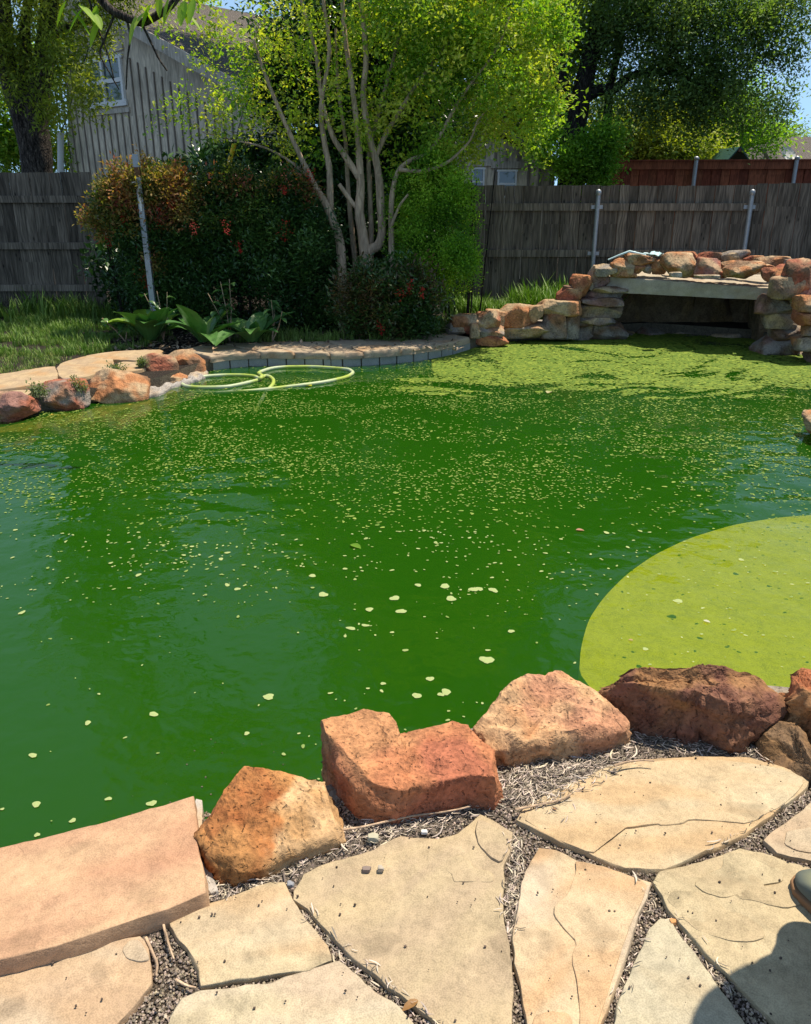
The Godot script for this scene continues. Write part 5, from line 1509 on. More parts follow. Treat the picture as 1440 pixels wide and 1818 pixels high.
func trees() -> void:
	var small := sprigs(3, 13, 0.055, 0.03, 0.13, 700)
	var medium := sprigs(3, 22, 0.075, 0.035, 0.26, 720)
	var far_sprig := sprigs(3, 26, 0.13, 0.07, 0.5, 740)
	# crape myrtle in the middle
	var base := Vector3(-0.56, 0, -10.5)
	var cm := thing("crape_myrtle_tree", "multi-stemmed crape myrtle with smooth tan trunks and bright yellow-green leaves", "tree", base)
	var st := [
		[[Vector3(-0.519, -0.12, -10.5), Vector3(-0.505, 0.302, -10.5), Vector3(-0.477, 0.699, -10.5), Vector3(-0.445, 0.94, -10.5), Vector3(-0.34, 1.006, -10.5), Vector3(-0.289, 1.163, -10.5), Vector3(-0.3, 1.466, -10.5), Vector3(-0.317, 1.762, -10.5), Vector3(-0.36, 2.01, -10.5), Vector3(-0.43, 2.24, -10.5), Vector3(-0.488, 2.654, -10.5), Vector3(-0.449, 3.056, -10.5), Vector3(-0.502, 3.608, -10.5), Vector3(-0.554, 4.085, -10.5)], 0.082, 0.025],
		[[Vector3(-0.495, 0.44, -10.5), Vector3(-0.491, 0.699, -10.5), Vector3(-0.518, 1.085, -10.5), Vector3(-0.56, 1.389, -10.5), Vector3(-0.542, 1.612, -10.5), Vector3(-0.538, 1.794, -10.5), Vector3(-0.548, 1.997, -10.5), Vector3(-0.556, 2.228, -10.5), Vector3(-0.616, 2.77, -10.5), Vector3(-0.686, 3.28, -10.5), Vector3(-0.709, 3.822, -10.5)], 0.082, 0.022],
		[[Vector3(-0.546, 1.762, -10.5), Vector3(-0.643, 1.911, -10.5), Vector3(-0.753, 2.071, -10.5), Vector3(-0.854, 2.228, -10.5), Vector3(-0.966, 2.596, -10.5), Vector3(-1.024, 3.112, -10.5), Vector3(-1.134, 3.499, -10.5), Vector3(-1.238, 3.928, -10.5)], 0.045, 0.015],
		[[Vector3(-0.566, 1.434, -10.5), Vector3(-0.627, 1.479, -10.5), Vector3(-0.712, 1.593, -10.5), Vector3(-0.797, 1.706, -10.5)], 0.033, 0.026],
		[[Vector3(-0.77, -0.033, -10.4), Vector3(-0.781, 0.587, -10.4), Vector3(-0.801, 1.07, -10.4), Vector3(-0.908, 1.372, -10.4), Vector3(-0.964, 1.499, -10.4), Vector3(-1.059, 1.655, -10.4), Vector3(-1.158, 1.847, -10.4), Vector3(-1.254, 2.054, -10.4), Vector3(-1.43, 2.441, -10.4), Vector3(-1.598, 2.873, -10.4), Vector3(-1.703, 3.209, -10.4)], 0.070, 0.016],
		[[Vector3(-0.916, 1.383, -10.5), Vector3(-0.908, 1.612, -10.5), Vector3(-0.911, 1.911, -10.5), Vector3(-0.95, 2.125, -10.5), Vector3(-0.981, 2.537, -10.5), Vector3(-0.864, 3.112, -10.5), Vector3(-0.911, 3.554, -10.5), Vector3(-0.931, 3.875, -10.5)], 0.049, 0.016],
		[[Vector3(-0.587, -0.081, -10.7), Vector3(-0.628, 0.695, -10.7), Vector3(-0.673, 1.214, -10.7), Vector3(-0.693, 1.496, -10.7), Vector3(-0.707, 1.766, -10.7), Vector3(-0.723, 2.209, -10.7), Vector3(-0.793, 2.793, -10.7), Vector3(-0.801, 3.368, -10.7)], 0.045, 0.016],
		[[Vector3(-0.471, 0.142, -10.65), Vector3(-0.428, 1.077, -10.65), Vector3(-0.433, 1.612, -10.65), Vector3(-0.433, 2.059, -10.65), Vector3(-0.278, 2.61, -10.65), Vector3(-0.13, 3.077, -10.65), Vector3(0, 3.582, -10.65), Vector3(0.094, 4.067, -10.65)], 0.041, 0.014],
		[[Vector3(-0.214, -0.033, -10.4), Vector3(-0.181, 0.587, -10.4), Vector3(-0.172, 1.011, -10.4), Vector3(-0.169, 1.467, -10.4), Vector3(-0.141, 1.687, -10.4), Vector3(-0.073, 1.865, -10.4), Vector3(0.079, 1.975, -10.4), Vector3(0.251, 2.036, -10.4), Vector3(0.394, 2.216, -10.4), Vector3(0.52, 2.441, -10.4), Vector3(0.738, 2.759, -10.4), Vector3(1.014, 3.098, -10.4), Vector3(1.157, 3.427, -10.4)], 0.045, 0.012],
		[[Vector3(-0.072, 1.863, -10.3), Vector3(0.204, 1.845, -10.3), Vector3(0.466, 1.929, -10.3), Vector3(0.621, 2.044, -10.3), Vector3(0.754, 2.187, -10.3), Vector3(0.826, 2.375, -10.3), Vector3(0.963, 2.52, -10.3)], 0.025, 0.008],
		[[Vector3(-0.168, 1.248, -10.3), Vector3(-0.067, 1.469, -10.3), Vector3(0.033, 1.593, -10.3)], 0.021, 0.012],
		[[Vector3(-1.081, 1.687, -10.5), Vector3(-1.339, 1.936, -10.5), Vector3(-1.663, 2.107, -10.5), Vector3(-1.99, 2.18, -10.5), Vector3(-2.38, 2.27, -10.5)], 0.021, 0.006],
		[[Vector3(-0.361, 1.997, -10.5), Vector3(-0.198, 2.3, -10.5), Vector3(0.13, 2.77, -10.5), Vector3(0.509, 3.224, -10.5), Vector3(0.749, 3.716, -10.5), Vector3(0.919, 4.188, -10.5)], 0.033, 0.01]]
	var pf := [[Vector3(1.038, 3.013, -10.6), 0.746, 900], [Vector3(0.503, 3.291, -10.4), 0.692, 800], [Vector3(1.348, 2.52, -10.3), 0.513, 480], [Vector3(1.536, 3.351, -10.6), 0.397, 380], [Vector3(0.229, 2.782, -10.6), 0.556, 420], [Vector3(0, 3.462, -10.6), 0.765, 520], [Vector3(0.866, 2.307, -10.6), 0.334, 150], [Vector3(-0.642, 3.296, -10.6), 0.706, 190], [Vector3(-0.528, 2.576, -10.6), 0.495, 120], [Vector3(-1.043, 2.898, -10.6), 0.587, 140], [Vector3(-1.411, 3.296, -10.6), 0.641, 150], [Vector3(-1.885, 2.955, -10.6), 0.52, 100], [Vector3(-2.147, 2.546, -10.6), 0.397, 90], [Vector3(-2.582, 2.487, -10.6), 0.298, 50], [Vector3(-1.664, 2.337, -10.6), 0.366, 80], [Vector3(-2.117, 3.296, -10.6), 0.417, 70], [Vector3(-2.451, 3.49, -10.6), 0.35, 45], [Vector3(0.302, 2.112, -10.6), 0.403, 130], [Vector3(0.034, 1.877, -10.6), 0.339, 90], [Vector3(0.674, 2.001, -10.6), 0.27, 70], [Vector3(0.807, 4.108, -10.6), 0.932, 800], [Vector3(-0.31, 4.161, -10.6), 0.868, 480], [Vector3(-1, 3.95, -10.6), 0.375, 80], [Vector3(-0.401, 2.246, -10.6), 0.334, 80], [Vector3(-1.2, 2.307, -10.6), 0.334, 80]]
	var tips := wood(cm, stems_at(base, st), puffs_at(base, pf), 820, M.myrtle_bark, 5, 0.004, "trunk", 0.3)
	foliage(cm, "foliage", tufts(tips, 0.21, 4), small, M.leaf, LIME, 41, -0.25, 1.3)

	# dark evergreens behind it
	base = Vector3(-1.4, 0, -12.0)
	var ev := thing("evergreen_tree", "dark green leafy evergreen filling in behind the crape myrtle trunks", "tree", base)
	pf = [[Vector3(-2.461, 1.977, -12.25), 0.328, 220], [Vector3(-1.881, 1.884, -12.25), 0.47, 380], [Vector3(-1.253, 1.92, -12.25), 0.627, 500], [Vector3(-0.548, 1.92, -12.25), 0.626, 460], [Vector3(0, 1.992, -12.25), 0.547, 420], [Vector3(-1.744, 2.898, -12.25), 0.455, 200], [Vector3(-1.066, 2.762, -12.25), 0.761, 420], [Vector3(-0.229, 2.694, -12.25), 0.687, 380], [Vector3(0.308, 2.417, -12.25), 0.462, 220], [Vector3(-1.186, 3.56, -12.25), 0.815, 420], [Vector3(-0.148, 3.56, -12.25), 0.815, 420]]
	wood(ev, [[[Vector3(0, 0, 0), Vector3(0.1, 1.2, 0), Vector3(0.3, 2.6, 0), Vector3(0.5, 4.0, 0)], 0.1, 0.03]], puffs_at(base, pf), 90, M.dark_bark, 6)
	foliage(ev, "foliage", puffs_at(base, pf), medium, M.dark_leaf, DEEP, 43, -0.12)

	# tall tree standing behind the house and shed, mostly above the picture
	base = Vector3(1.0, 0, -22.0)
	var tall := thing("tall_tree", "tall dense green tree rising behind the crape myrtle and the shed", "tree", base)
	pf = [[Vector3(-1.065, 5.119, -22), 1.997, 420], [Vector3(1.06, 5.351, -22), 2.121, 460], [Vector3(2.808, 4.886, -22), 1.605, 360], [Vector3(3.812, 3.931, -22), 1.226, 260], [Vector3(2.467, 3.564, -22), 1.371, 260], [Vector3(0, 7.131, -22), 2.561, 480], [Vector3(2.286, 7.557, -22), 2.539, 480], [Vector3(1.226, 9.291, -22), 2.329, 420], [Vector3(3.372, 6.477, -22), 1.687, 300], [Vector3(-0.248, 8.794, -22), 2.106, 360], [Vector3(0.472, 11.093, -22), 2.479, 400], [Vector3(2.379, 10.725, -22), 2.26, 340], [Vector3(-0.458, 12.51, -22), 2.289, 340], [Vector3(1.46, 13.352, -22), 2.359, 340], [Vector3(3.577, 8.994, -22), 1.85, 240], [Vector3(0.432, 15.099, -22), 2.589, 300], [Vector3(3.192, 12.681, -22), 2.052, 240]]
	tips = wood(tall, [[[Vector3(0, 0, 0), Vector3(0.1, 3, 0), Vector3(0.2, 6, 0), Vector3(0.1, 11, 0), Vector3(0.3, 17, 0)], 0.4, 0.08], [[Vector3(0.1, 2.5, 0), Vector3(2, 5, 0), Vector3(3, 8, 0)], 0.18, 0.05]], puffs_at(base, pf), 430, M.dark_bark, 7, 0.012)
	foliage(tall, "foliage", tufts(tips, 0.9, 10), far_sprig, M.leaf, OAK, 44, -0.25, 0.5)

	# big oak at the right
	base = Vector3(3.195, 1.741, -17)
	base.y = 0
	var oak := thing("oak_tree", "large dark live oak spreading over the fences at the right", "tree", base)
	st = [[[Vector3(3.219, 0.808, -17), Vector3(3.195, 1.741, -17), Vector3(3.201, 2.243, -17), Vector3(3.225, 2.782, -17), Vector3(3.303, 3.401, -17), Vector3(3.391, 3.865, -17), Vector3(3.457, 4.319, -17), Vector3(3.493, 4.851, -17), Vector3(3.508, 5.369, -17)], 0.3, 0.09], [[Vector3(3.194, 2.044, -17), Vector3(3.04, 2.83, -17), Vector3(2.946, 3.401, -17), Vector3(2.803, 3.957, -17), Vector3(2.708, 4.587, -17)], 0.2, 0.07], [[Vector3(3.732, 0.799, -17.2), Vector3(3.733, 1.846, -17.2), Vector3(3.799, 2.351, -17.2), Vector3(3.854, 2.942, -17.2), Vector3(3.866, 3.517, -17.2), Vector3(3.973, 4.169, -17.2), Vector3(4.007, 4.889, -17.2)], 0.13, 0.05], [[Vector3(3.336, 3.26, -17), Vector3(3.598, 3.401, -17), Vector3(3.891, 3.42, -17), Vector3(4.185, 3.635, -17), Vector3(4.596, 3.699, -17), Vector3(5.016, 3.681, -17)], 0.13, 0.04], [[Vector3(3.425, 3.957, -17), Vector3(3.892, 4.498, -17), Vector3(4.468, 4.851, -17), Vector3(5.044, 5.112, -17), Vector3(5.738, 5.198, -17)], 0.14, 0.03], [[Vector3(5.016, 3.681, -17), Vector3(5.576, 3.401, -17), Vector3(5.918, 3.213, -17)], 0.04, 0.015]]
	pf = [[Vector3(3.704, 4.319, -17), 0.823, 420], [Vector3(4.62, 4.409, -17), 1.026, 620], [Vector3(5.468, 4.413, -16.5), 0.944, 560], [Vector3(5.027, 3.588, -17), 0.838, 440], [Vector3(5.768, 3.709, -16.5), 0.709, 380], [Vector3(6.313, 4.413, -16.5), 0.696, 340], [Vector3(6.758, 4.713, -16.5), 0.444, 160], [Vector3(6.507, 3.165, -17), 0.444, 140], [Vector3(5.62, 3.07, -17), 0.584, 230], [Vector3(4.333, 3.213, -17), 0.634, 230], [Vector3(2.965, 4.399, -17.5), 0.848, 300], [Vector3(4.31, 5.369, -17), 1.102, 560], [Vector3(5.637, 5.198, -17), 0.805, 300], [Vector3(3.207, 5.369, -17), 1.203, 480], [Vector3(6.7, 3.888, -16.5), 0.302, 60], [Vector3(6.805, 3.055, -16.3), 0.223, 30]]
	tips = wood(oak, stems_at(base, st), puffs_at(base, pf), 480, M.dark_bark, 8, 0.008)
	foliage(oak, "foliage", tufts(tips, 0.5, 7), sprigs(3, 24, 0.075, 0.034, 0.3, 760), M.leaf, OAK, 46, -0.25, 0.8)

	# lighter trees beyond the cedar fence
	var more := [
		["bushy_tree", "yellow-green bushy tree glowing in the sun behind the cedar fence", OLIVE, [[Vector3(5.843, 2.98, -25), 0.79, 200], [Vector3(6.587, 3.409, -25), 0.941, 260], [Vector3(7.285, 2.807, -25), 0.791, 220], [Vector3(8.012, 2.691, -25), 0.714, 160], [Vector3(6.368, 2.473, -25), 0.717, 160], [Vector3(5.394, 2.691, -25), 0.476, 90]], 25.0, 50],
		["bushy_tree", "mid green tree beyond the cedar fence, right of the yellow-green one", BRIGHT, [[Vector3(9.257, 3.863, -29), 1.09, 200], [Vector3(10.235, 3.368, -29), 1.005, 200], [Vector3(10.48, 4.189, -29), 0.904, 150], [Vector3(8.654, 4.351, -29), 1.081, 150], [Vector3(11.293, 3.616, -29), 0.728, 120], [Vector3(9.973, 2.613, -29), 1.108, 160]], 29.0, 51],
		["bushy_tree", "dull green far tree behind the satellite dishes", OAK, [[Vector3(14.643, 3.698, -38), 1.08, 160], [Vector3(15.898, 3.369, -38), 0.963, 150], [Vector3(16.881, 3.259, -38), 0.965, 130], [Vector3(13.721, 3.435, -38), 0.962, 130], [Vector3(15.419, 4.09, -38), 0.478, 40], [Vector3(17.866, 3.149, -38), 1.207, 130]], 38.0, 52],
		["shrub", "light leafy shrub at the foot of the oak", BRIGHT, [[Vector3(3.308, 2.205, -16), 0.285, 150], [Vector3(3.382, 1.923, -16), 0.287, 130], [Vector3(3.588, 2.484, -16), 0.182, 60], [Vector3(2.703, 2.112, -16), 0.245, 80], [Vector3(2.574, 2.529, -16), 0.202, 50]], 16.0, 53],
		["bushy_tree", "bright yellow-green trees far behind the left trunk", LIME, [[Vector3(-10.866, 3.2, -24), 0.906, 260], [Vector3(-9.892, 3.608, -24), 0.899, 220], [Vector3(-9.248, 2.925, -24), 0.758, 200], [Vector3(-11.065, 4.538, -24), 1.328, 300], [Vector3(-10.662, 2.648, -24), 0.762, 200], [Vector3(-9.253, 4.798, -24), 1.028, 220], [Vector3(-7.843, 5.439, -24), 1.016, 150]], 24.0, 54],
		["bushy_tree", "pale green tree behind the ridge of the grey house", LIME, [[Vector3(-8.368, 6.902, -27), 1.288, 220], [Vector3(-6.758, 6.902, -27), 0.804, 120], [Vector3(-9.535, 6.624, -27), 0.969, 120]], 27.0, 55]]
	for e in more:
		var list: Array = e[3]
		var c := Vector3.ZERO
		for q in list: c += q[0] / list.size()
		base = Vector3(c.x, 0, c.z)
		var o := thing(e[0], e[1], "shrub" if e[0] == "shrub" else "tree", base, "" if e[0] == "shrub" else "trees in the yards beyond the fences")
		var h: float = c.y
		tips = wood(o, [[[Vector3.ZERO, Vector3(0.1, h * 0.4, 0.05), Vector3(-0.1, h * 0.8, 0), Vector3(0.05, h * 1.05, 0.1)], 0.12 if e[4] > 20.0 else 0.04, 0.04 if e[4] > 20.0 else 0.012]], puffs_at(base, list), 110, M.dark_bark, e[5], 0.008)
		foliage(o, "foliage", tufts(tips, 0.6 if e[4] > 20.0 else 0.25, 7), far_sprig if e[4] > 20.0 else medium, M.leaf, e[2], e[5], -0.1, 0.5)

	# shade tree at the left behind the fence
	base = Vector3(-5.64, 1.711, -13.4)
	base.y = 0
	var lt := thing("shade_tree", "rough dark-trunked tree with sparse yellow-green leaves behind the left fence", "tree", base)
	st = [[[Vector3(-5.709, 0.976, -13.4), Vector3(-5.623, 1.711, -13.4), Vector3(-5.609, 2.107, -13.4), Vector3(-5.652, 2.455, -13.4), Vector3(-5.711, 2.796, -13.4), Vector3(-5.792, 3.094, -13.4), Vector3(-5.793, 3.458, -13.4), Vector3(-5.749, 3.884, -13.4), Vector3(-5.641, 4.571, -13.4), Vector3(-5.259, 6.104, -13.4), Vector3(-4.813, 7.82, -13.4)], 0.26, 0.06], [[Vector3(-5.627, 1.791, -13.4), Vector3(-5.549, 2.263, -13.4), Vector3(-5.525, 2.608, -13.4), Vector3(-5.39, 3.02, -13.4), Vector3(-5.253, 3.458, -13.4), Vector3(-5.135, 3.884, -13.4), Vector3(-4.962, 4.368, -13.4), Vector3(-4.778, 4.837, -13.4), Vector3(-4.016, 6.404, -13.4), Vector3(-3.055, 8.349, -13.4)], 0.24, 0.05], [[Vector3(-5.711, 2.796, -13.4), Vector3(-5.539, 3.313, -13.4), Vector3(-5.482, 3.743, -13.4), Vector3(-5.362, 4.163, -13.4), Vector3(-5.266, 4.638, -13.4)], 0.12, 0.05], [[Vector3(-5.253, 3.458, -13.4), Vector3(-5.072, 3.673, -13.4), Vector3(-4.855, 3.814, -13.4), Vector3(-4.602, 3.884, -13.4), Vector3(-4.365, 3.968, -13.4)], 0.1, 0.04], [[Vector3(-5.779, 3.167, -13.4), Vector3(-5.932, 3.458, -13.4), Vector3(-6.082, 3.743, -13.4)], 0.1, 0.04]]
	pf = [[Vector3(-5.249, 3.85, -13.2), 0.477, 120], [Vector3(-5.654, 3.359, -13.2), 0.403, 120], [Vector3(-4.762, 3.306, -12.8), 0.313, 110], [Vector3(-4.512, 2.9, -12.6), 0.234, 70], [Vector3(-4.548, 3.746, -13.2), 0.399, 110], [Vector3(-4.197, 3.988, -13.2), 0.396, 90], [Vector3(-5.381, 4.46, -13.2), 0.702, 260], [Vector3(-4.46, 4.36, -13.2), 0.43, 110], [Vector3(-6.045, 3.85, -13.2), 0.637, 200], [Vector3(-4.917, 2.663, -12.7), 0.19, 40], [Vector3(-4.396, 2.725, -12.6), 0.125, 24], [Vector3(-5.359, 2.885, -12.8), 0.286, 50], [Vector3(-5.839, 4.918, -13.2), 0.691, 200], [Vector3(-3.886, 4.26, -13.2), 0.354, 60], [Vector3(-5.149, 6.215, -13.2), 1.03, 240], [Vector3(-5.981, 5.734, -13.2), 0.972, 200], [Vector3(-4.89, 7.674, -13.2), 1.118, 220], [Vector3(-3.805, 7.938, -13.2), 1.107, 230], [Vector3(-2.673, 8.197, -13.2), 1.028, 220], [Vector3(-1.826, 8.552, -13.2), 1.014, 180], [Vector3(-4.834, 8.75, -13.2), 1.209, 220], [Vector3(-3.032, 9.234, -13.2), 1.186, 220]]
	tips = wood(lt, stems_at(base, st), puffs_at(base, pf), 560, M.bark, 9, 0.005)
	foliage(lt, "foliage", tufts(tips, 0.26, 5), sprigs(3, 16, 0.07, 0.025, 0.17, 780, 0.3), M.leaf, OLIVE, 48, -0.3)

	# branch reaching in over the top left
	var bb := Vector3(-2.122, 2.93, -6)
	var br := thing("overhanging_branch", "bare grey branch with large fresh green leaves hanging in at the top left", "branch", bb)
	var s := Soup.new()
	var line := [Vector3(-2.122, 2.93, -6), Vector3(-1.98, 2.809, -6), Vector3(-1.889, 2.692, -6), Vector3(-1.786, 2.648, -6), Vector3(-1.693, 2.617, -6), Vector3(-1.605, 2.654, -6), Vector3(-1.51, 2.704, -6), Vector3(-1.438, 2.772, -6), Vector3(-1.383, 2.9, -6)]
	var p := resampled(line.map(func(q): return q - bb), 0.04, 2, false)
	var rad := []
	for k in p.size(): rad.append(0.03 - 0.01 * k / p.size())
	s.tube(p, rad, 8)
	part("limb", mesh_of(s, true), M.bark, br)
	var ts := Soup.new()
	var tl := [[Vector3(-1.693, 2.617, -6), Vector3(-1.647, 2.512, -6), Vector3(-1.606, 2.416, -6), Vector3(-1.549, 2.334, -6)], [Vector3(-1.854, 2.679, -6), Vector3(-1.925, 2.56, -6), Vector3(-1.994, 2.448, -6), Vector3(-1.936, 2.334, -6), Vector3(-1.877, 2.219, -6)], [Vector3(-1.786, 2.648, -6), Vector3(-1.774, 2.544, -6), Vector3(-1.814, 2.4, -6), Vector3(-1.846, 2.203, -6)], [Vector3(-2.029, 2.839, -6), Vector3(-1.988, 2.623, -6), Vector3(-1.937, 2.464, -6), Vector3(-1.908, 2.269, -6)]]
	for q in tl:
		ts.tube(resampled((q as Array).map(func(z): return z - bb), 0.05, 1, false), [0.008, 0.008, 0.007, 0.007, 0.006, 0.006, 0.006, 0.005, 0.005, 0.005, 0.005, 0.004, 0.004, 0.004, 0.004, 0.003, 0.003, 0.003, 0.003, 0.003, 0.003, 0.003, 0.003, 0.003, 0.003, 0.003, 0.003, 0.003], 5)
	part("twigs", mesh_of(ts, true), M.bark, br, Vector3.ZERO, "stuff")
	var lv := [Vector3(-2.065, 2.713, -5.95), Vector3(-2.112, 2.683, -5.95), Vector3(-2.031, 2.701, -5.95), Vector3(-1.982, 2.67, -5.95), Vector3(-1.952, 2.707, -5.95), Vector3(-1.941, 2.63, -5.95), Vector3(-1.674, 2.707, -5.95), Vector3(-1.65, 2.67, -5.95), Vector3(-1.609, 2.713, -5.95), Vector3(-1.709, 2.652, -5.95), Vector3(-1.458, 2.726, -5.95), Vector3(-1.427, 2.689, -5.95), Vector3(-1.394, 2.732, -5.95), Vector3(-1.491, 2.75, -5.95), Vector3(-1.359, 2.719, -5.95), Vector3(-1.332, 2.744, -5.95), Vector3(-1.543, 2.762, -5.95), Vector3(-2.14, 2.732, -5.95)]
	var r := RandomNumberGenerator.new()
	r.seed = 6
	for k in lv.size():
		var d := Vector3(r.randf_range(-0.6, 0.6), r.randf_range(-1.1, -0.3), r.randf_range(-0.2, 0.5)).normalized()
		part("leaf", big_leaf(Vector3.ZERO, d, r.randf_range(0.12, 0.19), r.randf_range(0.05, 0.075), 0.6, Color(0.26, 0.46, 0.04).lerp(Color(0.4, 0.52, 0.1), r.randf())), M.leaf, br, lv[k] - bb)

func shrubs() -> void:
	var slim := sprigs(3, 16, 0.06, 0.022, 0.14, 800)
	var rosy := sprigs(3, 16, 0.05, 0.02, 0.12, 820)
	var tiny := sprigs(3, 22, 0.03, 0.02, 0.11, 840)
	var rust := [Color(0.1, 0.15, 0.03), Color(0.16, 0.18, 0.04), Color(0.46, 0.34, 0.1), Color(0.46, 0.24, 0.1), Color(0.42, 0.13, 0.09)]
	# nandina, left
	var base := Vector3(-3.4, 0, -10.4)
	var o := thing("nandina_shrub", "nandina shrub with rust and orange new growth beside the grey post", "shrub", base)
	var pf := [[Vector3(-3.334, 1.244, -10.4), 0.374, 330], [Vector3(-3.016, 1.05, -10.4), 0.411, 360], [Vector3(-2.667, 1.115, -10.4), 0.376, 330], [Vector3(-3.207, 0.587, -10.4), 0.418, 330], [Vector3(-2.795, 0.519, -10.4), 0.419, 340], [Vector3(-2.618, 0.176, -10.4), 0.319, 160]]
	var tips := wood(o, canes(7, 1.5, 0.35, 1), puffs_at(base, pf), 280, M.dark_bark, 21, 0.003)
	foliage(o, "dark_leaves", tufts(tips, 0.15, 6), slim, M.dark_leaf, DEEP, 60, -0.3)
	var pt := [[Vector3(-3.301, 1.794, -10.2), 0.131, 30], [Vector3(-3.064, 1.866, -10.2), 0.144, 40], [Vector3(-2.755, 1.83, -10.2), 0.131, 34], [Vector3(-3.448, 1.624, -10.2), 0.171, 45], [Vector3(-3.088, 0.803, -10.2), 0.203, 50], [Vector3(-2.591, 1.377, -10.2), 0.266, 60], [Vector3(-3.339, 1.501, -10.2), 0.298, 190], [Vector3(-3.052, 1.685, -10.2), 0.249, 210], [Vector3(-2.826, 1.654, -10.2), 0.263, 230], [Vector3(-3.533, 1.283, -10.2), 0.2, 70], [Vector3(-3.691, 1.345, -10.2), 0.12, 30], [Vector3(-2.569, 1.593, -10.2), 0.211, 120], [Vector3(-3.192, 1.345, -10.2), 0.266, 90], [Vector3(-2.793, 1.345, -10.2), 0.266, 90]]
	foliage(o, "rusty_leaves", puffs_at(base, pt), rosy, M.leaf, rust, 61, -0.02, 2.2)
	berries(o, base, [[Vector3(-2.85, 1.344, -10), 0.092, 0.221], [Vector3(-3.472, 1.078, -10), 0.092, 0.138], [Vector3(-3.035, 0.958, -10), 0.086, 0.228], [Vector3(-3.09, 0.625, -10), 0.121, 0.195], [Vector3(-3.275, 1.332, -10), 0.078, 0.098], [Vector3(-2.686, 1.482, -10), 0.077, 0.103]])
	# nandina, middle
	base = Vector3(-2.0, 0, -10.4)
	o = thing("nandina_shrub", "large dark glossy nandina hung with red berries left of the trunks", "shrub", base)
	pf = [[Vector3(-2.314, 1.244, -10.4), 0.409, 420], [Vector3(-1.901, 1.309, -10.4), 0.407, 420], [Vector3(-1.497, 1.244, -10.4), 0.408, 420], [Vector3(-1.165, 1.05, -10.4), 0.377, 330], [Vector3(-2.22, 0.721, -10.4), 0.416, 380], [Vector3(-1.739, 0.654, -10.4), 0.452, 400], [Vector3(-1.258, 0.519, -10.4), 0.419, 340], [Vector3(-2.117, 0.246, -10.4), 0.353, 220], [Vector3(-1.558, 0.142, -10.4), 0.354, 240], [Vector3(-1.061, 0.176, -10.4), 0.318, 200], [Vector3(-1.811, 1.624, -10.4), 0.302, 200], [Vector3(-2.281, 1.624, -10.4), 0.268, 160], [Vector3(-1.343, 1.593, -10.4), 0.268, 160]]
	tips = wood(o, canes(8, 1.5, 0.5, 2), puffs_at(base, pf), 430, M.dark_bark, 22, 0.003)
	foliage(o, "dark_leaves", tufts(tips, 0.16, 6), slim, M.dark_leaf, DEEP, 62, -0.3)
	pt = [[Vector3(-2.226, 1.758, -10.2), 0.229, 50], [Vector3(-1.9, 1.734, -10.2), 0.229, 40], [Vector3(-1.508, 1.709, -10.2), 0.262, 50], [Vector3(-1.183, 1.648, -10.2), 0.197, 40], [Vector3(-1.727, 1.377, -10.2), 0.332, 60], [Vector3(-2.202, 1.251, -10.2), 0.267, 40]]
	foliage(o, "rusty_leaves", puffs_at(base, pt), rosy, M.leaf, [DEEP[3], rust[0], Color(0.08, 0.13, 0.03), rust[1], rust[4]], 63, -0.05, 1.6)
	berries(o, base, [[Vector3(-1.372, 1.206, -9.75), 0.16, 0.242], [Vector3(-2.402, 1.228, -9.75), 0.103, 0.139], [Vector3(-2.037, 1.242, -9.75), 0.14, 0.169], [Vector3(-1.9, 1.03, -9.75), 0.09, 0.135], [Vector3(-1.062, 1.797, -9.75), 0.125, 0.116], [Vector3(-1.352, 1.637, -9.75), 0.063, 0.088]])
	# nandina, right, low
	base = Vector3(0.0, 0, -9.75)
	o = thing("nandina_shrub", "low olive and bronze nandina at the foot of the trunks, nearest the coping", "shrub", base)
	pf = [[Vector3(-0.46, 0.523, -9.75), 0.263, 200], [Vector3(-0.131, 0.587, -9.75), 0.314, 260], [Vector3(0.132, 0.459, -9.75), 0.276, 220], [Vector3(-0.199, 0.265, -9.75), 0.298, 220], [Vector3(-0.531, 0.265, -9.75), 0.266, 180], [Vector3(0.133, 0.2, -9.75), 0.213, 120]]
	tips = wood(o, canes(6, 0.8, 0.4, 3), puffs_at(base, pf), 230, M.dark_bark, 23, 0.003)
	foliage(o, "olive_leaves", tufts(tips, 0.14, 6), slim, M.dark_leaf, [DEEP[0], DEEP[1], DEEP[2], Color(0.07, 0.1, 0.025), Color(0.12, 0.07, 0.03)], 64, -0.2, 1.4)
	berries(o, base, [[Vector3(0.044, 0.637, -9.35), 0.088, 0.164], [Vector3(-0.057, 0.545, -9.35), 0.113, 0.141], [Vector3(-0.281, 0.179, -9.35), 0.077, 0.158], [Vector3(0.185, 0.567, -9.35), 0.057, 0.122]])
	# bright green shrub right of the trunks
	base = Vector3(0.75, 0, -10.6)
	o = thing("yaupon_shrub", "bright green small-leaved shrub between the trunks and the dark fence", "shrub", base)
	pf = [[Vector3(0.338, 1.687, -10.5), 0.405, 520], [Vector3(0.137, 1.306, -10.5), 0.377, 420], [Vector3(0.547, 1.37, -10.5), 0.328, 420], [Vector3(0.642, 0.933, -10.2), 0.216, 280], [Vector3(0.489, 0.78, -10.5), 0.349, 380], [Vector3(0.174, 0.846, -10.5), 0.349, 320], [Vector3(0.541, 1.687, -10.5), 0.256, 240], [Vector3(0.301, 1.936, -10.5), 0.302, 200], [Vector3(0.706, 0.811, -10.1), 0.148, 140], [Vector3(0, 1.687, -10.5), 0.27, 160], [Vector3(0.388, 0.509, -10.5), 0.247, 150], [Vector3(0.8, 1.593, -10.5), 0.068, 20]]
	tips = wood(o, canes(6, 1.9, 0.45, 4), puffs_at(base, pf), 460, M.dark_bark, 24, 0.003)
	foliage(o, "foliage", tufts(tips, 0.14, 5), tiny, M.leaf, BRIGHT, 65, -0.3, 1.8)
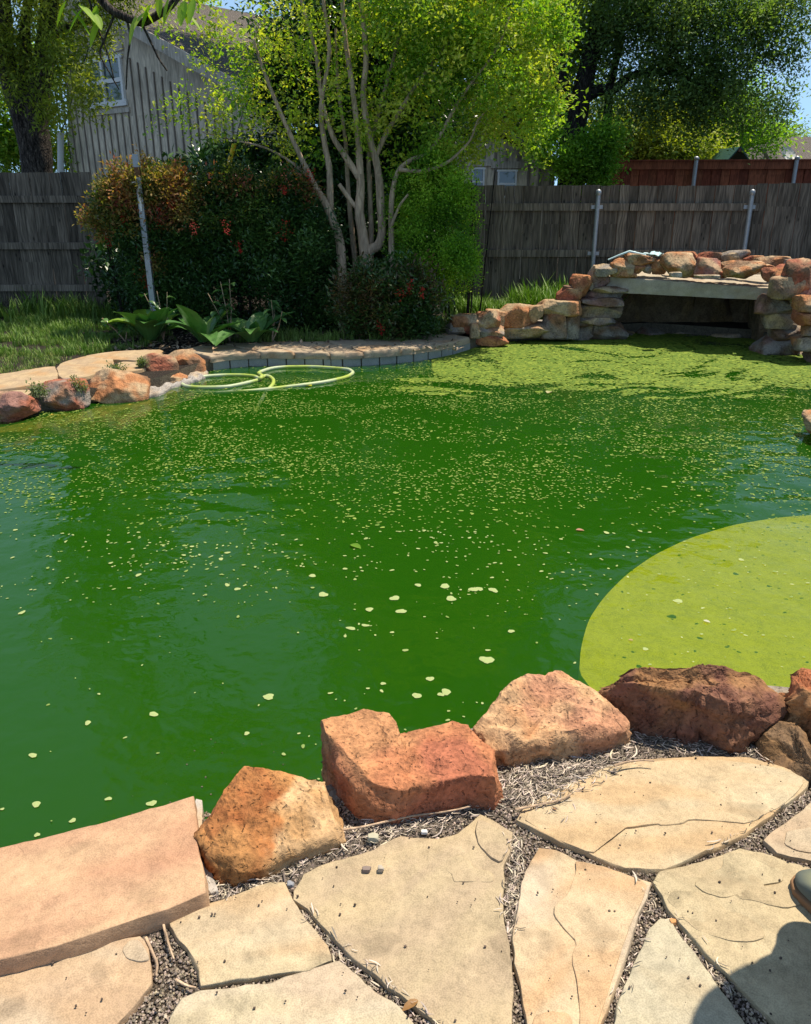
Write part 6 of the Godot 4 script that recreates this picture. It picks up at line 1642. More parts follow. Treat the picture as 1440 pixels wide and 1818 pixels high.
	# dark mass deep in the bed
	base = Vector3(-1.2, 0, -11.6)
	o = thing("evergreen_shrub", "dark evergreen shrub deep in the bed behind the nandinas", "shrub", base)
	pf = [[Vector3(-3.605, 0.628, -11.5), 0.537, 260], [Vector3(-2.894, 0.848, -11.5), 0.533, 260], [Vector3(-2.209, 0.848, -11.5), 0.61, 300], [Vector3(-1.447, 0.848, -11.5), 0.609, 300], [Vector3(-0.765, 0.701, -11.5), 0.612, 300], [Vector3(-0.152, 0.848, -11.5), 0.609, 300], [Vector3(0.306, 0.701, -11.5), 0.459, 200], [Vector3(-0.599, 1.348, -11.5), 0.524, 220], [Vector3(-2.893, 1.627, -11.5), 0.371, 160], [Vector3(-3.286, 0.026, -11.5), 0.47, 160]]
	wood(o, canes(8, 1.6, 1.4, 5), puffs_at(base, pf), 40, M.dark_bark, 25, 0.006)
	foliage(o, "foliage", puffs_at(base, pf), sprigs(2, 22, 0.1, 0.05, 0.26, 860), M.dark_leaf, [DEEP[0], DEEP[0], DEEP[1], DEEP[2]], 66, -0.3)

func canes(n: int, h: float, spread: float, sd: int) -> Array:
	var r := RandomNumberGenerator.new()
	r.seed = sd * 13
	var a := []
	for k in n:
		var q := Vector3(r.randf_range(-1, 1), 0, r.randf_range(-0.6, 0.6)) * spread
		a.append([[q * 0.5, q * 0.7 + Vector3(0, h * 0.5, 0), q + Vector3(r.randf_range(-0.1, 0.1), h * r.randf_range(0.8, 1.1), 0)], 0.012, 0.006])
	return a

func berries(o: Node3D, base: Vector3, list: Array) -> void:
	var r := RandomNumberGenerator.new()
	r.seed = list.size() * 31
	for q in list:
		var s := Soup.new()
		for k in 34:
			var p := Vector3(r.randfn() * 0.3, r.randf_range(-0.5, 0.5), r.randfn() * 0.3)
			p.x *= 1.0 - 0.6 * (0.5 - p.y) * 0.6
			s.ball(Vector3(p.x * q[1], p.y * q[2], p.z * q[1]), r.randf_range(0.005, 0.009))
		part("berry_cluster", mesh_of(s), M.berry, o, (q[0] as Vector3) - base)

func low_plants() -> void:
	var r := RandomNumberGenerator.new()
	r.seed = 90
	# grass
	var tuft := []
	for k in 4:
		var s := Soup.new()
		for j in 9:
			var a := r.randf() * TAU
			var h := r.randf_range(0.5, 1.0)
			var lean := Vector3(cos(a), 0, sin(a)) * r.randf_range(0.1, 0.6)
			var f := Vector3(cos(a * 3.0), 0, sin(a * 3.0)) * 0.25
			var side := Vector3(-sin(a), 0, cos(a)) * 0.03
			var m := f + Vector3(0, h * 0.6, 0) + lean * 0.3
			var t := f + Vector3(0, h, 0) + lean
			s.quad(f - side, f + side, m + side * 0.7, m - side * 0.7)
			s.tri(m - side * 0.7, m + side * 0.7, t)
		tuft.append(mesh_of(s))
	var zones := [
		[Vector3(-5.2, 0, -10.4), Vector2(2.2, 1.7), 5200, 0.1, 0.0],
		[Vector3(-4.6, 0, -9.0), Vector2(2.2, 1.3), 4600, 0.06, 0.5],
		[Vector3(-5.6, 0, -11.7), Vector2(1.9, 0.35), 900, 0.26, 0.1],
		[Vector3(1.6, 0, -12.0), Vector2(1.0, 0.5), 1500, 0.22, 0.0],
		[Vector3(0.7, 0, -10.9), Vector2(0.7, 0.45), 900, 0.11, 0.3],
		[Vector3(2.2, 0, -11.9), Vector2(0.6, 0.6), 800, 0.34, 0.0],
		[Vector3(-1.1, 0, -9.75), Vector2(1.2, 0.25), 420, 0.12, 0.2]]
	var lawn := PackedVector2Array()
	for p in [Vector3(-4.204, 0, -6.449), Vector3(-4.085, 0, -7.485), Vector3(-3.862, 0, -7.74), Vector3(-3.55, 0, -8.212), Vector3(-3.459, 0, -8.611), Vector3(-3.3, 0, -8.943), Vector3(-2.936, 0, -9.3), Vector3(-2.751, 0, -9.765), Vector3(-2.993, 0, -10.412), Vector3(-3.979, 0, -11.576), Vector3(-4.336, 0, -12.412), Vector3(-8.716, 0, -12.607)]: lawn.append(Vector2(p.x, p.z))
	var pl := [[], [], [], []]
	var cl := [[], [], [], []]
	for z in zones:
		for k in z[2]:
			var p: Vector3 = z[0] + Vector3(r.randf_range(-1, 1) * z[1].x, 0, r.randf_range(-1, 1) * z[1].y)
			if n_mid.get_noise_3dv(p * 12.0) < -0.2 + 0.2 * z[4]: continue
			if p.x < -2.4 and not Geometry2D.is_point_in_polygon(Vector2(p.x, p.z), lawn): continue
			var h: float = z[3] * r.randf_range(0.5, 1.5) * (1.0 + 0.6 * n_mid.get_noise_3dv(p * 20.0))
			var m := r.randi() % 4
			pl[m].append(Transform3D(Basis(Vector3.UP, r.randf() * TAU).scaled(Vector3(maxf(h, 0.08), h, maxf(h, 0.08))), p + Vector3(0, -0.03, 0)))
			var dry: float = z[4] if r.randf() < 0.4 else z[4] * 0.3
			var c := Color(0.09, 0.19, 0.03).lerp(Color(0.2, 0.31, 0.06), r.randf()).lerp(Color(0.48, 0.4, 0.2), dry if r.randf() < 0.6 else 0.05)
			cl[m].append(c)
	for m in 4:
		var g := many("grass" if m == 0 else "grass_%03d" % m, tuft[m], M.blade, self, pl[m], cl[m])
		tag(g, "grass and weeds along the fences and the far side of the pool", "grass", "patches of grass and weeds")
	# small silvery weeds between rocks and coping
	var weeds := [[Vector3(-2.723, 0.162, -7.6), 0.195, 0.137], [Vector3(-2.88, 0.089, -7), 0.172, 0.149], [Vector3(-3.116, 0.006, -6.8), 0.144, 0.108], [Vector3(-2.593, 0.027, -8), 0.089, 0.084]]
	for i in weeds.size():
		var q: Array = weeds[i]
		var at: Vector3 = (q[0] as Vector3) * Vector3(1, 0, 1)
		var w := thing("weed", ["sage green weed between walk stones and flat-topped rock", "dry weed tuft behind the rounded boulder", "grey-green weed between the first two left rocks", "little weed beside the upright brown block"][i], "weed", at)
		foliage(w, "foliage", [[Vector3(0, 0.04, 0), q[1] * 0.4, 50]], sprigs(1, 12, 0.026, 0.011, 0.045, 870 + i), M.leaf, [Color(0.12, 0.16, 0.08), Color(0.2, 0.24, 0.14), Color(0.16, 0.22, 0.1), Color(0.26, 0.27, 0.16)], 90 + i, -1.0)
	# groundcover by the edging
	var gc := thing("groundcover_plant", "low pale green groundcover beside the rock edging below the bright shrub", "plant", Vector3(0.45, 0, -10.35))
	foliage(gc, "foliage", [[Vector3(0, 0.03, 0), 0.3, 260], [Vector3(0.35, 0.03, -0.2), 0.25, 180], [Vector3(-0.4, 0.03, 0.1), 0.2, 120]], sprigs(2, 16, 0.03, 0.02, 0.09, 880), M.leaf, [Color(0.08, 0.15, 0.04), Color(0.14, 0.22, 0.06), Color(0.2, 0.28, 0.1), Color(0.22, 0.3, 0.12)], 95, -0.5, 1.0, Vector2(0.8, 1.2), 0.25)
	# big-leaved plants below the nandinas
	var bases := [[Vector3(-2.95, 0, -9.5), 13, "clump of broad upright green leaves at the foot of the grey post", 0.55], [Vector3(-2.3, 0, -9.35), 9, "broad-leaved plant with one yellow-green arching leaf in the bed", 0.5], [Vector3(-1.75, 0, -9.35), 10, "broad-leaved plant with a bent dry stalk, nearest the trunks", 0.48]]
	for b in bases:
		var o := thing("canna_plant", b[2], "plant", b[0], "broad-leaved plants in the bed")
		for k in b[1]:
			var a: float = TAU * k / b[1] + r.randf() * 0.6
			var up := r.randf_range(1.0, 3.2)
			var d := Vector3(cos(a), up, sin(a)).normalized()
			var len: float = b[3] * r.randf_range(0.75, 1.25)
			var c := Color(0.04, 0.12, 0.03).lerp(Color(0.09, 0.2, 0.05), r.randf())
			if r.randf() < 0.15: c = Color(0.14, 0.24, 0.02)
			part("leaf", big_leaf(Vector3(cos(a), 0, sin(a)) * 0.06 + Vector3(0, 0.03, 0), d, len, len * r.randf_range(0.34, 0.5), r.randf_range(0.5, 1.8), c), M.dark_leaf, o)
	# taller leafy stalks
	for e in [[Vector3(-2.05, 0, -9.55), 0.72, 22, "leafy green stalk standing before the dark nandina", 7], [Vector3(-2.85, 0, -9.65), 0.6, 16, "leafy vine climbing the foot of the grey post", 8], [Vector3(-1.55, 0, -9.5), 0.5, 12, "short leafy stalk right of the broad-leaved plants", 9], [Vector3(-3.25, 0, -9.5), 0.3, 14, "low round-leaved plant at the lawn's edge", 10]]:
		var o := thing("leafy_plant", e[3], "plant", e[0])
		r.seed = e[4]
		var s := Soup.new()
		var tips := []
		for k in 3:
			var t := Vector3(r.randf_range(-0.2, 0.2), e[1] * r.randf_range(0.7, 1.05), r.randf_range(-0.1, 0.15))
			s.tube([Vector3.ZERO, t * 0.5 + Vector3(0.02, 0, 0), t], [0.008, 0.006, 0.004], 5)
			tips.append(t)
		part("stem", mesh_of(s, true), M.myrtle_bark, o)
		for k in e[2]:
			var t: Vector3 = tips[k % 3] * r.randf_range(0.35, 1.0)
			var a := r.randf() * TAU
			part("leaf", big_leaf(Vector3.ZERO, Vector3(cos(a), r.randf_range(-0.2, 0.6), sin(a)), r.randf_range(0.09, 0.16), r.randf_range(0.06, 0.1), 1.2, Color(0.04, 0.11, 0.03).lerp(Color(0.1, 0.2, 0.05), r.randf())), M.dark_leaf, o, t)
	# dry leaf litter in the bed
	var bit := Soup.new()
	leaf(bit, Vector3.ZERO, Vector3(1, 0.1, 0), Vector3.UP, 0.07, 0.03)
	var pc := []
	var cc := []
	for k in 1600:
		var p := Vector3(r.randf_range(-3.6, 0.6), -0.015, r.randf_range(-10.3, -9.0))
		pc.append(Transform3D(Basis.from_euler(Vector3(r.randfn() * 0.3, r.randf() * TAU, r.randfn() * 0.3)).scaled(Vector3.ONE * r.randf_range(0.5, 1.2)), p))
		var g := r.randf_range(0.08, 0.34)
		cc.append(Color(g, g * 0.78, g * 0.55))
	tag(many("fallen_leaves", mesh_of(bit), M.litter, self, pc, cc), "dry fallen leaves on the soil behind the coping", "leaf litter")


# ---------------------------------------------------------------- on the water
func floating() -> void:
	var r := RandomNumberGenerator.new()
	r.seed = 303
	var flakes := []
	for k in 5:
		flakes.append(flake(r, 9))
	var pool := PackedVector2Array()
	for p in pool_outline(): pool.append(Vector2(p.x, p.z))
	var pl := [[], [], [], [], []]
	var cl := [[], [], [], [], []]
	var tries := 0
	var count := 0
	while tries < 640000 and count < 90000:
		tries += 1
		var p := Vector2(r.randf_range(-3.8, 4.6), r.randf_range(-11.0, -1.8))
		# how thick the scum lies here
		var q := Vector3(p.x, 0, p.y)
		var bend := n_big.get_noise_2d(p.x * 3.0 + 50.0, p.y * 3.0)
		var drift := n_mid.get_noise_2d(p.x * 9.0 + p.y * 4.0 + bend * 14.0, p.y * 19.0 + bend * 18.0)
		var swirl := n_big.get_noise_2d(p.x * 5.0, p.y * 9.0)
		var mat_edge := -6.85 - 0.28 * (p.x - 1.0) * (1.0 if p.x < 1.0 else -0.55) + drift * 0.5
		var d := 0.0
		if p.x > -0.6 and p.y < mat_edge:
			d = 0.55 * clampf((mat_edge - p.y) * 0.45, 0.0, 1.0) * smoothstep(-0.6, 0.3, p.x) * clampf(0.75 + drift * 0.9, 0.15, 1.0)
		var near := clampf((p.y + 2.3) / -3.2, 0.0, 1.0)
		d = maxf(d, (0.014 + 0.16 * near * near) * clampf(0.55 + drift * 1.0 + swirl * 0.7, 0.06, 0.9))
		if p.x > 0.9 and p.y > -4.4 and p.y < -2.4: d = 0.009
		if p.x < -0.3 and p.y > -3.3: d *= 0.25
		if p.x < 0.3 and p.y < -8.2: d *= 0.3
		if r.randf() > d: continue
		if not Geometry2D.is_point_in_polygon(p, pool): continue
		count += 1
		var m := r.randi() % 5
		var thick := d > 0.2
		var sc := r.randf_range(0.0032, 0.0085) * (1.7 if r.randf() < 0.1 else 1.0)
		if thick: sc = r.randf_range(0.008, 0.024)
		if p.y > -3.6 and r.randf() < 0.5: sc *= 0.6
		var b := Basis(Vector3.UP, r.randf() * TAU) * Basis.from_scale(Vector3(sc * r.randf_range(0.9, 1.7), sc * 0.5, sc))
		pl[m].append(Transform3D(b, Vector3(p.x, WATER + 0.002 + r.randf() * 0.003, p.y)))
		var t := r.randf()
		var c := Color(0.09, 0.17, 0.02).lerp(Color(0.25, 0.33, 0.06), t)
		if thick: c = Color(0.08, 0.145, 0.01).lerp(Color(0.22, 0.285, 0.03), t * t)
		elif p.y > -4.2: c = Color(0.16, 0.24, 0.05).lerp(Color(0.36, 0.42, 0.17), t)
		cl[m].append(c)
	for m in 5:
		var o := many("algae_scum" if m == 0 else "algae_scum_%03d" % m, flakes[m], M.algae, self, pl[m], cl[m])
		tag(o, "yellow-green algae flecks floating on the pool", "algae", "floating algae flecks")
	# the larger floating pads, one by one
	var big := [[Vector3(-0.34, 0.059, -3), 0.051, 0.026], [Vector3(-0.15, -0.011, -3), 0.038, 0.031], [Vector3(-0.045, 0.042, -3), 0.051, 0.034], [Vector3(0.162, 0.097, -3), 0.046, 0.028], [Vector3(0.278, 0.082, -3), 0.047, 0.029], [Vector3(0.304, 0.085, -3), 0.042, 0.026], [Vector3(0.362, 0.079, -3), 0.056, 0.028], [Vector3(0.189, 0.04, -3), 0.052, 0.039], [Vector3(0.052, 0.102, -3), 0.034, 0.034], [Vector3(-0.019, -0.019, -3), 0.056, 0.027], [Vector3(-0.23, -0.1, -3), 0.052, 0.027], [Vector3(-0.168, -0.086, -3), 0.042, 0.022], [Vector3(0.347, -0.253, -3), 0.077, 0.028], [Vector3(0.153, -0.428, -3), 0.037, 0.041], [Vector3(0.106, -0.348, -3), 0.041, 0.028], [Vector3(0.05, -0.434, -3), 0.049, 0.029], [Vector3(0.176, -0.414, -3), 0.059, 0.034], [Vector3(-0.097, -0.372, -3), 0.027, 0.049], [Vector3(-0.596, -0.439, -3), 0.054, 0.037], [Vector3(-0.705, -0.631, -3), 0.03, 0.033], [Vector3(-1.403, -0.575, -3), 0.04, 0.03], [Vector3(-1.675, -0.749, -3), 0.051, 0.04], [Vector3(-1.705, -1.024, -3), 0.05, 0.042], [Vector3(-1.368, -0.993, -3), 0.039, 0.039], [Vector3(-1.172, -1.019, -3), 0.057, 0.039], [Vector3(-1.867, -1.052, -3), 0.021, 0.04], [Vector3(-1.333, -0.425, -3), 0.019, 0.011], [Vector3(-1.107, -0.53, -3), 0.054, 0.035], [Vector3(-1.599, -0.025, -3), 0.042, 0.027], [Vector3(-1.551, -1.119, -3), 0.037, 0.043], [Vector3(-1.731, -1.204, -3), 0.032, 0.041], [Vector3(-0.693, 0.084, -3), 0.03, 0.018], [Vector3(-0.381, 0.145, -3), 0.033, 0.021], [Vector3(0.444, -0.114, -3), 0.033, 0.03], [Vector3(0.35, -0.206, -3), 0.029, 0.022], [Vector3(1.13, 0.029, -3), 0.042, 0.023], [Vector3(1.019, -0.2, -3), 0.029, 0.022], [Vector3(1.363, 0.217, -3), 0.028, 0.018]]
	var lumpy := []
	for k in 6: lumpy.append(flake(r, 16))
	for i in big.size():
		var q: Array = big[i]
		var at := q[0] as Vector3
		# slide along to the water surface from where it was measured
		var eye := Vector3(0, 1.6, 0)
		var t := (WATER + 0.003 - eye.y) / (at.y - eye.y)
		var p := eye + (at - eye) * t
		var w: float = q[1] * t * 0.44
		var o := part("algae_pad", lumpy[i % 6], M.algae_pad, self, p)
		o.scale = Vector3(w, w * 0.35, w * r.randf_range(0.7, 1.3))
		o.rotation.y = r.randf() * TAU
		tag(o, pad_label(p), "algae pad", "larger floating algae pads")
	# leaves afloat
	var lf := [[Vector3(0.973, -0.145, -4.177), Color(0.42, 0.2, 0.12), 0.045, "small reddish brown leaf floating in mid pool"], [Vector3(-0.264, -0.146, -3.955), Color(0.12, 0.24, 0.02), 0.075, "rounded green leaf floating in mid pool"], [Vector3(1.321, -0.145, -3.14), Color(0.5, 0.5, 0.38), 0.03, "pale curled leaf floating over the round shelf"], [Vector3(-0.958, -0.144, -7.846), Color(0.36, 0.36, 0.03), 0.11, "yellow leaf beside the floating hose"], [Vector3(1.357, -0.145, -7.56), Color(0.42, 0.4, 0.2), 0.1, "pale floating leaf at the edge of the algae mat"], [Vector3(0.946, -0.145, -2.981), Color(0.4, 0.25, 0.12), 0.02, "tiny tan leaf floating over the shelf's left part"]]
	for q in lf:
		var mm := big_leaf(Vector3(-q[2] * 0.5, 0, 0), Vector3(1, 0.05, 0.0), q[2], q[2] * 0.6, 0.15, q[1])
		var o := part("floating_leaf", mm, M.blade, self, q[0])
		o.rotation.y = r.randf() * TAU
		tag(o, q[3], "leaf")

func pad_label(p: Vector3) -> String:
	if p.x > 0.7: return "pale algae pad floating over or beside the round shelf"
	if p.x < -0.75: return "pale rounded algae pad floating on the dark water left of the first boulder"
	if p.z > -2.75: return "pale algae pad floating close behind the red and peach boulders"
	return "pale algae pad floating in the middle of the near water"

func flake(r: RandomNumberGenerator, n: int) -> ArrayMesh:
	var s := Soup.new()
	var rim := []
	var ph := r.randf() * TAU
	for k in n:
		var a := TAU * k / n
		rim.append(Vector3(cos(a), 0, sin(a)) * (0.85 + 0.14 * sin(a * 2.0 + ph) + 0.09 * sin(a * 3.0 + ph * 2.3) + r.randf_range(-0.08, 0.08)))
	for k in n:
		var a: Vector3 = rim[k]
		var b: Vector3 = rim[(k + 1) % n]
		var c := Vector3(0, 0.16, 0)
		s.tri(a, c, b)
	return mesh_of(s, true)

func hose() -> void:
	var line := [Vector3(-1.359, -0.2, -7.75), Vector3(-1.322, -0.16, -7.769), Vector3(-1.297, -0.138, -7.87), Vector3(-1.319, -0.138, -8.05), Vector3(-1.378, -0.138, -8.211), Vector3(-1.439, -0.138, -8.267), Vector3(-1.468, -0.138, -8.13), Vector3(-1.455, -0.138, -8.09), Vector3(-1.513, -0.138, -7.998), Vector3(-1.566, -0.138, -7.92), Vector3(-1.647, -0.138, -7.819), Vector3(-1.725, -0.138, -7.745), Vector3(-1.844, -0.138, -7.72), Vector3(-2.007, -0.138, -7.72), Vector3(-2.133, -0.138, -7.77), Vector3(-2.204, -0.138, -7.895), Vector3(-2.184, -0.138, -8.103), Vector3(-2.033, -0.138, -8.239), Vector3(-1.854, -0.138, -8.294), Vector3(-1.681, -0.138, -8.294), Vector3(-1.544, -0.138, -8.239), Vector3(-1.447, -0.118, -8.01), Vector3(-1.451, -0.118, -8.171), Vector3(-1.533, -0.138, -8.379), Vector3(-1.505, -0.138, -8.494), Vector3(-1.452, -0.138, -8.612), Vector3(-1.389, -0.138, -8.672), Vector3(-1.28, -0.138, -8.717), Vector3(-0.997, -0.138, -8.733), Vector3(-0.728, -0.138, -8.642), Vector3(-0.598, -0.138, -8.582), Vector3(-0.54, -0.138, -8.407), Vector3(-0.601, -0.138, -8.184), Vector3(-0.782, -0.138, -7.972), Vector3(-0.969, -0.138, -7.844), Vector3(-1.148, -0.146, -7.781), Vector3(-1.354, -0.155, -7.699), Vector3(-1.647, -0.17, -7.645), Vector3(-2.07, -0.22, -7.812)]
	var front := [Vector3(-1.381, -0.27, -7.16), Vector3(-1.367, -0.24, -7.331)]
	front.append_array(line)
	var p := resampled(front, 0.03, 2, false)
	var s := Soup.new()
	var rad := []
	for k in p.size(): rad.append(0.019)
	s.tube(p, rad, 9, Color(0.55, 0.62, 0.25))
	# dirt and algae blotches along the pale wall
	for k in s.v.size():
		var v := s.v[k]
		var t := smoothstep(-0.2, 0.3, n_mid.get_noise_3dv(v * 25.0))
		s.col[k] = Color(0.42, 0.48, 0.3).lerp(Color(0.34, 0.42, 0.08), t)
	tag(part("pool_hose", mesh_of(s, true), M.hose, self), "pale green ribbed pool hose floating in two loops by the coping", "hose")


# ---------------------------------------------------------------- small things
func small_things() -> void:
	# leaning square post with a bracket
	var foot := Vector3(-3.031, 0.495, -10)
	foot.y = 0
	var post := thing("metal_post", "tall leaning grey metal post with a rusted top in front of the shrubs", "post", foot)
	var hgt := Vector3(-3.042, 2.019, -10)
	var lean := (hgt - foot)
	var s := Soup.new()
	s.box(lean * 0.44, Vector3(0.03, 0, 0), lean * 0.44, Vector3(0, 0, 0.03))
	part("shaft", mesh_of(s), M.galvanised, post)
	s = Soup.new()
	s.box(lean * 0.905, Vector3(0.031, 0, 0), lean * 0.026, Vector3(0, 0, 0.031))
	part("rusty_band", mesh_of(s), M.rusted, post)
	s = Soup.new()
	s.box(lean * 0.965, Vector3(0.033, 0, 0), lean * 0.034, Vector3(0, 0, 0.033))
	part("sleeve", mesh_of(s), M.galvanised, post)
	s = Soup.new()
	s.box(lean * 0.77 + Vector3(0.0, 0, 0.04), Vector3(0.014, 0, 0), lean * 0.07, Vector3(0, 0, 0.004))
	s.tube([lean * 0.84 + Vector3(0.0, 0, 0.04), lean * 0.855 + Vector3(-0.03, 0, 0.04), lean * 0.85 + Vector3(-0.07, 0, 0.04)], [0.008, 0.008, 0.008], 5)
	part("bracket", mesh_of(s), M.trim, post)
	# guy wires with guards
	var g0 := Vector3(-5.263, 1.707, -12.9)
	var g1 := Vector3(-4.97, 2.423, -12.9)
	var g2 := Vector3(-4.3, 3.731, -12.9)
	g0.y = 0.6
	var guy := thing("guy_wire", "thin slanting guy wire with a white guard tube beside the left trunk", "guy wire", g0)
	s = Soup.new()
	s.tube([Vector3.ZERO, g1 - g0], [0.045, 0.045], 8)
	part("guard", mesh_of(s, true), M.white_pvc, guy)
	s = Soup.new()
	s.tube([(g1 - g0) * 0.98, g2 - g0, (g2 - g0) * 2.2], [0.008, 0.008, 0.008], 5)
	part("wire", mesh_of(s, true), M.cable, guy)
	var y0 := Vector3(-2.335, 1.693, -11.2)
	var y1 := Vector3(-2.154, 2.18, -11.2)
	var yg := thing("guy_guard", "bright yellow guy wire guard leaning above the nandinas", "guy guard", y0)
	s = Soup.new()
	s.tube([(y0 - y1) * 0.9, Vector3.ZERO, y1 - y0], [0.03, 0.03, 0.028], 8)
	part("tube", mesh_of(s, true), M.yellow, yg)
	s = Soup.new()
	s.tube([y1 - y0, (y1 - y0) * 3.0], [0.007, 0.007], 5)
	part("wire", mesh_of(s, true), M.cable, yg)
	# pebbles and leaves on the patio
	var st := [[Vector3(-0.098, 0.021, -1.57), Vector3(0.02, 0.012, 0.014), Color(0.2, 0.16, 0.14), "dark pebble on the large central flagstone"], [Vector3(-0.062, 0.023, -1.571), Vector3(0.015, 0.014, 0.014), Color(0.36, 0.32, 0.26), "pale pebble beside the dark one on the central flagstone"], [Vector3(-0.086, 0.016, -1.684), Vector3(0.028, 0.022, 0.024), Color(0.4, 0.38, 0.28), "round greenish pebble in the mulch below the red block"], [Vector3(0.05, 0.016, -1.703), Vector3(0.016, 0.012, 0.012), Color(0.6, 0.58, 0.55), "white pebble in the mulch above the central flagstone"], [Vector3(-0.284, 0.012, -1.532), Vector3(0.016, 0.012, 0.014), Color(0.24, 0.25, 0.27), "blue-grey pebble in the joint left of the central flagstone"], [Vector3(0.626, 0.014, -1.419), Vector3(0.014, 0.01, 0.012), Color(0.5, 0.25, 0.1), "orange pebble at the tip of the grey flagstone"]]
	for i in st.size():
		var q: Array = st[i]
		tag(part("pebble", lump(q[1], 600 + i, func(p, sd): return q[2], q[0], 5, 0.08, 4), M.litter, self, q[0]), q[3], "pebble")
	var lv := [[Vector3(1.114, 0.018, -2.027), Color(0.38, 0.22, 0.15), 0.075, 0.03, 2.2, "dry pinkish leaf on the mulch beside the low brown rock"], [Vector3(0.009, 0.02, -1.206), Color(0.3, 0.16, 0.06), 0.04, 0.018, 2.6, "small brown leaf in the joint below the central flagstone"], [Vector3(-0.583, 0.014, -1.409), Color(0.45, 0.3, 0.16), 0.04, 0.02, 2.6, "curled tan leaf in the gravel below the pinkish slab"], [Vector3(0.41, 0.025, -1.782), Color(0.25, 0.13, 0.07), 0.012, 0.008, 0.4, "tiny dark seed husk on the yellow flagstone"]]
	for q in lv:
		var o := part("dry_leaf", big_leaf(Vector3(-q[2] * 0.5, 0, 0), Vector3(1, 0.12, 0), q[2], q[3], 0.5, q[1]), M.blade, self, q[0])
		o.rotation.y = -q[4]
		tag(o, q[5], "leaf")
	# dark seeds and crumbs scattered on the flagstones
	var r := RandomNumberGenerator.new()
	r.seed = 12
	var crumb := lump(Vector3(0.006, 0.004, 0.005), 9, func(p, s): return Color.WHITE, Vector3.ZERO, 2, 0.0, 3)
	var pl := []
	var cl := []
	for k in 260:
		var p := Vector3(r.randf_range(-0.8, 1.1), 0.022, r.randf_range(-2.1, -1.15))
		pl.append(Transform3D(Basis(Vector3.UP, r.randf() * TAU).scaled(Vector3.ONE * r.randf_range(0.3, 1.0)), p))
		var g := r.randf_range(0.04, 0.14)
		cl.append(Color(g, g * 0.75, g * 0.6))
	tag(many("crumbs", crumb, M.litter, self, pl, cl), "dark seeds and crumbs scattered over the flagstones", "debris")


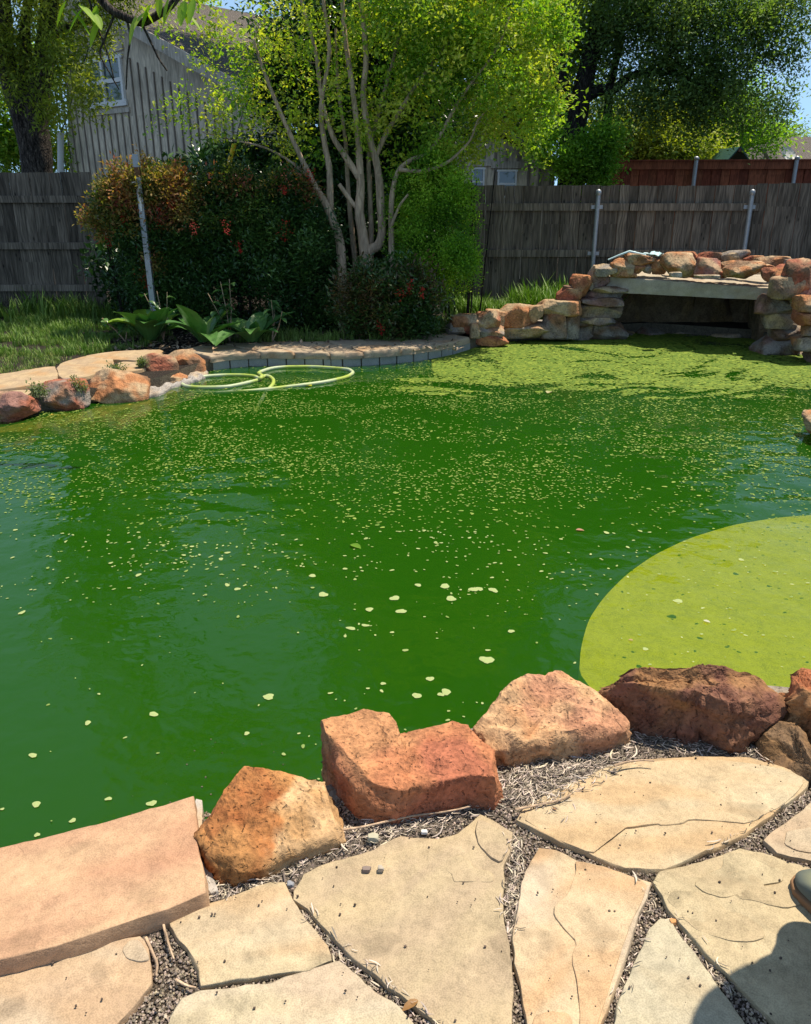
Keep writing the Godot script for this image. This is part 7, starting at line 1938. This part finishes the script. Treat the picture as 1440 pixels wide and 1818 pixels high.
# ---------------------------------------------------------------- the person at the right edge
const SKIN := Color(0.5, 0.3, 0.21)
func bystander() -> void:
	# joints of a standing figure just outside the frame, one shoe inside it
	var at := Vector3(1.06, 0.017, -1.4)
	var o := thing("person", "person in an olive hiking shoe at the right edge, casting the shadow", "person", at)
	var head := Vector3(0.2, 1.62, -0.12)
	var chest := Vector3(0.2, 1.26, -0.06)
	var waist := Vector3(0.18, 1.05, -0.04)
	var hip := Vector3(0.16, 0.9, -0.02)
	var bones := [
		[head - Vector3(0, 0.06, 0), chest + Vector3(0, 0.18, 0), 0.058, 0.07],
		[chest + Vector3(-0.11, 0.09, 0), chest + Vector3(0.11, 0.09, 0), 0.1, 0.1], [chest + Vector3(-0.06, 0, 0), waist + Vector3(-0.05, 0, 0), 0.13, 0.12], [chest + Vector3(0.06, 0, 0), waist + Vector3(0.05, 0, 0), 0.13, 0.12],
		[hip + Vector3(-0.07, 0, 0), hip + Vector3(0.07, 0, 0), 0.12, 0.12], [waist, hip, 0.125, 0.125],
		[hip + Vector3(-0.09, -0.04, 0), Vector3(0.02, 0.5, -0.06), 0.09, 0.063], [Vector3(0.02, 0.5, -0.06), Vector3(-0.03, 0.09, 0.05), 0.062, 0.05],
		[hip + Vector3(0.09, -0.04, 0), Vector3(0.22, 0.5, -0.08), 0.09, 0.063], [Vector3(0.22, 0.5, -0.08), Vector3(0.22, 0.09, 0.07), 0.062, 0.05],
		[chest + Vector3(-0.17, 0.1, 0.02), chest + Vector3(-0.16, -0.18, 0.05), 0.058, 0.05], [chest + Vector3(-0.16, -0.18, 0.05), chest + Vector3(-0.15, -0.4, 0.05), 0.05, 0.036],
		[chest + Vector3(0.17, 0.1, 0.02), chest + Vector3(0.2, -0.18, 0.06), 0.058, 0.048], [chest + Vector3(0.2, -0.18, 0.06), chest + Vector3(0.19, -0.4, 0.05), 0.05, 0.036]]
	var all := Soup.new()
	nets(all, bones, Vector3(-0.3, 0.02, -0.62), Vector3(0.5, 1.5, 0.2), 0.02, func(p: Vector3) -> Color:
		if p.y > 1.43: return SKIN
		if p.y < 0.97 and p.x > 0.0 - 0.02 and p.x < 0.31: return Color(0.05, 0.055, 0.06)
		if absf(p.x - chest.x) > 0.1 and p.y < 0.98 and p.y > 0.8 and p.z > -0.2 and absf(p.x - 0.16) > 0.12: return SKIN
		return Color(0.05, 0.055, 0.06) if p.y < 0.97 else Color(0.16, 0.2, 0.24))
	# head: skull, jaw, nose, ears
	var hb := [
		[head + Vector3(0, 0.045, 0.015), head + Vector3(0, 0.04, -0.02), 0.082, 0.08], [head + Vector3(0, 0.0, -0.02), head + Vector3(0, -0.075, -0.06), 0.066, 0.036], [head + Vector3(-0.03, -0.03, -0.045), head + Vector3(0.03, -0.03, -0.045), 0.045, 0.045],
		[head + Vector3(0, 0.02, -0.098), head + Vector3(0, -0.018, -0.118), 0.009, 0.014], [head + Vector3(-0.035, 0.03, -0.086), head + Vector3(0.035, 0.03, -0.086), 0.014, 0.014], [head + Vector3(-0.02, -0.048, -0.096), head + Vector3(0.02, -0.048, -0.096), 0.009, 0.009],
		[head + Vector3(-0.082, 0.02, 0.0), head + Vector3(-0.086, -0.02, -0.005), 0.014, 0.009], [head + Vector3(0.082, 0.02, 0.0), head + Vector3(0.086, -0.02, -0.005), 0.014, 0.009],
		[head + Vector3(0, -0.04, 0.02), chest + Vector3(0, 0.2, 0.01), 0.056, 0.058]]
	nets(all, hb, head + Vector3(-0.13, -0.2, -0.16), head + Vector3(0.13, 0.16, 0.13), 0.007, func(p: Vector3) -> Color:
		var q := p - head
		return Color(0.4, 0.15, 0.13) if absf(q.y + 0.048) < 0.008 and absf(q.x) < 0.024 and q.z < -0.09 else SKIN)
	for sd in [-0.155, 0.195]:
		var palm := chest + Vector3(sd, -0.46, 0.03)
		var f := signf(sd)
		var hand := [[chest + Vector3(sd, -0.4, 0.05), palm, 0.03, 0.028], [palm + Vector3(0, 0, -0.02), palm + Vector3(0, -0.02, 0.022), 0.021, 0.02]]
		for k in 4:
			var z := -0.03 + 0.02 * k
			var reach: float = [0.066, 0.076, 0.072, 0.056][k]
			var knuckle := palm + Vector3(0, -0.022, z)
			var bent := knuckle + Vector3(-f * 0.006, -reach * 0.5, 0)
			hand.append([knuckle, bent, 0.0095, 0.0088])
			hand.append([bent, bent + Vector3(-f * 0.02, -reach * 0.45, 0), 0.0088, 0.0075])
		var thumb := palm + Vector3(-f * 0.012, -0.012, -0.042)
		hand.append([palm + Vector3(0, 0.012, -0.022), thumb, 0.014, 0.0115])
		hand.append([thumb, thumb + Vector3(-f * 0.008, -0.036, -0.008), 0.011, 0.0085])
		nets(all, hand, palm + Vector3(-0.06, -0.13, -0.09), palm + Vector3(0.06, 0.06, 0.08), 0.005, func(p: Vector3) -> Color: return SKIN)
	part("body", commit(all.v, all.idx, all.col), M.shoe, o)
	var hair := Soup.new()
	nets(hair, [[head + Vector3(0, 0.066, 0.022), head + Vector3(0, 0.058, -0.018), 0.084, 0.082], [head + Vector3(0, 0.02, 0.05), head + Vector3(0, -0.03, 0.055), 0.06, 0.045]], head + Vector3(-0.14, -0.12, -0.14), head + Vector3(0.14, 0.18, 0.15), 0.009, func(p: Vector3) -> Color: return Color(0.05, 0.032, 0.02))
	part("hair", commit(hair.v, hair.idx, hair.col), M.shoe, o)
	for sx in [-0.032, 0.032]:
		var eye := Soup.new()
		eye.tube([head + Vector3(sx, 0.012, -0.088), head + Vector3(sx, 0.012, -0.096), head + Vector3(sx, 0.012, -0.0995)], [0.012, 0.0105, 0.005], 10, Color(0.6, 0.58, 0.55))
		eye.tube([head + Vector3(sx, 0.012, -0.098), head + Vector3(sx, 0.012, -0.1005)], [0.005, 0.004], 8, Color(0.03, 0.02, 0.015))
		part("eye", mesh_of(eye, true), M.shoe, o)
	for e in [[Vector3(-0.035, 0, 0), 0.42], [Vector3(0.22, 0, 0.02), -0.2]]:
		shoe(o, e[0], e[1])

func nets(into: Soup, bones: Array, lo: Vector3, hi: Vector3, cell: float, colour: Callable) -> void:
	var soft := 0.03 if cell > 0.012 else 0.008
	var nx := int((hi.x - lo.x) / cell) + 1
	var ny := int((hi.y - lo.y) / cell) + 1
	var nz := int((hi.z - lo.z) / cell) + 1
	var f := PackedFloat32Array()
	f.resize(nx * ny * nz)
	f.fill(1.0)
	for b in bones:
		var a: Vector3 = b[0]
		var d: Vector3 = b[1] - a
		var l2 := maxf(d.length_squared(), 1e-6)
		var m := maxf(b[2], b[3]) + 0.04
		var i0: Vector3 = ((a.min(b[1]) - Vector3.ONE * m - lo) / cell).floor()
		var i1: Vector3 = ((a.max(b[1]) + Vector3.ONE * m - lo) / cell).ceil()
		for x in range(maxi(0, int(i0.x)), mini(nx, int(i1.x) + 1)):
			for y in range(maxi(0, int(i0.y)), mini(ny, int(i1.y) + 1)):
				for z in range(maxi(0, int(i0.z)), mini(nz, int(i1.z) + 1)):
					var p := lo + Vector3(x, y, z) * cell
					var t := clampf((p - a).dot(d) / l2, 0.0, 1.0)
					var s := (p - a - d * t).length() - lerpf(b[2], b[3], t)
					var k := (x * ny + y) * nz + z
					var h := clampf(0.5 + 0.5 * (f[k] - s) / soft, 0.0, 1.0)
					f[k] = lerpf(f[k], s, h) - soft * h * (1.0 - h)
	var at := {}
	var edges := [[0, 1], [0, 2], [0, 4], [1, 3], [1, 5], [2, 3], [2, 6], [3, 7], [4, 5], [4, 6], [5, 7], [6, 7]]
	for x in nx - 1:
		for y in ny - 1:
			for z in nz - 1:
				var c := []
				var inside := 0
				for k in 8:
					var val := f[((x + (k & 1)) * ny + y + ((k >> 1) & 1)) * nz + z + (k >> 2)]
					c.append(val)
					if val < 0: inside += 1
				if inside == 0 or inside == 8: continue
				var sum := Vector3.ZERO
				var cnt := 0
				for e in edges:
					var a: float = c[e[0]]
					var b: float = c[e[1]]
					if (a < 0) == (b < 0): continue
					var t := a / (a - b)
					sum += Vector3(e[0] & 1, (e[0] >> 1) & 1, e[0] >> 2).lerp(Vector3(e[1] & 1, (e[1] >> 1) & 1, e[1] >> 2), t)
					cnt += 1
				at[Vector3i(x, y, z)] = into.v.size()
				var p := lo + (Vector3(x, y, z) + sum / cnt) * cell
				into.v.append(p)
				into.col.append(colour.call(p))
	for k in at:
		var q: Vector3i = k
		for ax in 3:
			var d := Vector3i.ZERO
			d[ax] = 1
			var u := Vector3i.ZERO
			u[(ax + 1) % 3] = 1
			var w := Vector3i.ZERO
			w[(ax + 2) % 3] = 1
			var f0 := f[(q.x * ny + q.y) * nz + q.z]
			var e := q + d
			var f1 := f[(e.x * ny + e.y) * nz + e.z]
			if (f0 < 0) == (f1 < 0): continue
			if not (at.has(q - u) and at.has(q - w) and at.has(q - u - w)): continue
			var i0: int = at[q]
			var i1: int = at[q - u]
			var i2: int = at[q - u - w]
			var i3: int = at[q - w]
			if f0 < 0: into.idx.append_array([i0, i2, i1, i0, i3, i2])
			else: into.idx.append_array([i0, i1, i2, i0, i2, i3])

func shoe(o: Node3D, toe: Vector3, turn: float) -> void:
	# built along -z (toe) to +z (heel), then turned
	var plan := []
	for q in [[0.0, -0.145], [0.03, -0.138], [0.048, -0.11], [0.052, -0.06], [0.045, 0.0], [0.038, 0.06], [0.038, 0.1], [0.028, 0.135], [0.0, 0.145], [-0.028, 0.135], [-0.036, 0.1], [-0.034, 0.04], [-0.038, -0.02], [-0.046, -0.07], [-0.042, -0.115], [-0.022, -0.14]]:
		plan.append(Vector3(q[0], 0, q[1]))
	plan = resampled(plan, 0.012, 2)
	var rot := Basis(Vector3.UP, turn)
	var centre := toe + rot * Vector3(0, 0, 0.0)
	var rings := [[0.0, 1.0, 1.04], [0.012, 1.0, 1.07], [0.026, 1.0, 1.04], [0.03, 0.0, 1.0], [0.045, 0.0, 1.0], [0.062, 0.0, 0.93], [0.078, 0.0, 0.74], [0.088, 0.0, 0.5], [0.092, 0.0, 0.2], [0.0925, 0.0, 0.02]]
	for k in 2:
		var rows := rings.slice(0, 3) if k == 0 else rings.slice(3)
		var s := Soup.new()
		for row in rows:
			for p in plan:
				var t := clampf((p.z + 0.145) / 0.29, 0.0, 1.0)
				var h: float = row[0]
				if k == 1: h = 0.03 + (row[0] - 0.03) * lerpf(0.62, 1.25, smoothstep(0.0, 0.55, t))
				var lug := 1.0 + (0.02 * signf(sin(p.z * 260.0)) if k == 0 and row[0] < 0.02 else 0.0)
				s.point(centre + rot * Vector3(p.x * row[2] * lug, h, (p.z - 0.02) * lerpf(1.0, row[2], 0.8) + 0.02), Color(0.2, 0.11, 0.055) if k == 0 else Color(0.1, 0.115, 0.1) if t < 0.3 and row[0] < 0.07 else Color(0.16, 0.165, 0.11))
		var n := plan.size()
		for r in rows.size() - 1:
			for i in n:
				var a := r * n + i
				var b := r * n + (i + 1) % n
				s.idx.append_array([a, a + n, b, b, a + n, b + n])
		var last := s.point(centre + rot * Vector3(0, rows[-1][0] * (1.0 if k == 0 else 1.1), 0.02), Color(0.3, 0.31, 0.24))
		for i in n: s.idx.append_array([(rows.size() - 1) * n + i, last, (rows.size() - 1) * n + (i + 1) % n])
		part("shoe_sole" if k == 0 else "shoe_upper", mesh_of(s, true), M.shoe, o)
	var col := Soup.new()
	for i in 24:
		var a := TAU * i / 24
		var b := TAU * (i + 1) / 24
		var f := func(t: float, y: float, m: float) -> Vector3: return centre + rot * Vector3(cos(t) * 0.043 * m, y, 0.055 + sin(t) * 0.06 * m)
		col.quad(f.call(a, 0.075, 1.0), f.call(b, 0.075, 1.0), f.call(b, 0.115, 0.95), f.call(a, 0.115, 0.95))
		col.quad(f.call(a, 0.115, 0.95), f.call(b, 0.115, 0.95), f.call(b, 0.08, 0.8), f.call(a, 0.08, 0.8))
	part("shoe_collar", mesh_of(col, true), M.shoe_dark, o)
	for k in 4:
		var lace := Soup.new()
		var z := -0.065 + 0.024 * k
		var y := 0.083 + 0.007 * k
		lace.tube([centre + rot * Vector3(-0.026, y - 0.008, z), centre + rot * Vector3(0, y + 0.008, z + 0.006), centre + rot * Vector3(0.026, y - 0.008, z)], [0.003, 0.003, 0.003], 5)
		part("lace", mesh_of(lace, true), M.shoe_dark, o)
